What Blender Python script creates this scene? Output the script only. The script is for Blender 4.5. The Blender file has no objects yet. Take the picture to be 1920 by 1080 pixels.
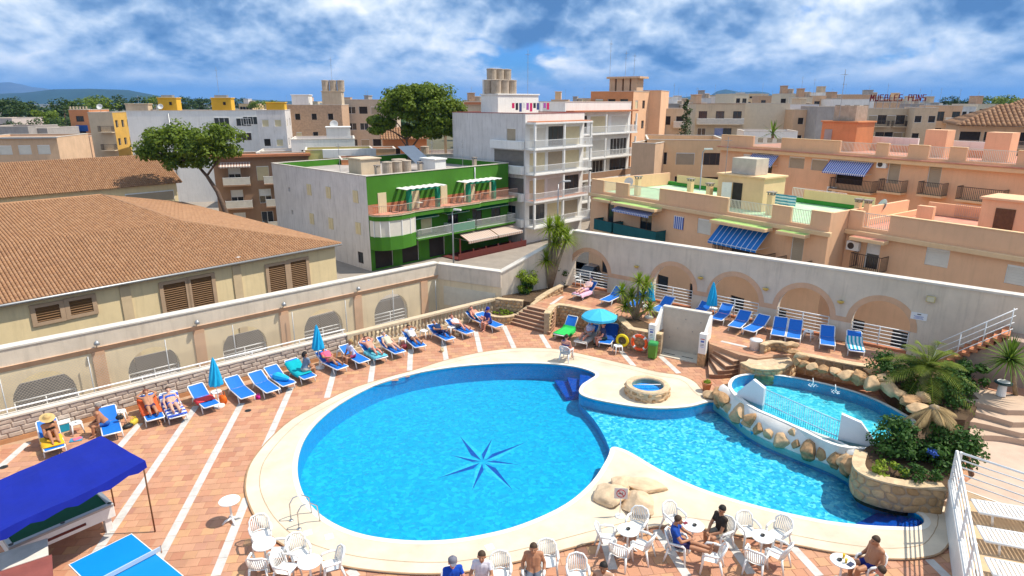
import bpy, math, random
from mathutils import Vector, Matrix, noise
from mathutils.geometry import tessellate_polygon

R = math.radians
PI = math.pi
scene = bpy.context.scene
COL = scene.collection

# camera
CAM_H = 12.0
FPX = 1207.0
TILT = math.atan(350.0 / FPX)
cam_data = bpy.data.cameras.new("camera")
cam_data.sensor_width = 36.0
cam_data.lens = 36.0 * FPX / 1920.0
cam_data.clip_start = 0.2
cam_data.clip_end = 40000.0
cam = bpy.data.objects.new("camera", cam_data)
COL.objects.link(cam)
cam.location = (0, 0, CAM_H)
cam.rotation_euler = (PI / 2 - TILT, 0, 0)
scene.camera = cam

# sun and sky
SUN_EL = R(58.0)
SUN_DIR = Vector((math.cos(SUN_EL) * 0.996, math.cos(SUN_EL) * 0.085, math.sin(SUN_EL)))
sun_data = bpy.data.lights.new("sun", 'SUN')
sun_data.energy = 2.85
sun_data.angle = R(0.53)
sun_data.color = (1.0, 0.925, 0.80)
sun = bpy.data.objects.new("sun", sun_data)
COL.objects.link(sun)
sun.location = SUN_DIR * 100
sun.rotation_euler = (-SUN_DIR).to_track_quat('-Z', 'Y').to_euler()

world = bpy.data.worlds.new("World")
scene.world = world
world.use_nodes = True
wt = world.node_tree
wt.nodes.clear()
def wn(t, **k):
    n = wt.nodes.new(t)
    for a, b in k.items():
        setattr(n, a, b)
    return n
def wmath(op, a, b=None, clamp=False):
    n = wn('ShaderNodeMath', operation=op, use_clamp=clamp)
    for i, q in enumerate((a, b)):
        if q is None: continue
        if isinstance(q, (int, float)): n.inputs[i].default_value = q
        else: wt.links.new(q, n.inputs[i])
    return n.outputs[0]
def wramp(x, stops, mode='LINEAR'):
    n = wn('ShaderNodeValToRGB')
    e = n.color_ramp.elements
    n.color_ramp.interpolation = mode
    e[0].position, e[0].color = stops[0][0], stops[0][1]
    e[1].position, e[1].color = stops[-1][0], stops[-1][1]
    for p, c in stops[1:-1]:
        q = e.new(p); q.color = c
    wt.links.new(x, n.inputs[0])
    return n.outputs[0]
def wmix(fac, a, b):
    n = wn('ShaderNodeMix', data_type='RGBA')
    wt.links.new(fac, n.inputs[0])
    for i, q in ((6, a), (7, b)):
        if isinstance(q, tuple): n.inputs[i].default_value = q
        else: wt.links.new(q, n.inputs[i])
    return n.outputs[2]
sky = wn('ShaderNodeTexSky', sky_type='NISHITA', sun_disc=False, sun_elevation=SUN_EL,
         sun_rotation=math.atan2(SUN_DIR.x, SUN_DIR.y), altitude=20, air_density=1.0, dust_density=0.6, ozone_density=2.5)
tc = wn('ShaderNodeTexCoord')
sx = wn('ShaderNodeSeparateXYZ')
wt.links.new(tc.outputs['Generated'], sx.inputs[0])
zz = wmath('MAXIMUM', sx.outputs[2], 0.0)
rr_ = wmath('SQRT', wmath('ADD', wmath('MULTIPLY', sx.outputs[0], sx.outputs[0]), wmath('MULTIPLY', sx.outputs[1], sx.outputs[1])))
cv = wn('ShaderNodeCombineXYZ')
wt.links.new(wmath('MULTIPLY', wmath('DIVIDE', sx.outputs[0], rr_), 2.6), cv.inputs[0])
wt.links.new(wmath('MULTIPLY', wmath('DIVIDE', sx.outputs[1], rr_), 2.6), cv.inputs[1])
wt.links.new(wmath('MULTIPLY', wmath('LOGARITHM', wmath('ADD', zz, 0.13), 2.71828), 0.95), cv.inputs[2])
def wnoise(scale, detail, rough, offset, dist=0.0):
    m = wn('ShaderNodeMapping'); m.inputs['Location'].default_value = offset
    wt.links.new(cv.outputs[0], m.inputs[0])
    n = wn('ShaderNodeTexNoise')
    n.inputs['Scale'].default_value = scale; n.inputs['Detail'].default_value = detail
    n.inputs['Roughness'].default_value = rough; n.inputs['Distortion'].default_value = dist
    wt.links.new(m.outputs[0], n.inputs['Vector'])
    return n.outputs[0]
SKO = (-44.4, 18.6, 0.4)
def puffs(scale, o):
    return wmath('ABSOLUTE', wmath('SUBTRACT', wnoise(scale, 4, 0.5, (SKO[0] + 9, SKO[1], SKO[2] + o), 0.0), 0.5))
def density(o):
    n_ = wmath('ADD', wmath('MULTIPLY', wnoise(1.5, 9, 0.60, (SKO[0], SKO[1], SKO[2] + o), 0.15), 0.58), wmath('MULTIPLY', wnoise(0.75, 3, 0.5, (SKO[0] + 5, SKO[1], 2.0 + o), 0.0), 0.42))
    return wmath('ADD', n_, wmath('MULTIPLY', puffs(3.0, o), 0.55))
d0 = density(0.0); d1 = density(0.08)
cov = wramp(d0, [(0.39, (0, 0, 0, 1)), (0.47, (1, 1, 1, 1))], 'EASE')
relief = wmath('MULTIPLY', wmath('SUBTRACT', d0, d1), 5.2)
thick = wmath('MULTIPLY', wmath('SUBTRACT', d0, 0.52), 2.7)
lit = wmath('SUBTRACT', wmath('ADD', 0.51, relief), thick, True)
cloud_col = wramp(lit, [(0.0, (0.36, 0.80, 1.65, 1)), (0.2, (0.75, 1.3, 2.2, 1)), (0.42, (1.6, 2.15, 2.95, 1)), (0.66, (2.8, 3.2, 3.65, 1)), (0.95, (4.3, 4.3, 4.25, 1))])
sat = wn('ShaderNodeMix', data_type='RGBA', blend_type='MULTIPLY'); sat.inputs[0].default_value = 1.0
wt.links.new(sky.outputs[0], sat.inputs[6]); sat.inputs[7].default_value = (0.12, 0.27, 0.55, 1)
mixed = wmix(cov, sat.outputs[2], cloud_col)
below = wramp(sx.outputs[2], [(0.0, (0, 0, 0, 1)), (0.05, (1, 1, 1, 1))])
hz = wmix(below, (2.1, 2.6, 3.1, 1.0), mixed)
bg = wn('ShaderNodeBackground')
bg.inputs['Strength'].default_value = 0.15
wt.links.new(hz, bg.inputs[0])
wo = wn('ShaderNodeOutputWorld')
wt.links.new(bg.outputs[0], wo.inputs[0])
try:
    world.cycles.sampling_method = 'MANUAL'; world.cycles.sample_map_resolution = 512
except Exception:
    pass

vs = scene.view_settings
scene.display_settings.display_device = 'sRGB'
vs.view_transform = 'Standard'
vs.look = 'None'
vs.exposure = 1.0
vs.gamma = 1.0
vs.use_curve_mapping = False
scene.cycles.use_denoising = True
scene.cycles.max_bounces = 6
scene.cycles.diffuse_bounces = 3
scene.cycles.glossy_bounces = 3
scene.cycles.transparent_max_bounces = 8
scene.cycles.transmission_bounces = 3
scene.cycles.caustics_reflective = False
scene.cycles.caustics_refractive = False

# pixel -> place
CT, ST = math.cos(TILT), math.sin(TILT)
def ray(u, v):
    a = (u - 960.0) / FPX; b = (540.0 - v) / FPX
    return Vector((a, CT + b * ST, -ST + b * CT))
def at(u, v, z=0.0):
    """the point seen at photo pixel (u, v) that lies at height z"""
    d = ray(u, v); k = (z - CAM_H) / d.z
    return Vector((d.x * k, d.y * k, z))
def aty(u, v, y):
    """the point seen at photo pixel (u, v) that lies y metres ahead"""
    d = ray(u, v); k = y / d.y
    return Vector((d.x * k, y, CAM_H + d.z * k))
class Frame:
    """a place to build in: x along a facade, y into the building, z up"""
    def __init__(self, x, y, phi, z=0.0):
        self.x, self.y, self.z, self.phi = x, y, z, R(phi)
        self.c, self.s = math.cos(self.phi), math.sin(self.phi)
    def loc(self, p):
        dx, dy = p[0] - self.x, p[1] - self.y
        return Vector((dx * self.c + dy * self.s, -dx * self.s + dy * self.c, p[2] - self.z))
    def world(self, lx, ly, lz=0.0):
        return Vector((self.x + lx * self.c - ly * self.s, self.y + lx * self.s + ly * self.c, self.z + lz))
    def hit(self, u, v, x=None, y=None, z=None):
        o = self.loc((0, 0, CAM_H)); d = ray(u, v)
        d = Vector((d.x * self.c + d.y * self.s, -d.x * self.s + d.y * self.c, d.z))
        if x is not None: k = (x - o.x) / d.x
        elif y is not None: k = (y - o.y) / d.y
        else: k = (z - o.z) / d.z
        return o + d * k

# mesh helpers
class MB:
    """collects verts and faces; build() links them as ONE mesh object"""
    def __init__(self): self.v = []; self.f = []; self.m = []; self.k = 0
    def add(self, vs_, fs_):
        n = len(self.v); self.v.extend(tuple(p) for p in vs_)
        for q in fs_:
            self.f.append(tuple(i + n for i in q)); self.m.append(self.k)
        return self
    def box(self, x0, x1, y0, y1, z0, z1):
        return self.add([(x0, y0, z0), (x1, y0, z0), (x1, y1, z0), (x0, y1, z0), (x0, y0, z1), (x1, y0, z1), (x1, y1, z1), (x0, y1, z1)],
                        [(0, 3, 2, 1), (4, 5, 6, 7), (0, 1, 5, 4), (1, 2, 6, 5), (2, 3, 7, 6), (3, 0, 4, 7)])
    def bbox(self, x0, x1, y0, y1, z0, z1, b=0.01):
        """a box with chamfered vertical and top edges"""
        def ring(i, z): return [(x0 + i, y0 + b, z), (x0 + b, y0 + i, z), (x1 - b, y0 + i, z), (x1 - i, y0 + b, z), (x1 - i, y1 - b, z), (x1 - b, y1 - i, z), (x0 + b, y1 - i, z), (x0 + i, y1 - b, z)]
        vs_ = ring(0, z0) + ring(0, z1 - b) + ring(b * .8, z1)
        fs_ = [tuple(reversed(range(8))), tuple(range(16, 24))]
        for k in (0, 8):
            fs_ += [(k + i, k + (i + 1) % 8, k + 8 + (i + 1) % 8, k + 8 + i) for i in range(8)]
        return self.add(vs_, fs_)
    def obox(self, c, s, rz=0.0, rx=0.0, ry=0.0):
        M = Matrix.Translation(c) @ Matrix.Rotation(rz, 4, 'Z') @ Matrix.Rotation(ry, 4, 'Y') @ Matrix.Rotation(rx, 4, 'X')
        h = [Vector((sx_ * s[0] / 2, sy_ * s[1] / 2, sz_ * s[2] / 2)) for sz_ in (-1, 1) for sx_, sy_ in ((-1, -1), (1, -1), (1, 1), (-1, 1))]
        return self.add([M @ q for q in h], [(0, 3, 2, 1), (4, 5, 6, 7), (0, 1, 5, 4), (1, 2, 6, 5), (2, 3, 7, 6), (3, 0, 4, 7)])
    def prism(self, poly, z0, z1, bottom=True):
        n = len(poly)
        vs_ = [(p[0], p[1], z0) for p in poly] + [(p[0], p[1], z1) for p in poly]
        fs_ = [tuple(range(n, 2 * n))] + [(i, (i + 1) % n, n + (i + 1) % n, n + i) for i in range(n)]
        if bottom: fs_.append(tuple(reversed(range(n))))
        return self.add(vs_, fs_)
    def poly(self, pts): return self.add(pts, [tuple(range(len(pts)))])
    def tess(self, loops, z):
        """flat sheet: first loop outside, the others holes"""
        L = [[Vector((p[0], p[1], 0)) for p in l] for l in loops]
        flat = [p for l in L for p in l]
        tr = tessellate_polygon(L)
        out = []
        for a, b, c in tr:
            A, B, C = flat[a], flat[b], flat[c]
            out.append((a, b, c) if (B - A).cross(C - A).z > 0 else (a, c, b))
        return self.add([(p.x, p.y, z) for p in flat], out)
    def skirt(self, loop, z0, z1):
        n = len(loop)
        return self.add([(p[0], p[1], z0) for p in loop] + [(p[0], p[1], z1) for p in loop], [(i, (i + 1) % n, n + (i + 1) % n, n + i) for i in range(n)])
    def tube(self, pts, r, n=6, cap=True, closed=False):
        pts = [Vector(p) for p in pts]; N = len(pts)
        rs = r if isinstance(r, (list, tuple)) else [r] * N
        vs_ = []; up = None
        for i, p in enumerate(pts):
            if closed: t = pts[(i + 1) % N] - pts[i - 1]
            else: t = pts[min(i + 1, N - 1)] - pts[max(i - 1, 0)]
            if t.length < 1e-9: t = Vector((0, 0, 1))
            t.normalize()
            if up is None:
                up = Vector((0, 0, 1)) if abs(t.z) < 0.9 else Vector((1, 0, 0))
            a = t.cross(up)
            if a.length < 1e-6: a = t.orthogonal()
            a.normalize(); b = t.cross(a); up = -b if b.length else up
            for k in range(n):
                w = 2 * PI * k / n
                vs_.append(p + (a * math.cos(w) + b * math.sin(w)) * rs[i])
        fs_ = []
        for i in range(N if closed else N - 1):
            j = (i + 1) % N
            for k in range(n):
                fs_.append((i * n + k, i * n + (k + 1) % n, j * n + (k + 1) % n, j * n + k))
        if cap and not closed:
            fs_.append(tuple(reversed(range(n)))); fs_.append(tuple((N - 1) * n + k for k in range(n)))
        return self.add(vs_, fs_)
    def lathe(self, prof, n=16, c=(0, 0, 0), sx_=1.0, sy_=1.0):
        vs_ = []
        for r, z in prof:
            for k in range(n):
                w = 2 * PI * k / n
                vs_.append((c[0] + r * math.cos(w) * sx_, c[1] + r * math.sin(w) * sy_, c[2] + z))
        fs_ = []
        for i in range(len(prof) - 1):
            for k in range(n):
                fs_.append((i * n + k, i * n + (k + 1) % n, (i + 1) * n + (k + 1) % n, (i + 1) * n + k))
        fs_.append(tuple(reversed(range(n)))); fs_.append(tuple((len(prof) - 1) * n + k for k in range(n)))
        return self.add(vs_, fs_)
    def mesh(self, name, mats, smooth=False):
        me = bpy.data.meshes.new(name)
        me.from_pydata(self.v, [], self.f)
        for m_ in (mats if isinstance(mats, (list, tuple)) else [mats]): me.materials.append(m_)
        if any(self.m): me.polygons.foreach_set('material_index', self.m)
        if smooth: me.polygons.foreach_set('use_smooth', [True] * len(self.f))
        me.update()
        return me
    def build(self, name, mats, parent=None, smooth=False, loc=None, rz=0.0):
        return link(name, self.mesh(name, mats, smooth), parent, loc, rz)
def link(name, me, parent=None, loc=None, rz=0.0):
    o = bpy.data.objects.new(name, me)
    COL.objects.link(o)
    o.parent = parent
    if loc is not None: o.location = loc
    if rz: o.rotation_euler = (0, 0, rz)
    return o
def tag(o, label=None, cat=None, group=None, kind=None):
    if label: o['label'] = label
    if cat: o['category'] = cat
    if group: o['group'] = group
    if kind: o['kind'] = kind
    return o
def thing(name, label, cat, loc=(0, 0, 0), rz=0.0, group=None):
    o = bpy.data.objects.new(name, None)
    o.empty_display_size = 0.2
    COL.objects.link(o)
    o.location = loc; o.rotation_euler = (0, 0, rz)
    return tag(o, label, cat, group)
def at_frame(name, label, cat, fr, group=None): return thing(name, label, cat, (fr.x, fr.y, fr.z), fr.phi, group)
CHILDREN = {}
def copy_tree(o, parent=None):
    c = o.copy(); COL.objects.link(c); c.parent = parent
    for ch in list(o.children):
        if ch.name in COL.objects: copy_tree(ch, c)
    return c
def rnd(a, b): return random.uniform(a, b)
random.seed(7)

# materials
MATS = {}
def mat(name, col, rough=0.8, var=0.12, scale=2.0, bump=0.0, bscale=30.0, streak=0.0, spec=0.35, metal=0.0, detail=4, coord='Object', trans=0.0, clear=0.0):
    if name in MATS: return MATS[name]
    m = bpy.data.materials.new(name); m.use_nodes = True
    nt = m.node_tree; p = nt.nodes['Principled BSDF']
    p.inputs['Roughness'].default_value = rough
    p.inputs['Specular IOR Level'].default_value = spec
    p.inputs['Metallic'].default_value = metal
    if clear: p.inputs['Coat Weight'].default_value = clear
    c4 = (*col, 1.0)
    if var <= 0 and bump <= 0 and streak <= 0:
        p.inputs['Base Color'].default_value = c4
        MATS[name] = m; return m
    t = nt.nodes.new('ShaderNodeTexCoord')
    n = nt.nodes.new('ShaderNodeTexNoise'); n.inputs['Scale'].default_value = scale; n.inputs['Detail'].default_value = detail; n.inputs['Roughness'].default_value = 0.65
    nt.links.new(t.outputs[coord], n.inputs['Vector'])
    r = nt.nodes.new('ShaderNodeValToRGB')
    e = r.color_ramp.elements
    e[0].position, e[1].position = 0.3, 0.72
    e[0].color = (*[max(0, q * (1 - var)) for q in col], 1); e[1].color = (*[min(1, q * (1 + var)) for q in col], 1)
    nt.links.new(n.outputs[0], r.inputs[0])
    out = r.outputs[0]
    if streak > 0:
        mp = nt.nodes.new('ShaderNodeMapping'); mp.inputs['Scale'].default_value = (2.2, 2.2, 0.22)
        nt.links.new(t.outputs[coord], mp.inputs[0])
        n2 = nt.nodes.new('ShaderNodeTexNoise'); n2.inputs['Scale'].default_value = 1.6; n2.inputs['Detail'].default_value = 5; n2.inputs['Roughness'].default_value = 0.7
        nt.links.new(mp.outputs[0], n2.inputs['Vector'])
        r2 = nt.nodes.new('ShaderNodeValToRGB'); e2 = r2.color_ramp.elements
        e2[0].position, e2[1].position = 0.5, 0.78
        e2[0].color = (0, 0, 0, 1); e2[1].color = (streak, streak, streak, 1)
        nt.links.new(n2.outputs[0], r2.inputs[0])
        mx = nt.nodes.new('ShaderNodeMix'); mx.data_type = 'RGBA'
        nt.links.new(r2.outputs[0], mx.inputs[0]); nt.links.new(out, mx.inputs[6])
        mx.inputs[7].default_value = (col[0] * .42, col[1] * .40, col[2] * .38, 1)
        out = mx.outputs[2]
    nt.links.new(out, p.inputs['Base Color'])
    if bump > 0:
        n3 = nt.nodes.new('ShaderNodeTexNoise'); n3.inputs['Scale'].default_value = bscale; n3.inputs['Detail'].default_value = 3
        nt.links.new(t.outputs[coord], n3.inputs['Vector'])
        b = nt.nodes.new('ShaderNodeBump'); b.inputs['Strength'].default_value = bump; b.inputs['Distance'].default_value = 0.02
        nt.links.new(n3.outputs[0], b.inputs['Height']); nt.links.new(b.outputs[0], p.inputs['Normal'])
    MATS[name] = m
    return m
def leaf_mat(name, c0, c1, sub=0.25):
    """leaves: colour varies from leaf to leaf, a little light passes through"""
    m = bpy.data.materials.new(name); m.use_nodes = True; nt = m.node_tree
    p = nt.nodes['Principled BSDF']; p.inputs['Roughness'].default_value = 0.6; p.inputs['Specular IOR Level'].default_value = 0.25
    g = nt.nodes.new('ShaderNodeNewGeometry')
    r = nt.nodes.new('ShaderNodeValToRGB'); e = r.color_ramp.elements
    e[0].color = (*c0, 1); e[1].color = (*c1, 1)
    nt.links.new(g.outputs['Random Per Island'], r.inputs[0])
    nt.links.new(r.outputs[0], p.inputs['Base Color'])
    tr = nt.nodes.new('ShaderNodeBsdfTranslucent'); nt.links.new(r.outputs[0], tr.inputs[0])
    mx = nt.nodes.new('ShaderNodeMixShader'); mx.inputs[0].default_value = sub
    nt.links.new(p.outputs[0], mx.inputs[1]); nt.links.new(tr.outputs[0], mx.inputs[2])
    nt.links.new(mx.outputs[0], nt.nodes['Material Output'].inputs[0])
    return m
def island_mat(name, cols, rough=0.8, var=0.15, scale=6.0, bump=0.2, bscale=20.0, by='island'):
    """pieces (tiles, stones): each piece its own tone"""
    m = bpy.data.materials.new(name); m.use_nodes = True; nt = m.node_tree
    p = nt.nodes['Principled BSDF']; p.inputs['Roughness'].default_value = rough; p.inputs['Specular IOR Level'].default_value = 0.3
    r = nt.nodes.new('ShaderNodeValToRGB'); r.color_ramp.interpolation = 'LINEAR'
    e = r.color_ramp.elements
    e[0].color = (*cols[0], 1); e[1].color = (*cols[-1], 1)
    for i, c in enumerate(cols[1:-1]):
        q = e.new((i + 1) / (len(cols) - 1)); q.color = (*c, 1)
    if by == 'island':
        g = nt.nodes.new('ShaderNodeNewGeometry'); nt.links.new(g.outputs['Random Per Island'], r.inputs[0])
    else:
        g = nt.nodes.new('ShaderNodeObjectInfo'); nt.links.new(g.outputs['Random'], r.inputs[0])
    g2 = nt.nodes.new('ShaderNodeNewGeometry')
    n = nt.nodes.new('ShaderNodeTexNoise'); n.inputs['Scale'].default_value = scale; n.inputs['Detail'].default_value = 5; n.inputs['Roughness'].default_value = 0.7
    nt.links.new(g2.outputs['Position'], n.inputs['Vector'])
    mr = nt.nodes.new('ShaderNodeMapRange'); mr.inputs[1].default_value = 0.25; mr.inputs[2].default_value = 0.75
    mr.inputs[3].default_value = 1 - var; mr.inputs[4].default_value = 1 + var
    nt.links.new(n.outputs[0], mr.inputs[0])
    mx = nt.nodes.new('ShaderNodeMix'); mx.data_type = 'RGBA'; mx.blend_type = 'MULTIPLY'; mx.inputs[0].default_value = 1
    nt.links.new(r.outputs[0], mx.inputs[6]); nt.links.new(mr.outputs[0], mx.inputs[7])
    nt.links.new(mx.outputs[2], p.inputs['Base Color'])
    n3 = nt.nodes.new('ShaderNodeTexNoise'); n3.inputs['Scale'].default_value = bscale; n3.inputs['Detail'].default_value = 3
    nt.links.new(g2.outputs['Position'], n3.inputs['Vector'])
    b = nt.nodes.new('ShaderNodeBump'); b.inputs['Strength'].default_value = bump; b.inputs['Distance'].default_value = 0.02
    nt.links.new(n3.outputs[0], b.inputs['Height']); nt.links.new(b.outputs[0], p.inputs['Normal'])
    MATS[name] = m
    return m
def stripe_mat(name, c0, c1, period, duty=0.5, axis=0, rough=0.8):
    """woven stripes: the cloth's own print"""
    m = bpy.data.materials.new(name); m.use_nodes = True; nt = m.node_tree
    p = nt.nodes['Principled BSDF']; p.inputs['Roughness'].default_value = rough
    t = nt.nodes.new('ShaderNodeTexCoord'); s = nt.nodes.new('ShaderNodeSeparateXYZ'); nt.links.new(t.outputs['Object'], s.inputs[0])
    def mth(op, a, b):
        n = nt.nodes.new('ShaderNodeMath'); n.operation = op
        nt.links.new(a, n.inputs[0]); n.inputs[1].default_value = b
        return n.outputs[0]
    q = mth('LESS_THAN', mth('FRACT', mth('DIVIDE', s.outputs[axis], period), 0), duty)
    mx = nt.nodes.new('ShaderNodeMix'); mx.data_type = 'RGBA'
    nt.links.new(q, mx.inputs[0]); mx.inputs[6].default_value = (*c0, 1); mx.inputs[7].default_value = (*c1, 1)
    nt.links.new(mx.outputs[2], p.inputs['Base Color'])
    MATS[name] = m
    return m

WHITE_PLASTIC = mat('white_plastic', (0.80, 0.80, 0.78), 0.35, 0.04, 4)
WHITE_PAINT = mat('white_paint', (0.80, 0.79, 0.76), 0.5, 0.06, 3, streak=0.12)
WHITE_METAL = mat('white_metal', (0.80, 0.80, 0.79), 0.4, 0.05, 5)
CREAM_STONE = mat('cream_coping', (0.64, 0.54, 0.41), 0.75, 0.2, 0.7, bump=0.12, bscale=25, detail=8)
CREAM_WALL = mat('cream_plaster', (0.78, 0.62, 0.36), 0.9, 0.08, 0.7, bump=0.06, streak=0.25)
CONCRETE = mat('weathered_render', (0.66, 0.565, 0.45), 0.95, 0.12, 0.8, bump=0.15, bscale=18, streak=0.42, detail=8)
CONCRETE_LIT = mat('sunlit_render', (0.74, 0.61, 0.41), 0.95, 0.10, 0.8, bump=0.12, bscale=18, streak=0.3, detail=8)  # lit copy of the render: sun brightness put into the base colour
PEACH_TRIM = mat('peach_trim', (0.64, 0.40, 0.25), 0.9, 0.1, 1.5, streak=0.2)
PEACH = mat('peach_plaster', (0.80, 0.48, 0.285), 0.92, 0.07, 0.5, bump=0.05, streak=0.18)
PEACH_PALE = mat('pale_peach_plaster', (0.78, 0.53, 0.30), 0.92, 0.07, 0.6, streak=0.15)
SALMON = mat('salmon_roof_paving', (0.60, 0.26, 0.18), 0.9, 0.25, 1.2, detail=8)
MINT = mat('mint_roof_coating', (0.45, 0.68, 0.42), 0.8, 0.16, 0.8, detail=8)
GREEN_SKIRT = mat('green_roof_skirting', (0.05, 0.28, 0.04), 0.8, 0.15)
GREEN_WALL = mat('green_painted_wall', (0.055, 0.20, 0.014), 0.85, 0.10, 0.8, streak=0.2)
WHITE_WALL = mat('white_plaster', (0.80, 0.785, 0.75), 0.92, 0.06, 0.5, bump=0.05, streak=0.3)
OLD_WHITE = mat('stained_white_plaster', (0.66, 0.63, 0.61), 0.95, 0.10, 0.6, bump=0.08, streak=0.6, detail=8)
BEIGE = mat('beige_plaster', (0.60, 0.48, 0.34), 0.92, 0.09, 0.6, streak=0.3)
TAN = mat('tan_plaster', (0.62, 0.42, 0.27), 0.92, 0.09, 0.6, streak=0.3)
BROWN_WALL = mat('brown_plaster', (0.36, 0.22, 0.14), 0.92, 0.1, 0.6, streak=0.25)
OCHRE = mat('ochre_plaster', (0.60, 0.36, 0.08), 0.9, 0.1, 0.7, streak=0.25)
YELLOW_WALL = mat('yellow_plaster', (0.72, 0.42, 0.04), 0.85, 0.08, 0.7, streak=0.2)
LEMON = mat('lemon_plaster', (0.62, 0.58, 0.22), 0.9, 0.1, 0.7, streak=0.2)
ORANGE_WALL = mat('orange_plaster', (0.60, 0.25, 0.11), 0.92, 0.1, 0.7, streak=0.25)
GREY_WALL = mat('grey_render', (0.36, 0.33, 0.31), 0.95, 0.12, 0.7, streak=0.3)
BRICK_WALL = mat('pale_brick', (0.52, 0.34, 0.22), 0.95, 0.2, 3.0, bump=0.2)
MAROON = mat('maroon_paint', (0.12, 0.025, 0.02), 0.7, 0.15)
CREAM_SHUT = mat('cream_shutter', (0.68, 0.58, 0.36), 0.7, 0.06)
WHITE_SHUT = mat('white_roller_blind', (0.70, 0.66, 0.58), 0.6, 0.05)
TAUPE_SHUT = mat('taupe_roller_blind', (0.42, 0.34, 0.24), 0.7, 0.06)
BROWN_LOUVRE = mat('brown_louvre', (0.17, 0.085, 0.03), 0.6, 0.15)
WOOD_DARK = mat('dark_wood_door', (0.12, 0.055, 0.025), 0.6, 0.25, 5)
GLASS = mat('window_glass', (0.03, 0.035, 0.04), 0.08, 0, spec=0.8)
DARK_IN = mat('dark_interior', (0.035, 0.028, 0.024), 0.9, 0.2)
DARK_IRON = mat('dark_iron', (0.05, 0.035, 0.03), 0.5, 0.2)
STEEL = mat('stainless_steel', (0.62, 0.62, 0.62), 0.22, 0.0, metal=1.0)
GREY_METAL = mat('galvanised_metal', (0.38, 0.39, 0.40), 0.45, 0.08, metal=0.6)
TANK = mat('cement_water_tank', (0.44, 0.36, 0.28), 0.95, 0.2, 2.0, streak=0.4)
TERRA = mat('terracotta', (0.50, 0.19, 0.09), 0.8, 0.18, 3)
SOIL = mat('planter_soil', (0.09, 0.055, 0.03), 0.98, 0.3, 4, bump=0.5, bscale=15)
BLUE_SLING = mat('blue_sling', (0.008, 0.15, 0.58), 0.6, 0.06, 6)
TURQ = mat('turquoise_parasol_cloth', (0.01, 0.40, 0.72), 0.7, 0.06, 3)
ASPHALT = mat('asphalt', (0.065, 0.062, 0.06), 0.92, 0.15, 0.5, bump=0.1)
PAVING = mat('pavement', (0.30, 0.26, 0.22), 0.92, 0.12, 0.7)
MORTAR = mat('mortar', (0.40, 0.30, 0.20), 0.95, 0.2, 4)

# ground, hills
STREET = -4.5
def struct(name, mb, m, parent=None, smooth=False, kind='structure'):
    return tag(mb.build(name, m, parent, smooth), kind=kind)
b = MB()
b.poly([(-16000, -3000, STREET), (16000, -3000, STREET), (16000, 22000, STREET), (-16000, 22000, STREET)])
PLAIN = mat('dry_plain', (0.115, 0.105, 0.06), 0.97, 0.35, 0.012, coord='Object', detail=8)
struct('ground', b, PLAIN)
b = MB(); b.poly([(-120, 5, STREET + .004), (110, 5, STREET + .004), (110, 190, STREET + .004), (-120, 190, STREET + .004)])
struct('street_paving', b, PAVING)
def road(p, q, w, name='road'):
    p, q = Vector(p), Vector(q); d = (q - p).normalized(); n = Vector((-d.y, d.x)) * w / 2
    b_ = MB(); b_.poly([(*(p - n), STREET + .012), (*(q - n), STREET + .012), (*(q + n), STREET + .012), (*(p + n), STREET + .012)])
    return struct(name, b_, ASPHALT)
road((-60, 0), (8, 66), 8.5)
road((2, 62), (52, -12), 8.0)
road((0, 58), (60, 128), 7.0)

def ridge(name, y, pts, colr, depth, zb=STREET):
    """a hill range: outline given by photo pixels at the distance y, rounded in depth"""
    b_ = MB(); rows = 7; P = []
    xs = []
    for i in range(len(pts) - 1):
        n = 14
        for k in range(n):
            t = k / n; u = pts[i][0] + (pts[i + 1][0] - pts[i][0]) * t; v = pts[i][1] + (pts[i + 1][1] - pts[i][1]) * t
            xs.append((u, v))
    xs.append(pts[-1])
    top = [aty(u, v, y) for u, v in xs]
    vs_ = []
    for r in range(rows):
        a = r / (rows - 1)
        for i, p in enumerate(top):
            w = math.cos((a - 0.5) * PI) ** 0.7 if 0 < a < 1 else 0
            h = max(p.z - zb, 1.0) * w
            h *= 1 + 0.06 * noise.noise((p.x / 260.0, a * 6, y / 100.0)) * (0 < a < 1)
            vs_.append((p.x * (1 + (a - .5) * depth / y), y + (a - 0.5) * depth, zb + h))
    N = len(top)
    b_.add(vs_, [(r * N + i, r * N + i + 1, (r + 1) * N + i + 1, (r + 1) * N + i) for r in range(rows - 1) for i in range(N - 1)])
    return struct(name, b_, colr, smooth=True)
HILL = mat('wooded_hill', (0.022, 0.045, 0.022), 0.98, 0.3, 0.012, detail=8)
HILLROCK = mat('bare_mountain', (0.10, 0.105, 0.10), 0.98, 0.25, 0.004, detail=8)
ridge('hills', 5200, [(-420, 200), (-250, 182), (-60, 178), (40, 174), (100, 168), (170, 166), (240, 169), (300, 180), (360, 186), (430, 184), (520, 189), (640, 192), (780, 190)], HILL, 1600)
ridge('mountain', 11000, [(-500, 182), (-200, 170), (-60, 158), (20, 154), (60, 163), (100, 168), (150, 178), (260, 189)], HILLROCK, 3000)
ridge('hills', 7000, [(1230, 190), (1270, 183), (1300, 180), (1312, 184), (1330, 180), (1345, 171), (1360, 168), (1385, 172), (1420, 171), (1440, 174), (1460, 185), (1500, 188), (1620, 190)], HILL, 1600)

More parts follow.
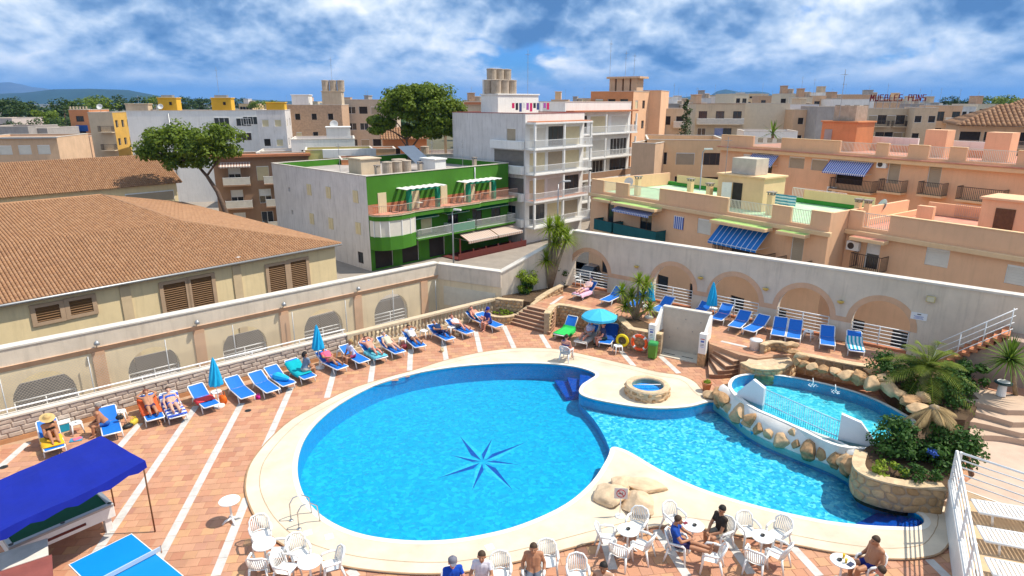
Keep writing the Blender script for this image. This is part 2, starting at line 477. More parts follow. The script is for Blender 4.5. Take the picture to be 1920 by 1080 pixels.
# pool outlines
def smooth_loop(pts, n=4):
    """closed Catmull-Rom through the points"""
    out = []; N = len(pts)
    for i in range(N):
        p0, p1, p2, p3 = (Vector(pts[(i + k - 1) % N][:2]) for k in range(4))
        for k in range(n):
            t = k / n
            out.append(0.5 * ((2 * p1) + (p2 - p0) * t + (2 * p0 - 5 * p1 + 4 * p2 - p3) * t * t + (3 * p1 - p0 - 3 * p2 + p3) * t ** 3))
    return [(p.x, p.y) for p in out]
def smooth_line(pts, n=5):
    out = []; N = len(pts)
    for i in range(N - 1):
        p0, p1, p2, p3 = (Vector(pts[min(max(i + k - 1, 0), N - 1)]) for k in range(4))
        for k in range(n):
            t = k / n
            out.append(0.5 * ((2 * p1) + (p2 - p0) * t + (2 * p0 - 5 * p1 + 4 * p2 - p3) * t * t + (3 * p1 - p0 - 3 * p2 + p3) * t ** 3))
    out.append(Vector(pts[-1]))
    return out
def area2(l): return sum(l[i][0] * l[(i + 1) % len(l)][1] - l[(i + 1) % len(l)][0] * l[i][1] for i in range(len(l)))
def ccw(l): return l if area2(l) > 0 else list(reversed(l))
def inside(p, l):
    c = False; j = len(l) - 1
    for i in range(len(l)):
        if (l[i][1] > p[1]) != (l[j][1] > p[1]) and p[0] < (l[j][0] - l[i][0]) * (p[1] - l[i][1]) / (l[j][1] - l[i][1]) + l[i][0]: c = not c
        j = i
    return c
def edge_dist(p, l):
    best = 1e9; P = Vector(p)
    for i in range(len(l)):
        a, c = Vector(l[i]), Vector(l[(i + 1) % len(l)]); d = c - a
        t = 0 if d.length_squared < 1e-12 else max(0, min(1, (P - a).dot(d) / d.length_squared))
        best = min(best, (a + d * t - P).length)
    return best
main_px = [(1138, 862), (1110, 905), (1060, 948), (980, 985), (900, 1006), (820, 1016), (740, 1014), (668, 1001), (612, 975), (576, 940), (560, 900), (560, 860), (575, 820), (605, 785), (650, 752), (710, 722), (780, 702), (860, 689), (950, 683), (1030, 684), (1085, 691), (1116, 703), (1104, 714), (1090, 724)]
div_px = [(1086, 738), (1112, 765), (1132, 795), (1145, 825), (1147, 841)]
lag_px = [(1104, 748), (1150, 758), (1205, 766), (1250, 768), (1295, 764), (1338, 755), (1362, 772), (1400, 803), (1440, 825), (1490, 845), (1540, 864), (1585, 884), (1606, 905), (1614, 928), (1645, 941), (1692, 953), (1722, 966), (1732, 980), (1718, 990), (1680, 990), (1620, 987), (1550, 979), (1470, 963), (1395, 944), (1330, 924), (1280, 904), (1230, 879), (1195, 858), (1170, 845)]
def W2(px, z=0.0): return [tuple(at(u, v, z)[:2]) for u, v in px]
POOL = ccw(smooth_loop(W2(main_px + [(1086, 738)] + lag_px + [(1147, 841)]), 4))
DIV = [p for p in smooth_line([Vector(q) for q in W2(div_px)], 4)]
nm = len(main_px)
MAIN = ccw(smooth_loop(W2(main_px + div_px), 4))
LAG = ccw(smooth_loop(W2([div_px[0]] + lag_px + list(reversed(div_px[1:]))), 4))
cop_px = [(1080, 1027), (1132, 1013), (1226, 990), (1300, 991), (1388, 1006), (1487, 1023), (1560, 1037), (1660, 1050), (1735, 1047), (1772, 1030), (1790, 980), (1752, 925), (1690, 880), (1620, 840), (1560, 815), (1500, 790), (1440, 770), (1400, 745), (1362, 738), (1330, 742), (1314, 731), (1302, 718), (1276, 706), (1235, 700), (1186, 688), (1140, 677), (1100, 668), (1059, 659), (1021, 655), (965, 655), (899, 663), (834, 678), (777, 696), (715, 713), (652, 734), (600, 760), (548, 789), (512, 820), (483, 853), (467, 880), (461, 912), (466, 942), (486, 981), (522, 1018), (572, 1043), (637, 1062), (700, 1072), (780, 1078), (860, 1076), (930, 1064), (1005, 1047)]
COP = ccw(smooth_loop(W2(cop_px), 3))

# pool shell
def pool_mat(name, cols, cell, rough=0.35, dark=None, wob=0.12):
    """glazed mosaic: small tiles, each its own blue; main and lagoon floor speckle imitates caustics"""
    m = bpy.data.materials.new(name); m.use_nodes = True; nt = m.node_tree
    p = nt.nodes['Principled BSDF']; p.inputs['Roughness'].default_value = rough
    g = nt.nodes.new('ShaderNodeNewGeometry')
    n = nt.nodes.new('ShaderNodeTexNoise'); n.inputs['Scale'].default_value = 1.1; n.inputs['Detail'].default_value = 3
    nt.links.new(g.outputs['Position'], n.inputs['Vector'])
    va = nt.nodes.new('ShaderNodeVectorMath'); va.operation = 'MULTIPLY_ADD'
    va.inputs[1].default_value = (wob, wob, wob); nt.links.new(n.outputs['Color'], va.inputs[0]); nt.links.new(g.outputs['Position'], va.inputs[2])
    v = nt.nodes.new('ShaderNodeTexVoronoi'); v.inputs['Scale'].default_value = 1.0 / cell; v.inputs['Randomness'].default_value = 0.9
    nt.links.new(va.outputs[0], v.inputs['Vector'])
    s = nt.nodes.new('ShaderNodeSeparateColor'); nt.links.new(v.outputs['Color'], s.inputs[0])
    r = nt.nodes.new('ShaderNodeValToRGB'); e = r.color_ramp.elements
    e[0].color = (*cols[0], 1); e[1].color = (*cols[-1], 1)
    for i, c in enumerate(cols[1:-1]):
        q = e.new((i + 1) / (len(cols) - 1)); q.color = (*c, 1)
    nt.links.new(s.outputs[0], r.inputs[0])
    nt.links.new(r.outputs[0], p.inputs['Base Color'])
    return m
DEEP_TILE = pool_mat('deep_pool_caustic_mosaic', [(0.0, 0.35, 0.60), (0.0, 0.40, 0.66), (0.0, 0.44, 0.70), (0.02, 0.54, 0.78)], 0.12, wob=.4)  # tile tones, their speckle also standing in for rippling light on the floor
LAG_TILE = pool_mat('lagoon_caustic_mosaic', [(0.01, 0.33, 0.56), (0.03, 0.48, 0.70), (0.10, 0.62, 0.78), (0.34, 0.80, 0.86)], 0.10, wob=0.25)  # mosaic tones; the pale cells paint caustic glitter into the colour
WALL_TILE = pool_mat('pool_wall_mosaic', [(0.0, 0.33, 0.66), (0.0, 0.41, 0.74)], 0.1)
NAVY_TILE = pool_mat('navy_mosaic', [(0.0, 0.05, 0.34), (0.0, 0.09, 0.44)], 0.08)
CYAN_TILE = pool_mat('pale_star_mosaic', [(0.02, 0.50, 0.80), (0.08, 0.62, 0.86)], 0.08)
ZM, ZL, ZW = -0.80, -0.45, -0.03
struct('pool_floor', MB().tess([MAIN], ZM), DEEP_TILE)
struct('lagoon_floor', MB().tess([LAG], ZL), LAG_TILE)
b = MB(); b.skirt(list(reversed(MAIN)), ZM, ZL); struct('pool_wall', b, WALL_TILE)
b = MB(); b.skirt(list(reversed(POOL)), ZL - .003, 0.02); struct('pool_wall', b, WALL_TILE)
star = at(905, 866, ZM)
tips = [(820, 897), (962, 920), (988, 829), (862, 817)]
tip2 = [(845, 853), (884, 921), (976, 872), (924, 821)]
sp = []
for a_, b_ in zip(tips, tip2): sp += [(a_, 1), (b_, 0)]
for k, (q, big_) in enumerate(sp):
    t_ = at(q[0], q[1], ZM); d = (t_ - star); L = d.length; d.normalize(); n = Vector((-d.y, d.x, 0))
    w = (0.20 if big_ else 0.15)
    for sgn, m_, nm_ in ((1, NAVY_TILE, 'star_ray'), (-1, CYAN_TILE, 'star_ray')):
        b = MB(); q0 = star + d * .12; q1 = star + d * (.28 * L) + n * sgn * w; q2 = star + d * L
        pts = [q0, q1, q2] if sgn < 0 else [q0, q2, q1]
        b.poly([(p.x, p.y, ZM + .006) for p in pts])
        b.f = [tuple(f) if (Vector(b.v[f[1]]) - Vector(b.v[f[0]])).cross(Vector(b.v[f[2]]) - Vector(b.v[f[0]])).z > 0 else tuple(reversed(f)) for f in b.f]
        struct(nm_, b, m_)
def pool_steps(name, corners_px, tops, zb):
    """corners: outer line a-b, inner line c-d; steps fall from a-b to c-d"""
    a_, b_, c_, d_ = (Vector(at(u, v, 0)[:2]) for u, v in corners_px)
    n = len(tops)
    for i, zt in enumerate(tops):
        t0, t1 = i / n, (i + 1) / n
        q = [a_.lerp(c_, t0), b_.lerp(d_, t0), b_.lerp(d_, t1), a_.lerp(c_, t1)]
        bb = MB(); bb.prism(ccw([tuple(p) for p in q]), zb + .01, zt)
        struct(name, bb, NAVY_TILE)
pool_steps('pool_step', [(1731, 972), (1712, 990), (1650, 941), (1572, 981)], [-.1, -.19, -.28, -.37], ZL)
pool_steps('pool_step', [(1112, 700), (1098, 716), (1040, 690), (1062, 722)], [-.15, -.38, -.6], ZM)
def water_mat(name, tint, bscale, bstr, dark=1.0):
    m = bpy.data.materials.new(name); m.use_nodes = True; nt = m.node_tree; nt.nodes.clear()
    o = nt.nodes.new('ShaderNodeOutputMaterial')
    tr = nt.nodes.new('ShaderNodeBsdfTransparent'); tr.inputs[0].default_value = (*tint, 1)
    gl = nt.nodes.new('ShaderNodeBsdfGlossy'); gl.inputs['Roughness'].default_value = 0.03
    fr = nt.nodes.new('ShaderNodeFresnel'); fr.inputs[0].default_value = 1.33
    g = nt.nodes.new('ShaderNodeNewGeometry')
    n1 = nt.nodes.new('ShaderNodeTexNoise'); n1.inputs['Scale'].default_value = bscale; n1.inputs['Detail'].default_value = 4; n1.inputs['Distortion'].default_value = 1.2
    nt.links.new(g.outputs['Position'], n1.inputs['Vector'])
    bp = nt.nodes.new('ShaderNodeBump'); bp.inputs['Strength'].default_value = bstr; bp.inputs['Distance'].default_value = 0.05
    nt.links.new(n1.outputs[0], bp.inputs['Height'])
    nt.links.new(bp.outputs[0], gl.inputs['Normal']); nt.links.new(bp.outputs[0], fr.inputs['Normal'])
    mx = nt.nodes.new('ShaderNodeMixShader')
    nt.links.new(fr.outputs[0], mx.inputs[0]); nt.links.new(tr.outputs[0], mx.inputs[1]); nt.links.new(gl.outputs[0], mx.inputs[2])
    nt.links.new(mx.outputs[0], o.inputs[0])
    return m
WATER = water_mat('pool_water', (0.62, 0.93, 1.0), 3.2, 0.8)
struct('pool_water', MB().tess([POOL], ZW), WATER)
# coping
b = MB(); b.tess([COP, POOL], 0.055)
b.skirt(COP, -0.03, 0.055); b.skirt(list(reversed(POOL)), 0.0, 0.055)
struct('pool_coping', b, CREAM_STONE)
def inset(l, d):
    out = []; N = len(l)
    for i in range(N):
        a_, c_ = Vector(l[i - 1]), Vector(l[(i + 1) % N]); t_ = (c_ - a_).normalized(); n = Vector((-t_.y, t_.x))
        p = Vector(l[i]) + n * d; out.append((p.x, p.y))
    return out
def ribbon(l, w, z, closed=True):
    A = inset(l, w / 2); Bq = inset(l, -w / 2); N = len(l); b_ = MB()
    b_.add([(p[0], p[1], z) for p in A] + [(p[0], p[1], z) for p in Bq], [(i, N + i, N + (i + 1) % N, (i + 1) % N) for i in range(N)])
    return b_
SEAM = mat('coping_seam', (0.42, 0.30, 0.19), 0.9, 0.2, 3)
struct('coping_seam', ribbon(inset(COP, .42), .025, .059), SEAM)
struct('coping_edge', ribbon(inset(COP, -.015), .05, .0585), mat('coping_edge', (0.36, 0.22, 0.12), 0.9, 0.2, 3))
struct('pool_rim', ribbon(inset(POOL, -.09), .16, .0595), mat('pool_rim_stone', (0.74, 0.70, 0.62), 0.6, 0.06, 3))

# deck
DECK = [(-30, 7.5), (14.6, 7.5), (22.5, 12), (24, 22.2), (3.9, 38.3), (-0.75, 36.05), (-30, 11.35)]
DA = Vector((-18.6, 20.86)); DD = Vector((math.cos(R(40.2)), math.sin(R(40.2)))); DN = Vector((-DD.y, DD.x))
DECKO = [(-30, 7.5), (24, 7.5), (24, 22.2), (3.9, 38.3), tuple(DA + DD * 22.9), tuple(DA + DD * -16)]
GROUT = mat('tile_joint', (0.46, 0.30, 0.19), 0.95, 0.2, 2)
hole = inset(COP, 0.25)
b = MB(); b.tess([ccw(DECKO), hole], -0.012); b.skirt(ccw(DECKO), STREET, -0.012)
deck = struct('pool_deck', b, GROUT)
TILE_COLS = [(0.42, 0.19, 0.115), (0.48, 0.235, 0.14), (0.50, 0.255, 0.155), (0.52, 0.28, 0.17), (0.46, 0.235, 0.155), (0.55, 0.31, 0.16), (0.39, 0.19, 0.13)]
DECK_TILE = island_mat('terracotta_deck_tile', TILE_COLS, 0.7, 0.13, 1.2, 0.08)
TILE_OBJ = island_mat('terracotta_deck_tile_single', TILE_COLS, 0.7, 0.13, 1.2, 0.08, by='object')
TS, TA = 0.335, R(8)
tc_, ts_ = math.cos(TA), math.sin(TA)
small_px = []
cells = []
for i in range(-110, 110):
    for j in range(10, 130):
        x0 = (i + (0.5 if j % 2 else 0)) * TS; y0 = j * TS
        wx, wy = x0 * tc_ - y0 * ts_, x0 * ts_ + y0 * tc_
        if wy < 8.2 or not inside((wx, wy), DECKO): continue
        if edge_dist((wx, wy), DECKO) < .25: continue
        if inside((wx, wy), COP) and edge_dist((wx, wy), COP) > 0.28: continue
        if abs(wx) > 0.86 * wy + 2.5: continue
        cells.append((wx, wy))
cells.sort(key=lambda p: p[1])
g_ = 0.006
def tile_geo(b_, x, y, dz, rot):
    h = TS / 2 - g_; c = .012
    cc, ss = math.cos(TA), math.sin(TA)
    def P(lx, ly, z): return (x + lx * cc - ly * ss, y + lx * ss + ly * cc, z)
    o_ = [(-h, -h), (h, -h), (h, h), (-h, h)]; i_ = [(-h + c, -h + c), (h - c, -h + c), (h - c, h - c), (-h + c, h - c)]
    b_.add([P(*q, -.012) for q in o_] + [P(*q, -.004 + dz) for q in o_] + [P(*q, dz) for q in i_],
           [(k, (k + 1) % 4, 4 + (k + 1) % 4, 4 + k) for k in range(4)] + [(4 + k, 4 + (k + 1) % 4, 8 + (k + 1) % 4, 8 + k) for k in range(4)] + [(8, 9, 10, 11)])
def seen(p):
    d = p[1] * CT + CAM_H * ST
    v = 540 - FPX * (p[1] * ST - CAM_H * CT) / d; u = 960 + FPX * p[0] / d
    return -10 < u < 1930 and v < 1085
near = [c for c in cells if seen(c)][:300]
nearset = set(near)
b = MB()
tile_geo(b, 0, 0, 0, 0)
tile_me = b.mesh('floor_tile', TILE_OBJ)
for p in near:
    o = link('floor_tile', tile_me, deck, (p[0], p[1], rnd(-.0015, .0015)))
b = MB()
for p in cells:
    if p not in nearset: tile_geo(b, p[0], p[1], rnd(-.0015, .0015), 0)
struct('far_floor_tiling', b, DECK_TILE, deck, kind='stuff')
strips = [((0, 876), (52, 830)), ((222, 840), (262, 794)), ((170, 1052), (368, 761)), ((290, 1064), (453, 756)), ((404, 1080), (463, 933)), ((496, 840), (546, 726)), ((613, 746), (627, 694)), ((694, 721), (701, 672)), ((768, 695), (770, 655)), ((837, 677), (831, 640)), ((901, 661), (892, 622)), ((965, 655), (945, 611)), ((1031, 655), (1014, 627)), ((1189, 687), (1164, 658)), ((1273, 700), (1238, 668)), ((1150, 1068), (1134, 1016)), ((1231, 993), (1288, 1080)), ((1359, 1004), (1409, 1076)), ((1485, 1024), (1537, 1080)), ((1742, 1049), (1776, 1082)), ((655, 1068), (668, 1082))]
STRIPM = mat('white_inlay_strip', (0.54, 0.52, 0.49), 0.8, 0.2, 2.5, detail=8)
for p, q in strips:
    a_, c_ = Vector(at(*p)[:2]), Vector(at(*q)[:2]); d = (c_ - a_).normalized(); n = Vector((-d.y, d.x)) * .125
    L = (c_ - a_).length; k = max(1, int(L / .62)); b = MB()
    for i in range(k):
        s0 = a_ + d * (L * i / k + .006); s1 = a_ + d * (L * (i + 1) / k - .006)
        b.prism(ccw([tuple(s0 - n), tuple(s1 - n), tuple(s1 + n), tuple(s0 + n)]), -.01, .0055, False)
    struct('inlay_strip', b, STRIPM)
DRAIN = mat('drain_grate', (0.03, 0.03, 0.03), 0.6, 0.1)
for q in ((465, 770), (7, 876)):
    p = at(*q); b = MB(); b.lathe([(.13, 0), (.13, .006), (.10, .009)], 14)
    for k in range(-3, 4): b.obox((0, k * .025, .009), (.16, .008, .006))
    tag(b.build('floor_drain', DRAIN, None, loc=p + Vector((0, 0, .003))), 'round dark floor drain in the terracotta deck, ' + ('near the pink bag' if q[0] > 100 else 'at the left edge'), 'drain')

# stone facing
STONE_COLS = [(0.36, 0.23, 0.115), (0.48, 0.31, 0.16), (0.55, 0.38, 0.21), (0.43, 0.26, 0.12), (0.60, 0.45, 0.28)]
STONE = island_mat('rubble_stone', STONE_COLS, 0.9, 0.25, 5, 0.5, 14)
STONE_OBJ = island_mat('rubble_stone_single', STONE_COLS, 0.9, 0.25, 5, 0.5, 14, by='object')
BLOCK_COLS = [(0.50, 0.40, 0.32), (0.55, 0.45, 0.37), (0.46, 0.37, 0.31), (0.58, 0.49, 0.41)]
BLOCK_OBJ = island_mat('dressed_stone_single', BLOCK_COLS, 0.9, 0.2, 5, 0.45, 16, by='object')
def path_frames(path):
    P = [Vector(p) for p in path]; S = [0.0]
    for i in range(1, len(P)): S.append(S[-1] + (P[i] - P[i - 1]).length)
    def f(s):
        i = 0
        while i < len(S) - 2 and S[i + 1] < s: i += 1
        t_ = (P[i + 1] - P[i]).normalized(); p = P[i] + t_ * (s - S[i])
        return p, t_
    return f, S[-1]
def stone_wall(name, label, cat, path, z0, z1, th, size, single=True, side=-1, cap=True, mt=None, zf=None, parent=None, kindparent=None):
    """wall along a path; irregular stones stand proud of the mortar on the `side` face (side -1: right of travel)"""
    f, L = path_frames(path)
    if parent is None:
        p0 = Vector(path[0])
        root = thing(name, label, cat, (p0.x, p0.y, z0))
        off = Vector((p0.x, p0.y, z0))
    else: root, off = parent, Vector((0, 0, 0))
    N = len(path)
    lft = []; rgt = []
    for i in range(N):
        a_, c_ = Vector(path[max(i - 1, 0)]), Vector(path[min(i + 1, N - 1)]); t_ = (c_ - a_).normalized(); n = Vector((-t_.y, t_.x))
        p = Vector(path[i]); lft.append(p - n * side * -th * 0 + n * (-side) * th); rgt.append(p)
    if not callable(z1): zt = lambda s: z1
    else: zt = z1
    b_ = MB(); S = 0; tops = []
    for i in range(N):
        if i: S += (Vector(path[i]) - Vector(path[i - 1])).length
        tops.append(zt(S))
    vs_ = []
    for i in range(N):
        for q, z in ((rgt[i], z0), (lft[i], z0), (lft[i], tops[i]), (rgt[i], tops[i])): vs_.append((q.x - off.x, q.y - off.y, z - off.z))
    fs_ = []
    for i in range(N - 1):
        for k in range(4): fs_.append((i * 4 + k, i * 4 + (k + 1) % 4, i * 4 + 4 + (k + 1) % 4, i * 4 + 4 + k))
    fs_ += [(0, 1, 2, 3), tuple(reversed(range((N - 1) * 4, N * 4)))]
    b_.add(vs_, fs_); b_.build('core', MORTAR, root)
    rows = max(1, round((max(tops) - z0) / (size * .8))); cols = max(1, round(L / size))
    def J(i, j): return ((noise.random() - .5) * .55 * size if 0 < i < cols else 0, (noise.random() - .5) * .5 * size if 0 < j < rows else 0)
    jit = [[J(i, j) for j in range(rows + 1)] for i in range(cols + 1)]
    allb = MB()
    for i in range(cols):
        for j in range(rows):
            sh = (.5 if j % 2 else 0)
            cs = []
            for di, dj in ((0, 0), (1, 0), (1, 1), (0, 1)):
                s = (i + di + (sh if 0 < i + di < cols else 0)) / cols * L + jit[i + di][j + dj][0]
                s = min(max(s, .005), L - .005)
                zr = (j + dj) / rows
                z = z0 + (zt(s) - z0) * zr + jit[i + di][j + dj][1]
                cs.append((s, z))
            c0 = (sum(q[0] for q in cs) / 4, sum(q[1] for q in cs) / 4)
            if cs[1][0] - cs[0][0] < .04: continue
            gap = .018 + size * .03
            dep = rnd(.02, .05)
            def W(s, z, d):
                p, t_ = f(s); n = Vector((-t_.y, t_.x)) * side
                return Vector((p.x + n.x * d, p.y + n.y * d, z))
            def shr(q, k):
                dx, dz = c0[0] - q[0], c0[1] - q[1]; l = max(math.hypot(dx, dz), 1e-6)
                return (q[0] + dx / l * min(k, l * .8), q[1] + dz / l * min(k, l * .8))
            o8 = []
            for k in range(4):
                q, r_ = cs[k], cs[(k + 1) % 4]
                o8 += [(q[0] + (r_[0] - q[0]) * .22, q[1] + (r_[1] - q[1]) * .22), (q[0] + (r_[0] - q[0]) * .8, q[1] + (r_[1] - q[1]) * .8)]
            A = [W(*shr(q, gap), -.01) for q in o8]; Bq = [W(*shr(q, gap + size * .02), dep * .65) for q in o8]; Cq = [W(*shr(q, gap + size * .14), dep) for q in o8]
            if single:
                cw = W(c0[0], c0[1], 0); sb = MB(); dst = sb
            else: cw = off; dst = allb
            F_ = [(k, (k + 1) % 8, 8 + (k + 1) % 8, 8 + k) for k in range(8)] + [(8 + k, 8 + (k + 1) % 8, 16 + (k + 1) % 8, 16 + k) for k in range(8)] + [tuple(range(16, 24))]
            if side > 0: F_ = [tuple(reversed(q)) for q in F_]
            dst.add([p - cw for p in A + Bq + Cq], F_)
            if single: sb.build('stone', mt or STONE_OBJ, root, True, loc=cw - off)
    if not single: tag(allb.build('stone_facing', STONE, root, True), kind='stuff')
    if cap:
        cb = MB(); vs_ = []
        for i in range(N):
            a_, c_ = Vector(path[max(i - 1, 0)]), Vector(path[min(i + 1, N - 1)]); t_ = (c_ - a_).normalized(); n = Vector((-t_.y, t_.x)) * side
            for q, z in ((rgt[i] + n * .05, tops[i] + .003), (lft[i] - n * .03, tops[i] + .003), (lft[i] - n * .03, tops[i] + .06), (rgt[i] + n * .05, tops[i] + .06)):
                vs_.append((q.x - off.x, q.y - off.y, z - off.z + .012 * noise.noise((q.x * 3, q.y * 3, 0))))
        cb.add(vs_, fs_); cb.build('coping_stone', mat('rough_cap_stone', (0.56, 0.42, 0.26), 0.9, 0.28, 4, bump=0.6, bscale=9), root)
    return root

# parapet at the left edge of the deck
LP0, LP1 = DA + DD * -15.0, Vector(at(648, 660)[:2])
s1_ = (LP1 - DA).dot(DD)
fr_dk = Frame(DA.x, DA.y, 40.2)
root = thing('parapet_wall', 'low wall of pale stone blocks along the left edge of the deck', 'wall', (DA.x, DA.y, 0), R(40.2))
MB().box(-15, s1_, 0.06, .34, -.01, .93).build('core', mat('pale_mortar', (0.47, 0.38, 0.31), .95, .15, 4), root)
MB().bbox(-15, s1_ + .02, .0, .40, .932, 1.01, .012).build('coping_stone', mat('pale_cap_stone', (0.66, 0.58, 0.49), 0.85, 0.1, 2), root)
MB().box(-15, s1_, .0, .058, -.009, .17).build('plinth', mat('terracotta_plinth', (0.50, 0.25, 0.12), 0.85, 0.2, 2), root)
for row in range(4):
    x = -6.5 + (row % 2) * .27
    while x < s1_ - .1:
        w = rnd(.38, .62); z0 = .18 + row * .187
        e = min(x + w, s1_)
        b = MB(); hw = (e - x) / 2 - .01
        if hw > .05:
            d_ = rnd(.03, .055)
            b.add([(-hw, 0, 0), (hw, 0, 0), (hw, 0, .175), (-hw, 0, .175), (-hw + .03, -d_, .025), (hw - .03, -d_ * rnd(.6, 1), .025), (hw - .03, -d_, .15), (-hw + .03, -d_ * rnd(.6, 1), .15)],
                  [(0, 1, 5, 4), (1, 2, 6, 5), (2, 3, 7, 6), (3, 0, 4, 7), (4, 5, 6, 7)])
            b.build('stone_block', BLOCK_OBJ, root, loc=(x + hw, .061, z0))
        x = e
b = MB(); b.tube([(-15, .2, 1.22), (s1_, .2, 1.22)], .032, 8)
for k in range(14): xx = s1_ - .1 - k * 2.2; b.tube([(xx, .2, 1.0), (xx, .2, 1.22)], .022, 6)
tag(b.build('handrail', WHITE_METAL, None, True, loc=(DA.x, DA.y, 0), rz=R(40.2)), 'white tubular handrail running along the top of the stone block parapet', 'handrail')
s2_ = (Vector(at(931, 590)[:2]) - DA).dot(DD) + .15
root = thing('balustrade', 'cream stone balustrade with turned balusters at the far left edge of the deck', 'balustrade', (DA.x, DA.y, 0), R(40.2))
BAL = mat('cast_stone', (0.56, 0.45, 0.31), 0.85, 0.14, 3, bump=0.1)
MB().bbox(s1_ + .03, s2_, 0, .30, -.01, .16).build('base_rail', BAL, root)
MB().bbox(s1_ + .03, s2_, -.02, .32, .86, .99, .02).build('top_rail', BAL, root)
b = MB(); b.lathe([(.085, 0), (.085, .05), (.05, .07), (.045, .1), (.075, .17), (.088, .25), (.075, .34), (.045, .46), (.038, .54), (.055, .58), (.04, .61), (.075, .65), (.075, .70)], 12)
bm_ = b.mesh('baluster', BAL, True)
n = int((s2_ - s1_ - .3) / .235)
for k in range(n): link('baluster', bm_, root, (s1_ + .25 + k * .235, .15, .16))
for x in (s1_ + .12, s2_ - .1): MB().bbox(x - .11, x + .11, -.03, .33, -.008, 1.0).build('pier', BAL, root)

# arcaded walls
def arch_wall(b_, s0, s1, z0, z1, y0, y1, arches, seg=18):
    """wall with arched openings: (centre, half width, sill z, spring z)"""
    arches = sorted(arches); x = s0
    for c, hw, sill, spr in arches:
        b_.box(x, c - hw, y0, y1, z0, z1)
        if sill > z0: b_.box(c - hw, c + hw, y0, y1, z0, sill)
        pts = [(c - hw * math.cos(PI * k / seg), spr + hw * math.sin(PI * k / seg)) for k in range(seg + 1)]
        for k in range(seg):
            (xa, za), (xb, zb) = pts[k], pts[k + 1]
            b_.add([(xa, y0, za), (xb, y0, zb), (xb, y0, z1), (xa, y0, z1), (xa, y1, za), (xb, y1, zb), (xb, y1, z1), (xa, y1, z1)],
                   [(0, 1, 2, 3), (5, 4, 7, 6), (0, 4, 5, 1), (3, 2, 6, 7)])
        x = c + hw
    b_.box(x, s1, y0, y1, z0, z1)
def arch_band(b_, c, hw, spr, w, y0, th, seg=20):
    for k in range(seg):
        a0, a1 = PI * k / seg, PI * (k + 1) / seg
        P = []
        for r_, a_ in ((hw + .004, a0), (hw + .004, a1), (hw + w, a1), (hw + w, a0)): P.append((c - r_ * math.cos(a_), spr + r_ * math.sin(a_)))
        b_.add([(x, y0 - th, z) for x, z in P] + [(x, y0 - .002, z) for x, z in P], [(0, 1, 2, 3), (3, 2, 6, 7), (0, 4, 5, 1)] + ([(0, 3, 7, 4)] if k == 0 else []) + ([(1, 5, 6, 2)] if k == seg - 1 else []))
def rail_panel(root, s0, s1, z0, h, y, rows=5, m=WHITE_METAL, r_=.022, posts=3):
    b_ = MB()
    for k in range(rows):
        z = z0 + h * (k + 1) / rows; b_.tube([(s0, y, z), (s1, y, z)], r_ if k < rows - 1 else r_ * 1.35, 6)
    b_.build('rail_bars', m, root, True)
    for k in range(posts):
        x = s0 + .04 + (s1 - s0 - .08) * k / (posts - 1)
        MB().tube([(x, y, z0), (x, y, z0 + h)], r_ * 1.15, 6).build('rail_post', m, root, True)
TZ = 1.05
FRW = Frame(3.72, 38.44, -39.1)
root = at_frame('arcade_wall', 'long grey rendered wall with five peach trimmed arches behind the upper terrace', 'wall', FRW)
arches = []
for (ul, ur, vb) in ((1070, 1139, 530), (1222, 1297, 565), (1330, 1421, 585), (1453, 1553, 612), (1590, 1702, 645)):
    a_ = FRW.hit(ul, vb, y=0).x; c_ = FRW.hit(ur, vb, y=0).x
    arches.append(((a_ + c_) / 2, (c_ - a_) / 2, TZ, 3.32 - (c_ - a_) / 2))
WZ = 4.4
b = MB(); arch_wall(b, 0, 24.5, -4.5, WZ, 0, .38, arches); b.build('wall', CONCRETE, root)
MB().box(-.02, 24.5, -.05, .43, WZ + .002, WZ + .10).build('coping_stone', mat('pale_wall_cap', (0.62, 0.57, 0.50), 0.85, 0.1), root)
for i, (c, hw, sill, spr) in enumerate(arches):
    b = MB(); arch_band(b, c, hw, spr, .26, 0, .015); b.build('arch_trim', PEACH_TRIM, root)
    rail_panel(root, c - hw, c + hw, TZ + .02, 1.0, .12, 6)
    MB().box(c - hw, c + hw, .02, .3, TZ + .002, TZ + .12).build('sill', TERRA, root)
edges = [0.0] + [q for a_ in arches for q in (a_[0] - a_[1], a_[0] + a_[1])] + [None]
for i in range(1, len(arches)):
    xa, xb = arches[i - 1][0] + arches[i - 1][1] + .27, arches[i][0] - arches[i][1] - .27
    if xb - xa > .1: MB().box(xa - .25, xb + .25, -.014, -.001, arches[i][3] - .12, arches[i][3] + .12).build('spring_band', PEACH_TRIM, root)
LAMPG = mat('amber_lamp_glass', (0.62, 0.42, 0.10), 0.3, 0.05)
for k, (u, v) in enumerate(((1057, 475), (1195, 499), (1315, 520), (1437, 541), (1577, 565))):
    h = FRW.hit(u, v, y=0); p = FRW.world(h.x, -.02, h.z)
    t = thing('wall_lamp', ['amber shell wall lamp beside the tall yucca on the arcade wall', 'amber shell wall lamp between the first and second arches', 'amber shell wall lamp between the second and third arches', 'amber shell wall lamp between the third and fourth arches', 'amber shell wall lamp between the fourth and fifth arches'][k], 'lamp', p, FRW.phi, 'lamps on the arcade wall')
    MB().box(-.04, .04, -.0, .018, -.06, .06).build('backplate', GREY_METAL, t)
    b = MB(); b.lathe([(.03, -.1), (.12, -.05), (.16, .02), (.15, .04)], 12, (0, -.1, 0), 1, .7); b.build('shade', LAMPG, t, True)
h = FRW.hit(1746, 560, y=0); p = FRW.world(h.x, 0, h.z)
t = thing('floodlight', 'square yellowish floodlight on the bare right end of the arcade wall', 'floodlight', p, FRW.phi)
